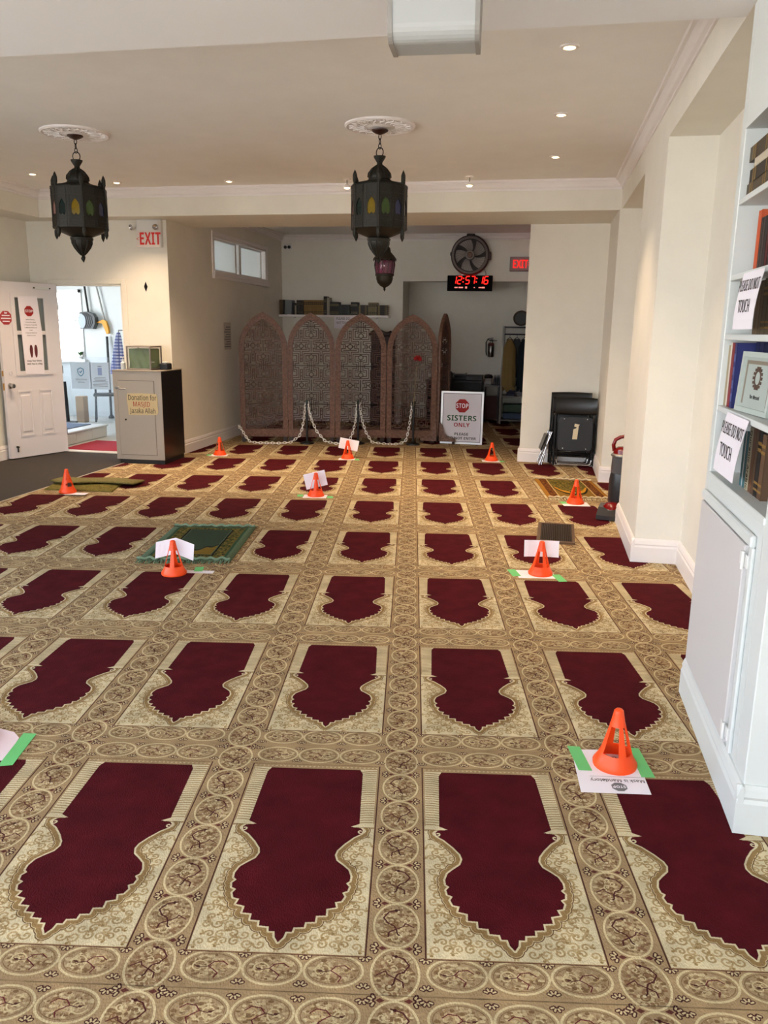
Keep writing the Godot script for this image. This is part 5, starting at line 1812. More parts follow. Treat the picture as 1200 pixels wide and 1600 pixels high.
# a soft rug over four floor corners (far-near order), with small folds; draws its own print
func rug(called: String, label: String, c: Array, img: Image, thick: float, wave: float, fringe: Color, fringe_long := 0.05) -> Node3D:
	var o := thing(called, label, "rug")
	var nx := 16
	var nz := 22
	var st := mb()
	st.set_smooth_group(1)
	var grid := []
	for j in nz + 1:
		var row := []
		for i in nx + 1:
			var s := i / float(nx)
			var t := j / float(nz)
			var a := Vector2(c[0][0], c[0][1]).lerp(Vector2(c[1][0], c[1][1]), s)
			var b := Vector2(c[3][0], c[3][1]).lerp(Vector2(c[2][0], c[2][1]), s)
			var p := a.lerp(b, t)
			var y := thick + wave * (0.5 + 0.5 * sin(s * 7.0 + t * 5.0)) * (0.4 + 0.6 * sin(t * 11.0 + s * 2.0) ** 2)
			row.append([Vector3(p.x, y, p.y), Vector2(s, t)])
		grid.append(row)
	for j in nz:
		for i in nx:
			for q in [[j, i], [j, i + 1], [j + 1, i + 1], [j, i], [j + 1, i + 1], [j + 1, i]]:
				st.set_uv(grid[q[0]][q[1]][1])
				st.add_vertex(grid[q[0]][q[1]][0])
	# hem down to the floor
	var rim := []
	for i in nx:
		rim.append([grid[0][i + 1], grid[0][i]])
		rim.append([grid[nz][i], grid[nz][i + 1]])
	for j in nz:
		rim.append([grid[j][0], grid[j + 1][0]])
		rim.append([grid[j + 1][nx], grid[j][nx]])
	for e in rim:
		var a: Vector3 = e[0][0]
		var b: Vector3 = e[1][0]
		var a0 := Vector3(a.x, 0.0005, a.z)
		var b0 := Vector3(b.x, 0.0005, b.z)
		for v in [[a, e[0][1]], [b, e[1][1]], [b0, e[1][1]], [a, e[0][1]], [b0, e[1][1]], [a0, e[0][1]]]:
			st.set_uv(v[1])
			st.add_vertex(v[0])
	var m := mk(Color.WHITE, 0.95)
	m.albedo_texture = ImageTexture.create_from_image(img)
	m.metallic_specular = 0.2
	part("pile", st, m, o)
	if fringe_long > 0.0:
		st = mb()
		for e in [[c[0], c[1], -1.0, c[3]], [c[3], c[2], -1.0, c[0]]]:
			var a := Vector2(e[0][0], e[0][1])
			var b := Vector2(e[1][0], e[1][1])
			var away := (a - Vector2(e[3][0], e[3][1])).normalized()
			for k in 44:
				var p := a.lerp(b, (k + 0.5) / 44.0)
				var q := p + away * fringe_long * rng.randf_range(0.7, 1.15) + (b - a).normalized() * rng.randf_range(-0.012, 0.012)
				tube(st, [Vector3(p.x, thick * 0.9, p.y), Vector3((p.x + q.x) / 2, 0.009, (p.y + q.y) / 2), Vector3(q.x, 0.005, q.y)], 0.0048, 4)
		# the fringe's knotted heading, lying in waves along both ends
		for e in [[c[0], c[1]], [c[3], c[2]]]:
			var cord := []
			for k in 45:
				var p := Vector2(e[0][0], e[0][1]).lerp(Vector2(e[1][0], e[1][1]), k / 44.0)
				cord.append(Vector3(p.x, thick + 0.006 + wave * (1.0 + sin(k * 1.3)), p.y + 0.008 * sin(k * 0.9)))
			tube(st, cord, 0.009, 6)
		var f := part("fringe", st, mk(fringe, 0.9), o)
		f.set_meta("kind", "stuff")
	return o

func grain(im: Image, amount: float) -> void:
	for y in im.get_height():
		for x in im.get_width():
			var k := 1.0 - amount + 2.0 * amount * rng.randf()
			var c := im.get_pixel(x, y)
			im.set_pixel(x, y, Color(c.r * k, c.g * k, c.b * k))

func speckle(im: Image, r: Rect2i, cols: Array, n: int, s: int) -> void:
	for k in n:
		var p := Vector2i(r.position.x + rng.randi_range(0, maxi(0, r.size.x - s)), r.position.y + rng.randi_range(0, maxi(0, r.size.y - s)))
		im.fill_rect(Rect2i(p, Vector2i(rng.randi_range(1, s), rng.randi_range(1, s))), cols[k % cols.size()])

func rugs() -> void:
	# green prayer rug
	var im := Image.create(192, 288, false, Image.FORMAT_RGB8)
	im.fill(Color(0.35, 0.42, 0.34))
	im.fill_rect(Rect2i(14, 12, 164, 264), Color(0.20, 0.30, 0.22))
	im.fill_rect(Rect2i(20, 16, 152, 256), Color(0.40, 0.36, 0.18))
	speckle(im, Rect2i(20, 16, 152, 256), [Color(0.20, 0.22, 0.13), Color(0.50, 0.43, 0.20), Color(0.28, 0.30, 0.16), Color(0.13, 0.16, 0.12)], 2200, 6)
	im.fill_rect(Rect2i(44, 30, 104, 226), Color(0.09, 0.10, 0.08))
	im.fill_rect(Rect2i(48, 32, 96, 220), Color(0.34, 0.40, 0.33))
	im.fill_rect(Rect2i(50, 34, 92, 216), Color(0.215, 0.265, 0.215))
	for y in range(130, 250):
		for x in range(50, 142):
			var t := (y - 130) / 120.0
			var edge := 92.0 - 44.0 * absf(x - 96) / 46.0
			if y - 130 > edge + 6.0 * sin(x * 0.25):
				im.set_pixel(x, y, Color(0.50, 0.40, 0.16) if fmod(x * 0.9 + y * 1.3, 17.0) > 3.0 else Color(0.36, 0.31, 0.16))
			elif y - 130 > edge - 9 + 6.0 * sin(x * 0.25) and y - 130 < edge - 3 + 6.0 * sin(x * 0.25):
				im.set_pixel(x, y, Color(0.10, 0.11, 0.09))
	grain(im, 0.10)
	rug("prayer_rug", "dark green prayer rug with gold border and pale green fringe", [[-2.757, -5.72], [-2.135, -5.84], [-1.985, -4.93], [-2.595, -4.80]], im, 0.012, 0.006, Color(0.44, 0.53, 0.43), 0.06)
	# yellow prayer rug
	im = Image.create(192, 256, false, Image.FORMAT_RGB8)
	im.fill(Color(0.60, 0.42, 0.17))
	im.fill_rect(Rect2i(12, 4, 168, 248), Color(0.36, 0.20, 0.10))
	speckle(im, Rect2i(12, 4, 168, 248), [Color(0.45, 0.27, 0.12), Color(0.25, 0.12, 0.08), Color(0.55, 0.38, 0.16)], 1600, 6)
	im.fill_rect(Rect2i(36, 6, 120, 244), Color(0.72, 0.62, 0.42))
	im.fill_rect(Rect2i(40, 8, 112, 240), Color(0.34, 0.31, 0.14))
	speckle(im, Rect2i(40, 8, 112, 240), [Color(0.52, 0.44, 0.20), Color(0.22, 0.20, 0.10), Color(0.40, 0.36, 0.17)], 1800, 7)
	for y in range(110, 240):
		for x in range(40, 152):
			var u := absf(x - 96) / 56.0
			var e := 205.0 - 95.0 * u * u * u
			if absf(y - e) < 9.0:
				im.set_pixel(x, y, Color(0.12, 0.10, 0.07))
			elif y > e - 34.0 and y < e and u > 0.25:
				im.set_pixel(x, y, Color(0.74, 0.52, 0.15))
			elif y >= e + 9.0:
				im.set_pixel(x, y, Color(0.55, 0.42, 0.18) if (x / 5 + y / 6) % 2 else Color(0.42, 0.32, 0.14))
	im.fill_rect(Rect2i(92, 150, 6, 44), Color(0.80, 0.74, 0.60))
	grain(im, 0.10)
	rug("prayer_rug", "gold and brown prayer rug with pale fringe before the black chairs", [[-0.002, -8.60], [0.585, -8.62], [0.718, -7.70], [0.140, -7.60]], im, 0.010, 0.005, Color(0.80, 0.74, 0.60), 0.07)
	# olive rug, its far half thrown back in a fold
	im = Image.create(96, 96, false, Image.FORMAT_RGB8)
	im.fill(Color(0.44, 0.40, 0.21))
	speckle(im, Rect2i(0, 0, 96, 96), [Color(0.38, 0.35, 0.18), Color(0.49, 0.45, 0.25)], 500, 5)
	grain(im, 0.14)
	var o := rug("olive_rug", "plain olive rug folded back on itself by the grey carpet", [[-4.74, -7.36], [-4.10, -7.50], [-3.93, -6.86], [-4.60, -6.80]], im, 0.010, 0.010, Color(0.5, 0.46, 0.28), 0.0)
	var m := mk(Color.WHITE, 0.95)
	m.albedo_texture = ImageTexture.create_from_image(im)
	m.uv1_triplanar = true
	m.uv1_scale = Vector3.ONE * 2.5
	var st := mb()
	var prev := []
	st.set_smooth_group(1)
	for i in 13:
		var t := i / 12.0
		var a := Vector3(lerpf(-4.72, -3.86, t), 0.016, lerpf(-7.30, -7.36, t) + 0.03 * sin(t * 8.0))
		var row := []
		var w := 0.30 + 0.03 * sin(t * 5.0)
		for q in [[0.0, 0.0], [0.03, 0.018], [0.12, 0.024 + 0.006 * sin(t * 9.0)], [w * 0.85, 0.030], [w + 0.01, 0.026], [w, 0.014], [0.02, 0.003]]:
			row.append(a + Vector3(0.06 * q[0], q[1], q[0] - 0.06))
		if i > 0:
			for j in 7:
				quad(st, prev[j], row[j], row[(j + 1) % 7], prev[(j + 1) % 7])
		else:
			for j in range(1, 6):
				tri(st, row[0], row[j], row[j + 1])
		prev = row
	for j in range(1, 6):
		tri(st, prev[0], prev[j + 1], prev[j])
	part("folded_half", st, m, o)

func grille() -> void:
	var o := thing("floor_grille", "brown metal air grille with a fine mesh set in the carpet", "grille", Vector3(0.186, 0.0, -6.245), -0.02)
	var w := 0.285
	var d := 0.62
	var st := mb()
	ring_plate(st, poly([[-w / 2, -d / 2], [w / 2, -d / 2], [w / 2, d / 2], [-w / 2, d / 2]]), poly([[-w / 2 + 0.028, -d / 2 + 0.045], [w / 2 - 0.022, -d / 2 + 0.035], [w / 2 - 0.022, d / 2 - 0.035], [-w / 2 + 0.028, d / 2 - 0.035]]), 0.016, Transform3D(Basis(Vector3.RIGHT, -PI / 2), Vector3.ZERO))
	part("frame", st, mk(Color(0.36, 0.27, 0.19), 0.5, 0.3), o)
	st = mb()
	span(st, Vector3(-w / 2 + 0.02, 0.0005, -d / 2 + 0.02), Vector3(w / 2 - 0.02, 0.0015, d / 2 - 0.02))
	part("dark_sheet", st, mk(Color(0.20, 0.14, 0.10), 0.6, 0.3), o)  # flat dark sheet on the carpet stands in for the shaded recess
	st = mb()
	for k in 17:
		var x := lerpf(-w / 2 + 0.028, w / 2 - 0.022, (k + 0.5) / 17)
		span(st, Vector3(x - 0.0022, 0.0085, -d / 2 + 0.03), Vector3(x + 0.0022, 0.0145, d / 2 - 0.03))
	for k in 26:
		var z := lerpf(-d / 2 + 0.035, d / 2 - 0.045, (k + 0.5) / 26)
		span(st, Vector3(-w / 2 + 0.025, 0.0085, z - 0.003), Vector3(w / 2 - 0.02, 0.014, z + 0.003))
	var g := part("mesh_bars", st, mk(Color(0.20, 0.14, 0.10), 0.5, 0.3), o)
	g.set_meta("kind", "stuff")

# ---------------------------------------------------------------- alcove
func arch(a: float, base_y: float, spring: float, rise: float) -> PackedVector2Array:
	# pointed arch outline, half-width a, anticlockwise from the lower left-hand corner
	var p := PackedVector2Array([Vector2(-a, base_y), Vector2(a, base_y)])
	var R := (a * a + rise * rise) / (2.0 * a)
	var top := asin(rise / R)
	for k in 9:
		var t := top * k / 8.0
		p.append(Vector2(a - R + R * cos(t), spring + R * sin(t)))
	for k in range(7, -1, -1):
		var t := top * k / 8.0
		p.append(Vector2(-(a - R + R * cos(t)), spring + R * sin(t)))
	return p

func lattice_mesh(inner: PackedVector2Array) -> ArrayMesh:
	var st := mb()
	var g := 0.0225
	var y_mid := 1.045
	var half := 11.55
	var segs := [[0, 0, 6, 0], [1.2, 0, 1.2, 2.4], [1.2, 2.4, 3.2, 2.4], [3.2, 2.4, 3.2, 6], [3.2, 6, 1.1, 6], [2.2, 0, 2.2, 1.2], [2.2, 1.2, 4.4, 1.2], [4.4, 1.2, 4.4, 7.2], [4.4, 7.2, 0, 7.2], [0, 7.2, 0, 6.4],
		[0, 0, 0, 4.0], [0, 2.9, 2.2, 3.6], [6, 2.4, 5.4, 2.4], [5.4, 2.4, 5.4, 8.4], [5.4, 8.4, 1.2, 8.4], [1.2, 8.4, 1.2, 10.4], [1.2, 10.4, 3.4, 10.4], [3.4, 10.4, 3.4, 11.55], [2.4, 9.4, 6, 9.4], [6, 9.4, 6, 10.3], [2.3, 11.0, 2.3, 11.55], [0, 8.4, 0, 11.55], [3.4, 11.55, 4.7, 11.55], [6, 4.0, 5.4, 4.0], [6, 6.2, 5.4, 6.2]]
	for ky in range(-5, 4):
		for kx in range(-3, 3):
			for s in segs:
				var a := Vector2(s[0], s[1])
				var b := Vector2(s[2], s[3])
				if posmod(kx, 2) == 1:
					a.x = 6 - a.x
					b.x = 6 - b.x
				if posmod(ky, 2) == 1:
					a.y = half - a.y
					b.y = half - b.y
				a = (a + Vector2(kx * 6, ky * half)) * g + Vector2(0, y_mid)
				b = (b + Vector2(kx * 6, ky * half)) * g + Vector2(0, y_mid)
				lattice_bar(st, a, b, inner)
	# eight-sided rings
	for ky in range(-4, 4):
		for p in [[0, 5.2], [0, -5.2], [6, 11.55], [-6, 11.55]]:
			var c: Vector2 = (Vector2(p[0], p[1] + ky * 2 * half)) * g + Vector2(0, y_mid)
			if not Geometry2D.is_point_in_polygon(c + Vector2(0, 0.03), inner):
				continue
			for k in 8:
				var u: Vector2 = c + Vector2.from_angle(TAU * (k + 0.5) / 8) * 0.030
				var v: Vector2 = c + Vector2.from_angle(TAU * (k + 1.5) / 8) * 0.030
				lattice_bar(st, u, v, inner)
	return finished(st)

func lattice_bar(st: SurfaceTool, a: Vector2, b: Vector2, inner: PackedVector2Array) -> void:
	for piece in Geometry2D.intersect_polyline_with_polygon(PackedVector2Array([a, b]), inner):
		var p: Vector2 = piece[0]
		var q: Vector2 = piece[piece.size() - 1]
		if p.distance_to(q) < 0.004:
			continue
		var d := (q - p).normalized()
		var xf := Transform3D(Basis(Vector3(d.x, d.y, 0), Vector3(-d.y, d.x, 0), Vector3.BACK), Vector3((p.x + q.x) / 2, (p.y + q.y) / 2, 0))
		box(st, Vector3.ZERO, Vector3(p.distance_to(q) + 0.008, 0.0095, 0.014), 0.0, xf)

func build_alcove_things() -> void:
	# folding screen: four arched leaves in view and one turned edge-on
	var s := thing("folding_screen", "carved wooden folding screen of pointed-arch lattice leaves across the alcove", "screen")
	var a := 0.318
	var inner := arch(0.255, 0.185, 1.27, 0.385)
	var lm := lattice_mesh(inner)
	var leaves := [[-4.01, -10.50, -3.385, -10.64, 0.0], [-3.372, -10.64, -2.752, -10.76, 0.0], [-2.738, -10.76, -2.072, -10.92, 0.0], [-2.056, -10.92, -1.395, -11.08, 0.0], [-1.372, -11.10, -1.300, -11.74, 0.02]]
	for i in leaves.size():
		var L: Array = leaves[i]
		var p0 := Vector3(L[0], 0, L[1])
		var p1 := Vector3(L[2], 0, L[3])
		var leaf := Node3D.new()
		leaf.name = "leaf"
		s.add_child(leaf, true)
		var d := (p1 - p0).normalized()
		leaf.transform = Transform3D(Basis(d * (p0.distance_to(p1) / 0.636), Vector3.UP, d.cross(Vector3.UP)), (p0 + p1) / 2 + Vector3(0, L[4], 0))
		var st := mb()
		ring_plate(st, arch(a, 0.075, 1.27, 0.47), arch(0.258, 0.180, 1.27, 0.390), 0.036, Transform3D(Basis(), Vector3(0, 0, -0.018)))
		# raised bead round the opening
		ring_plate(st, arch(0.272, 0.165, 1.27, 0.406), arch(0.254, 0.183, 1.27, 0.384), 0.046, Transform3D(Basis(), Vector3(0, 0, -0.023)))
		ring_plate(st, arch(a + 0.003, 0.075, 1.27, 0.474), arch(0.302, 0.095, 1.27, 0.452), 0.044, Transform3D(Basis(), Vector3(0, 0, -0.022)))
		part("frame", st, M.wood, leaf)
		shared("lattice", lm, M.lattice, leaf)
		for x in [-0.28, 0.28]:
			st = mb()
			box(st, Vector3(x, 0.042, 0), Vector3(0.06, 0.084, 0.034), 0.006)
			part("foot_block", st, M.dark_wood, leaf)
	# bracket feet at the edge-on leaf
	for sx in [-1.0, 1.0]:
		var st := mb()
		extrude(st, poly([[0.02, 0.0], [0.24, 0.0], [0.25, 0.03], [0.21, 0.045], [0.14, 0.06], [0.09, 0.11], [0.07, 0.20], [0.03, 0.26], [0.02, 0.22]]), 0.032, Transform3D(Basis.from_scale(Vector3(sx, 1, 1)), Vector3(-1.355, 0.035, -11.08)))
		part("bracket_foot", st, M.wood, s)
		st = mb()
		lathe(st, [Vector2(0, 0), Vector2(0.02, 0.008), Vector2(0.02, 0.028), Vector2(0, 0.036)], 12, Transform3D(Basis(), Vector3(-1.355 + sx * 0.22, 0.0, -11.065)))
		part("foot_ball", st, M.dark_wood, s)
	# stanchions and white chain
	var posts := [[-3.085, -10.55, "black chain post before the second screen leaf", false], [-2.413, -10.73, "black chain post before the third screen leaf", false], [-1.667, -10.85, "black chain post carrying the red flower", true]]
	for p in posts:
		var o := thing("chain_post", p[2], "post", Vector3(p[0], 0, p[1]), 0.0, "black posts of the chain barrier")
		var st := mb()
		lathe(st, [Vector2(0, 0.0), Vector2(0.095, 0.0), Vector2(0.092, 0.018), Vector2(0.03, 0.035), Vector2(0.018, 0.05)], 20)
		part("base", st, M.black, o)
		st = mb()
		rod(st, Vector3(0, 0.03, 0), Vector3(0, 0.56, 0), 0.016, 12)
		part("pole", st, M.black, o)
		st = mb()
		lathe(st, [Vector2(0.016, 0.55), Vector2(0.024, 0.555), Vector2(0.024, 0.585), Vector2(0.012, 0.60), Vector2(0, 0.602)], 12)
		rod(st, Vector3(-0.03, 0.575, 0.0), Vector3(0.03, 0.575, 0.0), 0.006, 6)
		part("cap", st, mk(Color(0.08, 0.13, 0.10), 0.5), o)
	var runs := [
		["white plastic chain from the screen's edge to the first post", [[-4.035, 0.205, -10.455], [-4.005, 0.215, -10.44], [-3.965, 0.165, -10.43], [-3.925, 0.10, -10.43], [-3.856, 0.035, -10.42], [-3.616, 0.022, -10.46], [-3.327, 0.028, -10.56], [-3.222, 0.105, -10.64], [-3.168, 0.31, -10.67], [-3.145, 0.575, -10.695]]],
		["white plastic chain hanging between the first and second posts", [[-3.115, 0.575, -10.695], [-3.072, 0.359, -10.69], [-2.991, 0.185, -10.68], [-2.862, 0.05, -10.67], [-2.729, 0.018, -10.70], [-2.560, 0.020, -10.76], [-2.513, 0.150, -10.84], [-2.475, 0.375, -10.87], [-2.462, 0.570, -10.875]]],
		["white plastic chain hanging between the second and third posts", [[-2.432, 0.570, -10.875], [-2.398, 0.361, -10.88], [-2.336, 0.167, -10.88], [-2.244, 0.036, -10.86], [-2.081, 0.016, -10.87], [-1.864, 0.016, -10.91], [-1.785, 0.060, -10.96], [-1.740, 0.286, -10.985], [-1.712, 0.565, -10.995]]]]
	var white := mk(Color(0.95, 0.945, 0.93), 0.5)
	for r in runs:
		var pts: Array = r[1]
		var curve := Curve3D.new()
		for i in pts.size():
			var ahead := 0.15 if r != runs[0] else 0.15 * minf(1.0, i / 4.0)
			var f2: float = (pts[i][2] + ahead) / pts[i][2]
			pts[i] = [pts[i][0] * f2, pts[i][1], pts[i][2] + ahead]
		for i in pts.size():
			var q := Vector3(pts[i][0], pts[i][1], pts[i][2])
			var pa: Array = pts[maxi(0, i - 1)]
			var pb: Array = pts[mini(pts.size() - 1, i + 1)]
			var tan := (Vector3(pb[0], pb[1], pb[2]) - Vector3(pa[0], pa[1], pa[2])) * 0.14
			curve.add_point(q, -tan, tan)
		var st := mb()
		var length := curve.get_baked_length()
		var n := int(length / 0.040)
		for k in n:
			var c := curve.sample_baked(length * (k + 0.5) / n)
			var d := (curve.sample_baked(length * (k + 0.9) / n) - curve.sample_baked(length * (k + 0.1) / n)).normalized()
			var side := d.cross(Vector3(0.1, 0.05, 1)).normalized()
			if k % 2:
				side = d.cross(side).normalized()
			var ring := []
			for j in 10:
				var t := TAU * j / 10
				ring.append(c + d * cos(t) * 0.027 + side * sin(t) * 0.014)
			tube(st, ring, 0.0048, 5, true)
		var o := part("barrier_chain", st, white, self)
		o.set_meta("label", r[0])
		o.set_meta("category", "chain")
		o.set_meta("group", "white chains of the barrier")
	var st := mb()
	box(st, Vector3(-4.032, 0.205, -10.474), Vector3(0.022, 0.05, 0.03), 0.004)
	tag(part("chain_hook", st, white, self), "small white hook holding the chain end at the screen's edge", "hook")
	# red flower on a thin stick
	var f := thing("flower", "red artificial flower on a thin stick fixed to a chain post", "flower", Vector3(-1.667, 0.585, -10.835))
	st = mb()
	tube(st, [Vector3(0.005, -0.05, 0.018), Vector3(0.012, 0.2, 0.012), Vector3(0.040, 0.53, 0.0)], 0.004, 6)
	part("stem", st, mk(Color(0.62, 0.58, 0.42), 0.7), f)
	for k in 14:
		st = mb()
		var ang := TAU * k * 0.382
		var tilt := 0.35 + 0.09 * k
		var dir := Vector3(cos(ang) * sin(tilt), cos(tilt), sin(ang) * sin(tilt))
		var c := Vector3(0.042, 0.565, 0) + dir * 0.030
		var side := dir.cross(Vector3(0.3, 0.2, 0.9)).normalized()
		var nor := dir.cross(side)
		var pet := []
		for j in 8:
			var t := TAU * j / 8
			pet.append(c + dir * cos(t) * 0.030 + side * sin(t) * 0.024 + nor * 0.008 * cos(2 * t))
		for j in range(1, 7):
			tri(st, pet[0], pet[j], pet[j + 1])
		part("petal", st, mk(Color(0.62, 0.04, 0.05), 0.7), f)
	# sisters only board
	var b := thing("sign_board", "white framed board reading STOP SISTERS ONLY standing beside the screen", "sign", Vector3(-1.04, 0.0, -11.13))
	b.transform = Transform3D(Basis(Vector3.UP, -0.02) * Basis(Vector3.RIGHT, -0.05), Vector3(-1.035, 0.002, -11.10))
	var bw := 0.585
	var bh := 0.722
	st = mb()
	ring_plate(st, poly([[-bw / 2, 0], [bw / 2, 0], [bw / 2, bh], [-bw / 2, bh]]), poly([[-bw / 2 + 0.026, 0.026], [bw / 2 - 0.026, 0.026], [bw / 2 - 0.026, bh - 0.026], [-bw / 2 + 0.026, bh - 0.026]]), 0.022, Transform3D(Basis(), Vector3(0, 0, -0.02)))
	part("frame", st, mk(Color(0.90, 0.90, 0.90), 0.35, 0.2), b)
	st = mb()
	ring_plate(st, poly([[-bw / 2 + 0.026, 0.026], [bw / 2 - 0.026, 0.026], [bw / 2 - 0.026, bh - 0.026], [-bw / 2 + 0.026, bh - 0.026]]), poly([[-bw / 2 + 0.034, 0.034], [bw / 2 - 0.034, 0.034], [bw / 2 - 0.034, bh - 0.034], [-bw / 2 + 0.034, bh - 0.034]]), 0.008, Transform3D(Basis(), Vector3(0, 0, -0.018)))
	part("gasket", st, M.grey_ink, b)
	st = mb()
	span(st, Vector3(-bw / 2 + 0.02, 0.02, -0.019), Vector3(bw / 2 - 0.02, bh - 0.02, -0.013))
	part("poster", st, mk(Color(0.84, 0.81, 0.82), 0.5), b)
	var z := -0.0125
	st = mb()
	extrude(st, ngon(8, 0.098, Vector2(0.0, 0.525), PI / 8), 0.0008, Transform3D(Basis(), Vector3(0, 0, z)))
	part("red_octagon", st, M.red_ink, b)
	lettering("lettering", "STOP", 0.062, 0.0008, M.paper, b, Transform3D(Basis(), Vector3(0, 0.525, z + 0.0014)), 0.82, true)
	lettering("lettering", "SISTERS", 0.072, 0.0008, M.green_ink, b, Transform3D(Basis(), Vector3(0.0, 0.355, z + 0.0006)), 1.12, true)
	lettering("lettering", "ONLY", 0.054, 0.0008, M.red_ink, b, Transform3D(Basis(), Vector3(0.0, 0.262, z + 0.0006)), 1.12, true)
	lettering("lettering", "PLEASE", 0.036, 0.0008, M.ink, b, Transform3D(Basis(), Vector3(0.0, 0.135, z + 0.0006)), 1.15, true)
	lettering("lettering", "DO NOT ENTER", 0.036, 0.0008, M.ink, b, Transform3D(Basis(), Vector3(0.005, 0.078, z + 0.0006)), 1.12, true)
	wall_shelf()
	wall_fan()
	digital_clock()
	# glowing exit sign
	var e := thing("exit_sign", "red glowing exit sign beside the wall fan over the far opening", "sign", Vector3(-0.405, 2.45, -13.30))
	st = mb()
	box(st, Vector3(0, 0.11, 0.025), Vector3(0.32, 0.22, 0.05), 0.006)
	part("housing", st, mk(Color(0.50, 0.46, 0.45), 0.5), e)
	var red := glow(Color(1.0, 0.14, 0.12), 1.1)
	lettering("lettering", "EXIT", 0.125, 0.003, red, e, Transform3D(Basis(), Vector3(0.0, 0.11, 0.052)), 0.66, true)
	lettering("arrow", ">", 0.075, 0.003, red, e, Transform3D(Basis(), Vector3(0.138, 0.11, 0.052)), 0.9, true)
	var l := OmniLight3D.new()
	l.name = "sign_light"
	e.add_child(l)
	l.position = Vector3(0, 0.11, 0.10)
	l.light_color = Color(1.0, 0.16, 0.12)
	l.light_energy = 0.006
	l.light_size = 0.06
	l.omni_range = 20.0
	l.omni_attenuation = 2.0
	l.shadow_enabled = true
	# twin emergency lamp in the corner
	e = thing("emergency_lamp", "small white twin-head emergency lamp in the alcove corner by the ceiling", "lamp", Vector3(-4.185, 2.80, -13.30))
	st = mb()
	box(st, Vector3(0, 0.04, 0.02), Vector3(0.13, 0.10, 0.04), 0.01)
	part("housing", st, M.white_plastic, e)
	for x in [-0.032, 0.032]:
		st = mb()
		lathe(st, [Vector2(0, 0), Vector2(0.024, 0), Vector2(0.026, 0.03), Vector2(0.02, 0.032), Vector2(0.0, 0.024)], 14, Transform3D(Basis(Vector3.RIGHT, PI / 2), Vector3(x, 0.03, 0.038)))
		part("lamp_head", st, M.black, e)
	# printed sheet on the side wall
	e = thing("wall_sheet", "pale printed sheet on the alcove side wall under the window", "notice", Vector3(-4.299, 1.235, -10.82))
	st = mb()
	span(st, Vector3(0, 0, -0.13), Vector3(0.0015, 0.37, 0.13))
	part("sheet", st, mk(Color(0.78, 0.75, 0.69), 0.8), e)
	for k in 9:
		st = mb()
		span(st, Vector3(0.0014, 0.30 - k * 0.033, -0.10), Vector3(0.0022, 0.313 - k * 0.033, 0.06 + 0.03 * (k % 3)))
		part("print_line", st, M.grey_ink, e)
	# tall dark cabinet with a black cloth, behind the screen
	e = thing("maroon_lectern", "tall dark maroon lectern with a black cloth, seen between screen leaves", "lectern", Vector3(-2.52, 0, -13.02))
	st = mb()
	box(st, Vector3(0, 0.72, 0), Vector3(0.34, 1.44, 0.30), 0.012)
	part("body", st, mk(Color(0.16, 0.035, 0.04), 0.5), e)
	st = mb()
	box(st, Vector3(0, 1.46, 0), Vector3(0.40, 0.04, 0.36), 0.01)
	part("top", st, M.dark_wood, e)
	st = mb()
	var prev := []
	st.set_smooth_group(1)
	for i in 9:
		var t := i / 8.0
		var row := []
		for j in 7:
			var q := j / 6.0
			row.append(Vector3(lerpf(-0.17, 0.12, t), 1.485 + 0.07 * sin(PI * q) * (0.6 + 0.4 * sin(t * 6.0)), lerpf(0.17, -0.15, q)))
		if i > 0:
			for j in 6:
				quad(st, prev[j], row[j], row[j + 1], prev[j + 1])
		prev = row
	st.set_smooth_group(-1)
	part("black_cloth", st, M.black, e)

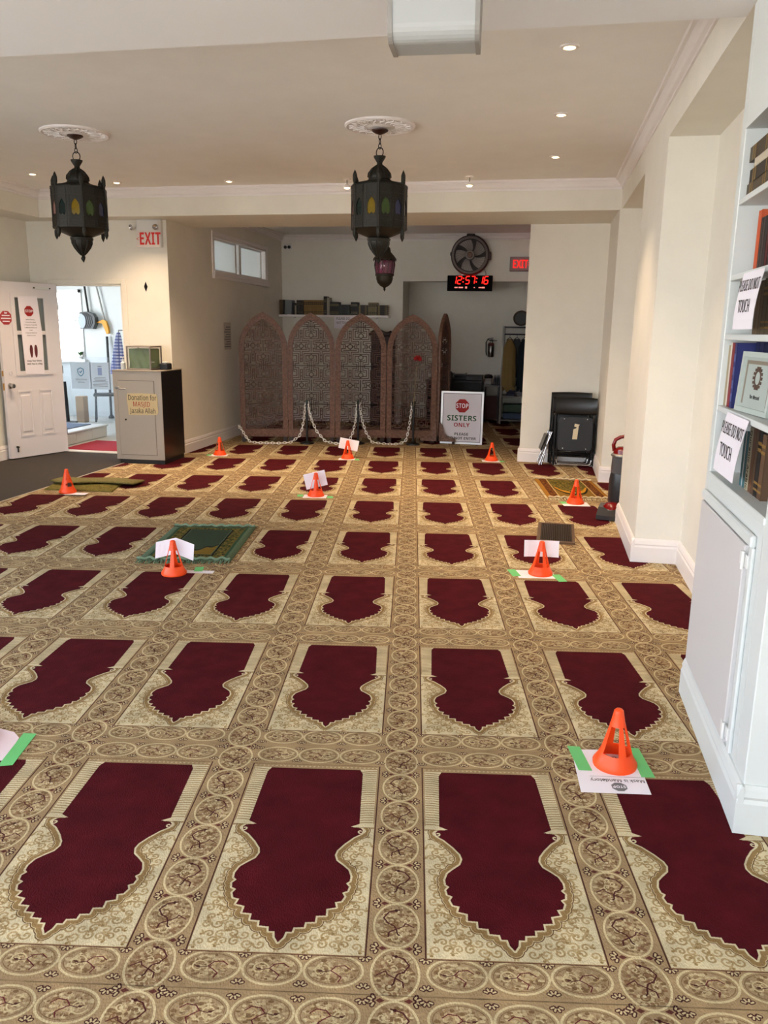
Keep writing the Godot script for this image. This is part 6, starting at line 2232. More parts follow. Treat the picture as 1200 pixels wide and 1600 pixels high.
func wall_shelf() -> void:
	var s := thing("wall_shelf", "long white floating shelf on the alcove back wall", "shelf", Vector3(-3.375, 1.72, -13.30))
	var st := mb()
	span(st, Vector3(-0.92, 0, 0), Vector3(0.92, 0.036, 0.22), 0.004)
	part("board", st, M.trim, s)
	st = mb()
	for x in [-0.7, 0.7]:
		span(st, Vector3(x - 0.012, -0.10, 0), Vector3(x + 0.012, 0, 0.014), 0.003)
		span(st, Vector3(x - 0.012, -0.016, 0), Vector3(x + 0.012, 0, 0.16), 0.003)
	part("bracket", st, M.trim, s)
	var y := 1.757
	var zf := -13.10
	var X := func(zx: float) -> float: return -4.285 + (zx - 25.0) * 0.00192
	var stand := [[25, 58, 0.235, Color(0.30, 0.22, 0.10), 0.0, "brown and gold book leaning at the alcove shelf's corner end"], [58, 74, 0.235, Color(0.06, 0.06, 0.06), -0.05, "thin black book leaning beside a grey one on the alcove shelf"], [76, 138, 0.230, Color(0.46, 0.49, 0.50), -0.05, "wide pale grey book leaning on the alcove shelf"], [140, 160, 0.185, Color(0.05, 0.05, 0.06), 0.0, "short black book between grey and cream ones"], [161, 173, 0.150, Color(0.62, 0.58, 0.50), 0.0, "short cream booklet on the alcove shelf"]]
	for b in stand:
		var w: float = (b[1] - b[0]) * 0.00192
		book(b[5], "books on the alcove shelf", w, b[2], 0.16, b[3], Transform3D(Basis(Vector3.BACK, -b[4] * -1.0), Vector3(X.call((b[0] + b[1]) / 2.0) - (0.012 if b[4] != 0.0 else 0.0), y + absf(b[4]) * w * 0.5, zf)), Color(0, 0, 0, 0))
	for k in 4:
		book(ORD[k] + " of four dark slim books standing before the gilt set on the alcove shelf", "four dark books beside the gilt set", 0.026, 0.230, 0.16, [Color(0.10, 0.10, 0.08), Color(0.16, 0.14, 0.09)][k % 2], Transform3D(Basis(), Vector3(X.call(184 + k * 15), y, zf)), Color(0.30, 0.26, 0.14))
	for k in 10:
		book(ORD[k] + " gilt-brown volume of ten on the alcove shelf, counted from the window wall", "ten gilt-brown volumes", 0.0290, 0.232, 0.16, Color(0.56, 0.44, 0.23), Transform3D(Basis(), Vector3(X.call(249 + k * 17.4), y, zf)), Color(0.08, 0.07, 0.05))
	book("tall dark book standing over its neighbours on the alcove shelf", "books on the alcove shelf", 0.048, 0.292, 0.17, Color(0.12, 0.11, 0.09), Transform3D(Basis(), Vector3(X.call(429), y, zf)), Color(0.40, 0.36, 0.24))
	book("tall cream book beside the tall dark one on the alcove shelf", "books on the alcove shelf", 0.042, 0.275, 0.17, Color(0.56, 0.54, 0.48), Transform3D(Basis(), Vector3(X.call(456), y, zf)))
	for k in 5:
		book(ORD[k] + " dark green volume of five on the alcove shelf, counted from the window wall", "five dark green volumes", 0.028, 0.205, 0.16, Color(0.07, 0.09, 0.07), Transform3D(Basis(), Vector3(X.call(481 + k * 15), y, zf)), Color(0.50, 0.46, 0.28))
	for k in 4:
		book(ORD[k] + " black volume of four on the alcove shelf, counted from the window wall", "four black volumes", 0.0265, 0.205, 0.16, Color(0.05, 0.055, 0.06), Transform3D(Basis(), Vector3(X.call(660 + k * 14.5), y, zf)), Color(0.55, 0.53, 0.42))
	for k in 5:
		book(ORD[k] + " cream-lined volume of five between lying stacks, counted from the window wall", "five cream-lined volumes", 0.0255, 0.200, 0.16, Color(0.50, 0.45, 0.31), Transform3D(Basis(), Vector3(X.call(811 + k * 15.3), y, zf)), Color(0.10, 0.09, 0.07))
	var lie := [[595, 0.19, 4, 0.040, Color(0.08, 0.12, 0.14), "in the lying stack of four dark teal volumes", "four dark teal volumes lying"], [755, 0.165, 5, 0.031, Color(0.12, 0.11, 0.08), "of five lying gilt volumes before the cream-lined ones", "five gilt volumes lying in the middle"], [922, 0.185, 5, 0.031, Color(0.14, 0.12, 0.08), "of five lying gilt volumes at the shelf's far end", "five gilt volumes lying at the end"]]
	for q in lie:
		for k in q[2]:
			var xf := Transform3D(Basis(Vector3(0, 1, 0), Vector3(-1, 0, 0), Vector3(0, 0, 1)), Vector3(X.call(q[0]) + q[1] / 2, y + (k + 0.5) * (q[3] + 0.001), zf))
			book(["lowest", "second from the bottom", "third from the bottom", "fourth from the bottom", "topmost"][k] + " " + q[5], q[6], q[3], q[1], 0.15, q[4], xf, Color(0.58, 0.50, 0.28) if q[0] > 700 else Color(0.16, 0.20, 0.21))
	var n := thing("notice_sheet", "white notice reading PLEASE DO NOT TOUCH hanging from the alcove shelf", "notice", Vector3(-3.20, 1.735, -13.075))
	st = mb()
	span(st, Vector3(-0.15, -0.19, 0), Vector3(0.15, 0.004, 0.001))
	part("sheet", st, M.paper, n)
	lettering("lettering", "PLEASE DO", 0.042, 0.0008, M.ink, n, Transform3D(Basis(), Vector3(0, -0.035, 0.0016)), 0.8)
	lettering("lettering", "NOT TOUCH", 0.036, 0.0008, M.ink, n, Transform3D(Basis(), Vector3(0, -0.10, 0.0016)), 0.8)

func wall_fan() -> void:
	var o := thing("wall_fan", "round wall fan with grey blades and a dark rim above the clock", "fan", Vector3(-1.185, 2.690, -13.30))
	var back := Basis(Vector3.RIGHT, PI / 2)
	var st := mb()
	lathe(st, [Vector2(0.262, 0.02), Vector2(0.300, 0.02), Vector2(0.306, 0.06), Vector2(0.300, 0.12), Vector2(0.285, 0.135), Vector2(0.280, 0.12), Vector2(0.278, 0.03)], 48, Transform3D(back, Vector3.ZERO))
	part("rim", st, mk(Color(0.13, 0.09, 0.085), 0.4), o)
	st = mb()
	lathe(st, [Vector2(0.282, 0.118), Vector2(0.282, 0.136), Vector2(0.258, 0.146), Vector2(0.248, 0.140), Vector2(0.248, 0.125)], 48, Transform3D(back, Vector3.ZERO))
	part("inner_ring", st, mk(Color(0.50, 0.47, 0.46), 0.4), o)
	for k in 5:
		st = mb()
		st.set_smooth_group(1)
		var prev := []
		for i in 7:
			var t := i / 6.0
			var r := lerpf(0.055, 0.236, t)
			var wide := lerpf(0.5, 0.46, t)
			var mid := TAU * k / 5 + 0.35 + 0.38 * t
			var row := []
			for j in 6:
				var s := j / 5.0 - 0.5
				var a := mid + s * wide * 1.9 * (0.75 if i == 0 else 1.0)
				row.append(Vector3(r * cos(a), r * sin(a), 0.070 + 0.045 * s))
			if i > 0:
				for j in 5:
					quad(st, prev[j], row[j], row[j + 1], prev[j + 1])
			prev = row
		part("blade", st, mk(Color(0.66, 0.63, 0.61), 0.35), o)
	st = mb()
	lathe(st, [Vector2(0, 0.03), Vector2(0.075, 0.03), Vector2(0.075, 0.12), Vector2(0.066, 0.150), Vector2(0.045, 0.154), Vector2(0.045, 0.150), Vector2(0, 0.150)], 28, Transform3D(back, Vector3.ZERO))
	part("hub", st, mk(Color(0.52, 0.49, 0.47), 0.4), o)
	st = mb()
	lathe(st, [Vector2(0.044, 0.150), Vector2(0.036, 0.158), Vector2(0, 0.160)], 24, Transform3D(back, Vector3.ZERO))
	part("badge", st, mk(Color(0.38, 0.22, 0.12), 0.4), o)
	st = mb()
	for k in 36:
		var a := TAU * k / 36
		var pts := []
		for j in 5:
			var t := j / 4.0
			var r := lerpf(0.07, 0.255, t)
			var b := a + 0.35 * t
			pts.append(Vector3(r * cos(b), r * sin(b), 0.150 - 0.008 * t))
		tube(st, pts, 0.0016, 4)
	part("guard_wires", st, mk(Color(0.30, 0.28, 0.27), 0.4), o).set_meta("kind", "stuff")
	st = mb()
	box(st, Vector3(0, 0.305, 0.07), Vector3(0.13, 0.035, 0.08), 0.01)
	box(st, Vector3(0.298, -0.01, 0.07), Vector3(0.06, 0.12, 0.08), 0.012)
	box(st, Vector3(-0.300, 0.02, 0.07), Vector3(0.03, 0.06, 0.06), 0.01)
	part("side_lug", st, mk(Color(0.12, 0.08, 0.075), 0.4), o)
	st = mb()
	tube(st, [Vector3(0.22, -0.20, 0.05), Vector3(0.25, -0.26, 0.02), Vector3(0.252, -0.34, 0.01)], 0.004, 6)
	part("power_cord", st, M.black, o)
	st = mb()
	lathe(st, [Vector2(0, 0), Vector2(0.10, 0), Vector2(0.09, 0.03), Vector2(0, 0.035)], 20, Transform3D(back, Vector3.ZERO))
	part("wall_plate", st, M.black, o)
	st = mb()
	lathe(st, [Vector2(0.285, 0.022), Vector2(0.10, 0.030), Vector2(0.0, 0.032)], 36, Transform3D(back, Vector3.ZERO))
	part("backing_disc", st, mk(Color(0.16, 0.145, 0.14), 0.6), o)  # solid dark disc added so the gaps between the blades read dark

func digital_clock() -> void:
	var o := thing("digital_clock", "black digital wall clock with red numerals 12:57:16", "clock", Vector3(-1.181, 2.27, -13.30))
	var w := 0.715
	var h := 0.24
	var st := mb()
	box(st, Vector3(0, 0, 0.02), Vector3(w, h, 0.04), 0.006)
	var black_case := mk(Color(0.012, 0.012, 0.014), 0.55)
	black_case.metallic_specular = 0.15
	part("case", st, black_case, o)
	var red := glow(Color(1.0, 0.11, 0.08), 2.6)
	var pale := glow(Color(1.0, 0.55, 0.50), 1.0)
	var digits := "12:57:16"
	var x := -0.275
	var map := {"0": "abcdef", "1": "bc", "2": "abged", "3": "abgcd", "4": "fgbc", "5": "afgcd", "6": "afgedc", "7": "abc", "8": "abcdefg", "9": "abcdfg"}
	var slant := 0.14
	for ch in digits:
		if ch == ":":
			st = mb()
			for yy in [0.022, 0.075]:
				box(st, Vector3(x + 0.004 + (yy - 0.045) * slant, yy, 0.042), Vector3(0.015, 0.018, 0.003))
			part("colon", st, red, o)
			x += 0.042
			continue
		st = mb()
		var dw := 0.058
		var dh := 0.112
		var c := Vector3(x + dw / 2, 0.048, 0.042)
		var sw := 0.013
		var seg := {"a": [0.0, dh / 2, true], "g": [0.0, 0.0, true], "d": [0.0, -dh / 2, true], "f": [-dw / 2, dh / 4, false], "b": [dw / 2, dh / 4, false], "e": [-dw / 2, -dh / 4, false], "c": [dw / 2, -dh / 4, false]}
		for q in map[ch]:
			var s: Array = seg[q]
			var sx: float = s[0] + s[1] * slant
			if s[2]:
				box(st, c + Vector3(sx, s[1], 0), Vector3(dw - 0.008, sw, 0.003))
			else:
				var hh := dh / 4 - 0.004
				extrude(st, poly([[sx - sw / 2 - hh * slant, s[1] - hh], [sx + sw / 2 - hh * slant, s[1] - hh], [sx + sw / 2 + hh * slant, s[1] + hh], [sx - sw / 2 + hh * slant, s[1] + hh]]), 0.003, Transform3D(Basis(), c - Vector3(0, 0, 0.0015)))
		part("digit", st, red, o)
		x += 0.084
	for q in [[-0.215, 0.05, 0.018], [-0.14, 0.07, 0.020], [-0.055, 0.03, 0.03], [0.075, 0.016, 0.016], [0.165, 0.045, 0.016], [0.215, 0.05, 0.022]]:
		st = mb()
		box(st, Vector3(q[0], -0.065, 0.0415), Vector3(q[1], q[2], 0.002))
		part("date_display", st, pale, o)
	var l := AreaLight3D.new()
	l.name = "clock_light"
	o.add_child(l)
	l.position = Vector3(0, 0.04, 0.06)
	l.rotation.y = PI
	l.area_size = Vector2(0.6, 0.12)
	l.light_color = Color(1.0, 0.13, 0.1)
	l.light_energy = 0.02
	l.area_range = 20.0
	l.area_attenuation = 2.0
	l.shadow_enabled = true

const ORD := ["first", "second", "third", "fourth", "fifth", "sixth", "seventh", "eighth", "ninth", "tenth"]

# ---------------------------------------------------------------- far room
func build_far_room() -> void:
	var wall := -14.38
	# desk with clutter
	var o := thing("desk", "dark desk behind the sisters only board in the far room", "desk", Vector3(-1.37, 0, -13.98))
	var st := mb()
	span(st, Vector3(-0.55, 0.68, -0.36), Vector3(0.42, 0.715, 0.28), 0.004)
	part("top", st, M.black, o)
	for x in [-0.52, 0.39]:
		st = mb()
		span(st, Vector3(x - 0.015, 0, -0.34), Vector3(x + 0.015, 0.68, 0.26), 0.003)
		part("side_panel", st, M.black, o)
	st = mb()
	span(st, Vector3(-0.50, 0.15, -0.30), Vector3(0.37, 0.66, -0.28))
	part("back_panel", st, M.black, o)
	o = thing("office_chair", "black office chair with a tall headrest stalk at the dark desk", "chair", Vector3(-1.62, 0, -13.58))
	st = mb()
	for k in 5:
		var a := TAU * k / 5
		rod(st, Vector3(0, 0.09, 0), Vector3(0.24 * cos(a), 0.05, 0.24 * sin(a)), 0.016, 6)
	part("star_base", st, M.black, o)
	st = mb()
	rod(st, Vector3(0, 0.08, 0), Vector3(0, 0.42, 0), 0.025, 10)
	part("gas_column", st, M.black, o)
	st = mb()
	box(st, Vector3(0, 0.46, 0), Vector3(0.40, 0.08, 0.38), 0.03)
	part("seat", st, M.black, o)
	st = mb()
	box(st, Vector3(0.02, 0.70, 0.17), Vector3(0.36, 0.36, 0.06), 0.028)
	part("backrest", st, M.black, o)
	st = mb()
	span(st, Vector3(0.07, 0.86, 0.14), Vector3(0.12, 1.09, 0.17), 0.01)
	part("headrest_stalk", st, M.black, o)
	var clutter := [[-1.37, 0.20, 0.12, 0.03, "flat tray"], [-1.37, 0.18, 0.11, 0.03, "flat tray"], [-1.10, 0.22, 0.16, 0.05, "low box"]]
	o = thing("desk_tray", "two-tier wire letter tray on the far desk", "tray", Vector3(-1.36, 0.715, -13.98))
	for y in [0.012, 0.075]:
		st = mb()
		box(st, Vector3(0, y, 0), Vector3(0.22, 0.008, 0.26), 0.002)
		for s in [-1, 1]:
			box(st, Vector3(s * 0.108, y + 0.02, 0), Vector3(0.005, 0.035, 0.26))
		part("tier", st, M.black_metal, o)
	st = mb()
	box(st, Vector3(0, 0.045, -0.128), Vector3(0.22, 0.09, 0.005))
	part("back", st, M.black_metal, o)
	o = thing("document_box", "low black box with grey lid on the far desk", "box", Vector3(-1.10, 0.715, -13.95))
	st = mb()
	box(st, Vector3(0, 0.035, 0), Vector3(0.28, 0.07, 0.22), 0.006)
	part("body", st, M.black, o)
	st = mb()
	box(st, Vector3(0, 0.078, 0), Vector3(0.285, 0.016, 0.225), 0.004)
	part("lid", st, mk(Color(0.20, 0.20, 0.21), 0.5), o)
	# side stand with boxes
	o = thing("side_stand", "small grey stand with red panel between the far desk and clothes rack", "stand", Vector3(-0.80, 0, -13.98))
	st = mb()
	span(st, Vector3(-0.13, 0.62, -0.20), Vector3(0.13, 0.645, 0.20), 0.003)
	part("top", st, mk(Color(0.42, 0.42, 0.42), 0.5), o)
	for x in [-0.12, 0.12]:
		st = mb()
		span(st, Vector3(x - 0.01, 0, -0.19), Vector3(x + 0.01, 0.62, 0.19))
		part("side_panel", st, M.black, o)
	st = mb()
	span(st, Vector3(-0.11, 0.06, 0.10), Vector3(0.11, 0.46, 0.115))
	part("red_panel", st, mk(Color(0.20, 0.03, 0.03), 0.6), o)
	for k in 3:
		var p := part("paper_pack", pack(Vector3(0.11, 0.034, 0.16)), mk(Color(0.62, 0.62, 0.60), 0.8), self)
		p.position = Vector3(-0.865, 0.662 + k * 0.0352, -13.92)
		tag(p, ["lowest", "middle", "uppermost"][k] + " white paper pack in the small pile on the grey stand", "paper pack", "paper packs on the stand")
	o = thing("black_bag", "small black bag on the paper packs beside the bottle", "bag", Vector3(-0.865, 0.752, -13.92))
	st = mb()
	lathe(st, [Vector2(0, 0), Vector2(0.06, 0.0), Vector2(0.068, 0.03), Vector2(0.05, 0.06), Vector2(0, 0.07)], 14, Transform3D(Basis.from_scale(Vector3(1.1, 1, 0.9)), Vector3.ZERO))
	part("body", st, M.black, o)
	for x in [-0.757, -0.720, -0.683]:
		o = thing("spray_bottle", ["dark bottle next to the paper packs on the stand", "middle dark bottle of three on the stand", "dark bottle next to the clothes rack on the stand"][int((x + 0.757) / 0.036)], "bottle", Vector3(x, 0.645, -13.92), 0.0, "bottles on the grey stand")
		st = mb()
		lathe(st, [Vector2(0, 0), Vector2(0.016, 0), Vector2(0.017, 0.10), Vector2(0.008, 0.125), Vector2(0.008, 0.14)], 12)
		part("body", st, mk(Color(0.05, 0.06, 0.12), 0.3), o)
		st = mb()
		lathe(st, [Vector2(0.009, 0.138), Vector2(0.009, 0.165), Vector2(0, 0.166)], 10)
		part("cap", st, mk(Color(0.5, 0.5, 0.5), 0.4), o)
	# fire extinguisher
	o = thing("fire_extinguisher", "fire extinguisher with a dark red head hung on the far room wall", "extinguisher", Vector3(-0.868, 1.09, wall + 0.07))
	st = mb()
	lathe(st, [Vector2(0, 0), Vector2(0.052, 0.004), Vector2(0.056, 0.02), Vector2(0.056, 0.20), Vector2(0.045, 0.235), Vector2(0.02, 0.25), Vector2(0.02, 0.27)], 20)
	part("cylinder", st, mk(Color(0.45, 0.44, 0.43), 0.25, 0.8), o)
	st = mb()
	lathe(st, [Vector2(0.057, 0.20), Vector2(0.050, 0.235), Vector2(0.03, 0.25), Vector2(0.03, 0.20)], 16)
	part("neck_band", st, mk(Color(0.35, 0.04, 0.04), 0.4), o)
	st = mb()
	box(st, Vector3(0.01, 0.285, 0.0), Vector3(0.05, 0.04, 0.04), 0.006)
	box(st, Vector3(0.05, 0.315, 0.0), Vector3(0.10, 0.014, 0.02), 0.004, Transform3D(Basis(Vector3.BACK, 0.2), Vector3.ZERO))
	box(st, Vector3(0.055, 0.285, 0.0), Vector3(0.09, 0.012, 0.02), 0.004)
	part("lever", st, M.black, o)
	st = mb()
	tube(st, [Vector3(-0.01, 0.285, 0.01), Vector3(-0.06, 0.30, 0.015), Vector3(-0.085, 0.25, 0.02), Vector3(-0.08, 0.10, 0.03), Vector3(-0.068, 0.03, 0.03)], 0.010, 8)
	part("hose", st, M.black, o)
	st = mb()
	span(st, Vector3(-0.02, 0.05, -0.07), Vector3(0.02, 0.30, -0.055))
	part("wall_bracket", st, M.black_metal, o)
	# shelf rack with bins and hanging clothes
	o = thing("shelf_rack", "grey metal rack of shelves below the hanging clothes", "rack", Vector3(-0.30, 0, -14.0))
	for x in [-0.34, 0.34]:
		for z in [-0.22, 0.22]:
			st = mb()
			span(st, Vector3(x - 0.016, 0, z - 0.016), Vector3(x + 0.016, 1.62, z + 0.016))
			part("upright", st, mk(Color(0.50, 0.49, 0.46), 0.5, 0.3), o)
	for y in [0.06, 0.46, 1.60]:
		st = mb()
		span(st, Vector3(-0.35, y - 0.012, -0.23), Vector3(0.35, y + 0.012, 0.23))
		part("shelf", st, mk(Color(0.46, 0.45, 0.43), 0.5, 0.3) if y < 1.0 else M.black, o)
	st = mb()
	rod(st, Vector3(-0.34, 1.485, 0.20), Vector3(0.34, 1.485, 0.20), 0.010, 8)
	rod(st, Vector3(-0.34, 1.485, -0.02), Vector3(0.34, 1.485, -0.02), 0.010, 8)
	part("hanging_rail", st, M.black_metal, o)
	for b in [[0.29, Color(0.06, 0.22, 0.09), 0.145, "dark green storage bin on the lower rack shelf"], [0.075, Color(0.10, 0.22, 0.34), 0.11, "blue storage bin under the green one on the rack"]]:
		o = thing("storage_bin", b[3], "bin", Vector3(-0.30, b[0] if b[0] < 0.1 else 0.072 + 0.112, -13.98))
		st = mb()
		box(st, Vector3(0, b[2] / 2, 0), Vector3(0.58, b[2] - 0.012, 0.34), 0.012)
		part("tub", st, mk(b[1], 0.5), o)
		st = mb()
		box(st, Vector3(0, b[2] - 0.010, 0), Vector3(0.60, 0.016, 0.36), 0.005)
		part("lid", st, mk(b[1].lightened(0.15), 0.5), o)
	for k in 3:
		o = thing("folded_cloth", ["blue-grey folded cloth on the rack shelf", "white folded cloth on the rack shelf", "brown folded cloth on the rack shelf"][k], "cloth", Vector3(-0.48 + k * 0.17, 0.472, -13.92), 0.1 * k, "folded cloths on the rack")
		st = mb()
		for j in 2:
			box(st, Vector3(0.004 * j, 0.022 + 0.042 * j, 0), Vector3(0.15, 0.040, 0.24), 0.016)
		part("folds", st, mk([Color(0.25, 0.28, 0.36), Color(0.55, 0.55, 0.56), Color(0.30, 0.22, 0.18)][k], 0.9), o)
	garment("cream robe hanging on the clothes rack", Vector3(-0.53, 1.47, -13.80), Color(0.52, 0.43, 0.26), 0.19, 0.82)
	garment("grey-blue shirt hanging behind the cream robe", Vector3(-0.42, 1.47, -14.02), Color(0.30, 0.32, 0.33), 0.20, 0.60)
	garment("dark teal robe hanging on the clothes rack", Vector3(-0.29, 1.47, -13.80), Color(0.03, 0.12, 0.15), 0.18, 0.82)
	garment("black coat hanging at the end of the clothes rack", Vector3(-0.06, 1.47, -13.80), Color(0.03, 0.03, 0.035), 0.18, 0.80)
	# wicker hoop above the rack
	o = thing("wicker_hoop", "round brown wicker hoop above the clothes rack", "hoop", Vector3(-0.375, 1.755, wall + 0.02))
	st = mb()
	var ring := []
	for k in 32:
		ring.append(Vector3(0.125 * cos(TAU * k / 32), 0.115 * sin(TAU * k / 32), 0))
	tube(st, ring, 0.014, 8, true)
	part("ring", st, mk(Color(0.26, 0.17, 0.10), 0.7), o)
	st = mb()
	lathe(st, [Vector2(0.118, 0.0), Vector2(0.06, 0.006), Vector2(0, 0.008)], 32, Transform3D(Basis(Vector3.RIGHT, PI / 2), Vector3.ZERO))
	part("face", st, mk(Color(0.30, 0.30, 0.29), 0.7), o)

func pack(s: Vector3) -> SurfaceTool:
	var st := mb()
	box(st, Vector3.ZERO, s, 0.003)
	return st

func garment(label: String, at: Vector3, c: Color, w: float, h: float) -> void:
	# a robe on a hanger, seen side-on: folds run down a flattened tube
	var o := thing("garment", label, "clothing", at, 0.0, "clothes on the rack")
	var st := mb()
	st.set_smooth_group(1)
	var n := 28
	var prev := []
	for j in 12:
		var t := j / 11.0
		var y := -0.06 - h * t
		var wide := w * (0.35 + 0.65 * smoothstep(0.0, 0.18, t)) * (1.0 + 0.10 * t)
		var row := []
		for k in n:
			var a := TAU * k / n
			var f := 1.0 + 0.20 * t * sin(a * 7.0 + t * 2.0) + 0.08 * sin(a * 3.0 + t)
			row.append(Vector3(wide * 0.5 * cos(a) * f, y + 0.05 * sin(a * 3.0) * t, 0.075 * sin(a) * f))
		if j > 0:
			for k in n:
				var k1 := (k + 1) % n
				quad(st, row[k], prev[k], prev[k1], row[k1])
		prev = row
	part("cloth", st, mk(c, 0.9), o)
	st = mb()
	tube(st, [Vector3(-w * 0.28, -0.08, 0), Vector3(0, -0.03, 0), Vector3(w * 0.28, -0.08, 0)], 0.006, 6)
	tube(st, [Vector3(0, -0.03, 0), Vector3(0, 0.01, 0), Vector3(0.012, 0.022, 0), Vector3(0.02, 0.008, 0)], 0.003, 6)
	part("hanger", st, M.black_metal, o)

# ---------------------------------------------------------------- porch
func build_porch_things() -> void:
	# raised step with three tiles on its riser, blue-grey mat on top
	var o := thing("porch_step", "low white tiled step with three riser tiles inside the entry porch", "step", Vector3(-6.02, 0, -9.9))
	var st := mb()
	span(st, Vector3(-1.6, 0, -0.58), Vector3(-0.012, 0.150, 0.60))
	part("core", st, mk(Color(0.72, 0.72, 0.70), 0.7), o)
	for k in 3:
		st = mb()
		span(st, Vector3(-0.012, 0.008, 0.60 - k * 0.393 - 0.003), Vector3(0, 0.144, 0.60 - k * 0.393 - 0.390), 0.002)
		part("riser_tile", st, M.tile, o)
	st = mb()
	span(st, Vector3(-1.6, 0.150, -0.60), Vector3(0.015, 0.172, 0.62), 0.005)
	part("tread", st, mk(Color(0.84, 0.84, 0.83), 0.4), o)
	var m := part("step_mat", pack(Vector3(1.20, 0.012, 0.95)), textured(Color(0.50, 0.56, 0.66), 0.95, noise_tex(0.3, Color(0.7, 0.7, 0.7), Color.WHITE, 128, 51), 4.0), self)
	m.position = Vector3(-6.80, 0.178, -9.90)
	tag(m, "blue-grey mat lying on the porch step", "mat")
	m = part("red_mat", pack(Vector3(0.98, 0.010, 0.80)), textured(Color(0.72, 0.10, 0.20), 0.95, noise_tex(0.3, Color(0.75, 0.75, 0.75), Color.WHITE, 128, 52), 4.0), self)
	m.position = Vector3(-5.42, 0.005, -9.60)
	m.rotation.y = 0.0
	tag(m, "bright red mat on the floor just inside the entry doorway", "mat")
	# long-handled dustpan and broom on the porch wall
	var z := -12.75
	o = thing("lobby_dustpan", "grey long-handled dustpan hanging on the porch wall", "dustpan", Vector3(-7.50, 1.48, z))
	st = mb()
	extrude(st, poly([[-0.13, 0.0], [0.10, 0.0], [0.15, 0.10], [0.15, 0.19], [0.10, 0.25], [0.0, 0.28], [-0.13, 0.27]]), 0.11, Transform3D(Basis(), Vector3(0, 0, 0.01)))
	part("pan", st, mk(Color(0.28, 0.30, 0.31), 0.5), o)
	for k in 4:
		st = mb()
		tube(st, [Vector3(-0.04 + 0.03 * k, 0.02, 0.122), Vector3(0.0 + 0.035 * k, 0.10, 0.122), Vector3(-0.02 + 0.035 * k, 0.20, 0.122), Vector3(-0.09 + 0.03 * k, 0.26, 0.122)], 0.007, 6)
		part("ridge", st, mk(Color(0.14, 0.15, 0.16), 0.5), o)
	st = mb()
	lathe(st, [Vector2(0.0, 0.0), Vector2(0.09, 0.0), Vector2(0.10, 0.004), Vector2(0, 0.006)], 24, Transform3D(Basis(Vector3.RIGHT, PI / 2) * Basis.from_scale(Vector3(0.7, 1, 1.2)), Vector3(-0.09, 0.13, 0.12)))
	part("mouth", st, mk(Color(0.62, 0.68, 0.74), 0.4), o)
	st = mb()
	rod(st, Vector3(0.0, 0.27, 0.05), Vector3(-0.06, 0.86, 0.05), 0.017, 10)
	part("handle", st, M.black, o)
	o = thing("broom", "yellow-headed broom with grey handle hanging on the porch wall", "broom", Vector3(-7.235, 1.40, z))
	st = mb()
	extrude(st, poly([[-0.13, 0.185], [-0.02, 0.17], [0.03, 0.06], [0.05, 0.0], [0.09, 0.01], [0.085, 0.10], [0.05, 0.215], [0.0, 0.235]]), 0.05, Transform3D(Basis(), Vector3(0, 0, 0.02)))
	part("head", st, mk(Color(0.86, 0.60, 0.10), 0.5), o)
	st = mb()
	rod(st, Vector3(0.02, 0.22, 0.045), Vector3(-0.12, 0.90, 0.045), 0.014, 10)
	part("handle", st, M.steel, o)
	o = thing("mop_pole", "black pole leaning below the yellow broom head on the porch wall", "pole", Vector3(-7.16, 0, z + 0.05))
	st = mb()
	rod(st, Vector3(0.02, 0.02, 0.10), Vector3(-0.03, 1.36, 0.0), 0.020, 10)
	part("pole", st, M.black, o)
	st = mb()
	lathe(st, [Vector2(0, 0), Vector2(0.05, 0.0), Vector2(0.045, 0.03), Vector2(0.02, 0.06), Vector2(0, 0.06)], 14, Transform3D(Basis(), Vector3(0.02, 0.0, 0.10)))
	part("foot", st, M.black, o)
	# clear barrier with notices
	o = thing("acrylic_barrier", "clear acrylic barrier panel standing in the porch with notices taped on", "barrier", Vector3(-6.62, 0, -10.68))
	st = mb()
	span(st, Vector3(-0.04, 0.0, -0.004), Vector3(1.0, 1.10, 0.004))
	part("panel", st, M.glass, o)
	for x in [0.0, 0.95]:
		st = mb()
		span(st, Vector3(x - 0.02, 0, -0.15), Vector3(x + 0.02, 0.02, 0.15), 0.004)
		part("foot", st, M.white_plastic, o)
	var sheets := [[-0.12, -0.375, "white notice with a blue shield and tick on the clear barrier", 0], [0.20, -0.375, "white notice with a grey pillar print on the clear barrier", 1], [0.52, -0.375, "plain white sheet on the clear barrier behind the steel cabinet", 2]]
	for s in sheets:
		var n := thing("porch_notice", s[2], "notice", Vector3(-6.485 + s[0] + 0.12 - 0.02 * s[3], 1.025, -10.672), 0.0, "notices on the porch barrier")
		st = mb()
		span(st, Vector3(-0.155, -0.38, 0), Vector3(0.155, 0, 0.001))
		part("sheet", st, mk(Color(0.88, 0.91, 0.93), 0.8), n)
		var teal := mk(Color(0.25, 0.52, 0.62), 0.7)
		if s[3] == 0:
			st = mb()
			ring_plate(st, poly([[-0.052, -0.10], [0, -0.075], [0.052, -0.10], [0.050, -0.15], [0.030, -0.185], [0, -0.205], [-0.030, -0.185], [-0.050, -0.15]]), poly([[-0.040, -0.107], [0, -0.088], [0.040, -0.107], [0.039, -0.148], [0.024, -0.176], [0, -0.191], [-0.024, -0.176], [-0.039, -0.148]]), 0.0008, Transform3D(Basis(), Vector3(0, 0, 0.001)))
			part("shield", st, teal, n)
			st = mb()
			extrude(st, poly([[-0.025, -0.14], [-0.015, -0.130], [-0.005, -0.142], [0.022, -0.112], [0.030, -0.120], [-0.005, -0.160]]), 0.0008, Transform3D(Basis(), Vector3(0, 0, 0.001)))
			part("tick", st, teal, n)
			lettering("lettering", "Safety Notice", 0.022, 0.0006, M.grey_ink, n, Transform3D(Basis(), Vector3(0, -0.245, 0.0015)))
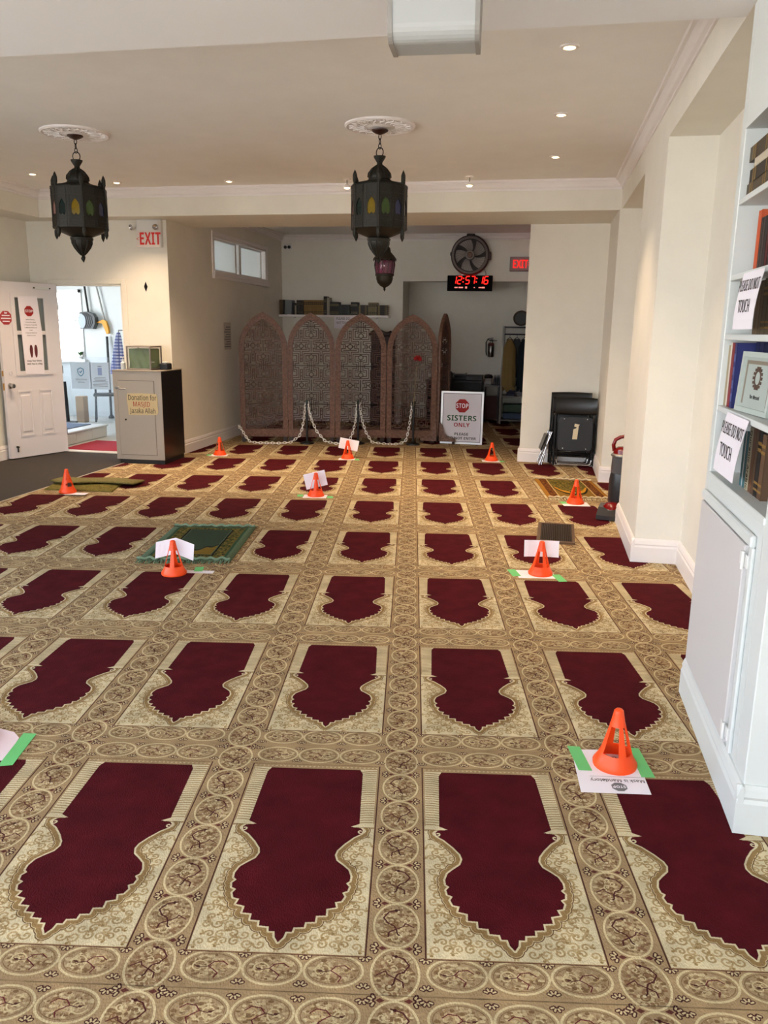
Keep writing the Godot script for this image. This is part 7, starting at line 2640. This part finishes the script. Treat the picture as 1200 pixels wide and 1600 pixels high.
			lettering("lettering", "Welcome", 0.018, 0.0006, M.grey_ink, n, Transform3D(Basis(), Vector3(0, -0.285, 0.0015)))
		elif s[3] == 1:
			st = mb()
			span(st, Vector3(-0.032, -0.18, 0.001), Vector3(0.032, -0.075, 0.0016))
			part("pillar_print", st, mk(Color(0.62, 0.66, 0.78), 0.8), n)
			st = mb()
			span(st, Vector3(-0.03, -0.060, 0.001), Vector3(0.03, -0.050, 0.0016))
			part("heading", st, M.grey_ink, n)
			for k in 7:
				st = mb()
				var half: float = [0.08, 0.10, 0.085, 0.115, 0.11, 0.12, 0.115][k]
				span(st, Vector3(-half, -0.215 - k * 0.020, 0.001), Vector3(half, -0.209 - k * 0.020, 0.0016))
				part("print_line", st, M.grey_ink, n)
	# checked cloth on a hook
	o = thing("checked_cloth", "blue and white checked cloth hanging by the porch wall", "cloth", Vector3(-5.60, 1.45, -10.20))
	var im := Image.create(64, 64, false, Image.FORMAT_RGB8)
	im.fill(Color(0.82, 0.85, 0.93))
	for k in 8:
		im.fill_rect(Rect2i(k * 8, 0, 3, 64), Color(0.45, 0.50, 0.74))
	for k in 8:
		im.fill_rect(Rect2i(0, k * 8, 64, 3), Color(0.36, 0.40, 0.66))
	var cm := mk(Color.WHITE, 0.9)
	cm.albedo_texture = ImageTexture.create_from_image(im)
	cm.uv1_triplanar = true
	cm.uv1_scale = Vector3.ONE * 3.0
	st = mb()
	st.set_smooth_group(1)
	var prev := []
	for j in 12:
		var t := j / 11.0
		var row := []
		for k in 20:
			var a := TAU * k / 20
			var r := (0.02 + 0.075 * pow(t, 0.7)) * (1.0 + 0.25 * sin(a * 5.0))
			row.append(Vector3(r * cos(a) - 0.03 * t, -0.55 * t, r * sin(a) * 0.7))
		if j > 0:
			for k in 20:
				quad(st, row[k], prev[k], prev[(k + 1) % 20], row[(k + 1) % 20])
		prev = row
	part("cloth", st, cm, o)
	st = mb()
	tube(st, [Vector3(0, -0.02, 0), Vector3(0, 0.03, 0), Vector3(0.6, 0.04, 0), Vector3(1.18, 0.04, 0)], 0.008, 6)
	part("hanging_rod", st, M.steel, o)
	# things at the back of the porch
	o = thing("pole_stand", "black pole stand with a square foot in the porch", "stand", Vector3(-7.42, 0, -11.75))
	st = mb()
	span(st, Vector3(-0.12, 0, -0.09), Vector3(0.12, 0.03, 0.09), 0.006)
	part("foot", st, M.black, o)
	st = mb()
	rod(st, Vector3(0, 0.02, 0), Vector3(-0.02, 0.66, 0), 0.028, 10)
	part("pole", st, M.black, o)
	st = mb()
	box(st, Vector3(-0.06, 0.60, 0), Vector3(0.12, 0.03, 0.04), 0.008)
	part("clamp", st, M.black, o)
	o = thing("cardboard_box", "narrow brown cardboard box standing in the porch", "box", Vector3(-7.28, 0, -11.95))
	st = mb()
	box(st, Vector3(0, 0.21, 0), Vector3(0.14, 0.42, 0.14), 0.004)
	part("carton", st, M.card, o)
	st = mb()
	box(st, Vector3(0, 0.421, 0), Vector3(0.03, 0.002, 0.14))
	part("packing_tape", st, mk(Color(0.80, 0.68, 0.48), 0.4), o)
	o = thing("porch_chair", "dark wooden chair standing at the back of the porch", "chair", Vector3(-7.02, 0, -12.25), 0.5)
	for sx in [-1, 1]:
		st = mb()
		rod(st, Vector3(sx * 0.17, 0, 0.17), Vector3(sx * 0.15, 0.42, 0.15), 0.017, 8)
		part("leg", st, M.black, o)
		st = mb()
		tube(st, [Vector3(sx * 0.17, 0, -0.18), Vector3(sx * 0.16, 0.42, -0.16), Vector3(sx * 0.16, 0.85, -0.22)], 0.017, 8)
		part("leg", st, M.black, o)
		st = mb()
		rod(st, Vector3(sx * 0.165, 0.16, -0.17), Vector3(sx * 0.165, 0.16, 0.165), 0.010, 6)
		part("stretcher", st, M.black, o)
	st = mb()
	box(st, Vector3(0, 0.43, 0), Vector3(0.38, 0.035, 0.38), 0.012)
	part("seat", st, M.black, o)
	for y in [0.58, 0.70, 0.82]:
		st = mb()
		box(st, Vector3(0, y, -0.18 - (y - 0.42) * 0.12), Vector3(0.32, 0.05, 0.018), 0.006)
		part("back_slat", st, M.black, o)
	o = thing("porch_table", "small dark table with splayed legs in the porch", "table", Vector3(-6.40, 0, -12.20))
	st = mb()
	span(st, Vector3(-0.26, 0.44, -0.20), Vector3(0.34, 0.465, 0.20), 0.006)
	part("top", st, mk(Color(0.12, 0.12, 0.14), 0.4), o)
	for sx in [-1, 1]:
		for sz in [-1, 1]:
			st = mb()
			rod(st, Vector3(0.04 + sx * 0.26, 0, sz * 0.17), Vector3(0.04 + sx * 0.20, 0.44, sz * 0.13), 0.016, 8)
			part("leg", st, M.black, o)
	o = thing("red_flowerpot", "small dark red pot on the porch floor under the table", "pot", Vector3(-6.38, 0, -12.15))
	st = mb()
	lathe(st, [Vector2(0, 0), Vector2(0.07, 0), Vector2(0.09, 0.13), Vector2(0.10, 0.13), Vector2(0.10, 0.16), Vector2(0.085, 0.16), Vector2(0.08, 0.12), Vector2(0, 0.12)], 20)
	part("pot", st, mk(Color(0.28, 0.06, 0.06), 0.6), o)
	o = thing("potted_plant", "small green plant on the porch window sill", "plant", Vector3(-7.70, 0.972, -12.70))
	st = mb()
	lathe(st, [Vector2(0, 0), Vector2(0.03, 0), Vector2(0.04, 0.06), Vector2(0.034, 0.06), Vector2(0, 0.05)], 14)
	part("pot", st, M.white_plastic, o)
	for k in 12:
		st = mb()
		var a := TAU * k * 0.382
		var lean := 0.3 + 0.05 * k
		var d := Vector3(cos(a) * sin(lean), cos(lean), sin(a) * sin(lean))
		var side := d.cross(Vector3.UP).normalized()
		var L := 0.11
		var b := Vector3(0, 0.05, 0)
		tri(st, b, b + d * L * 0.5 + side * 0.018, b + d * L)
		tri(st, b, b + d * L, b + d * L * 0.5 - side * 0.018)
		part("leaf", st, mk(Color(0.28, 0.42, 0.25), 0.7), o)
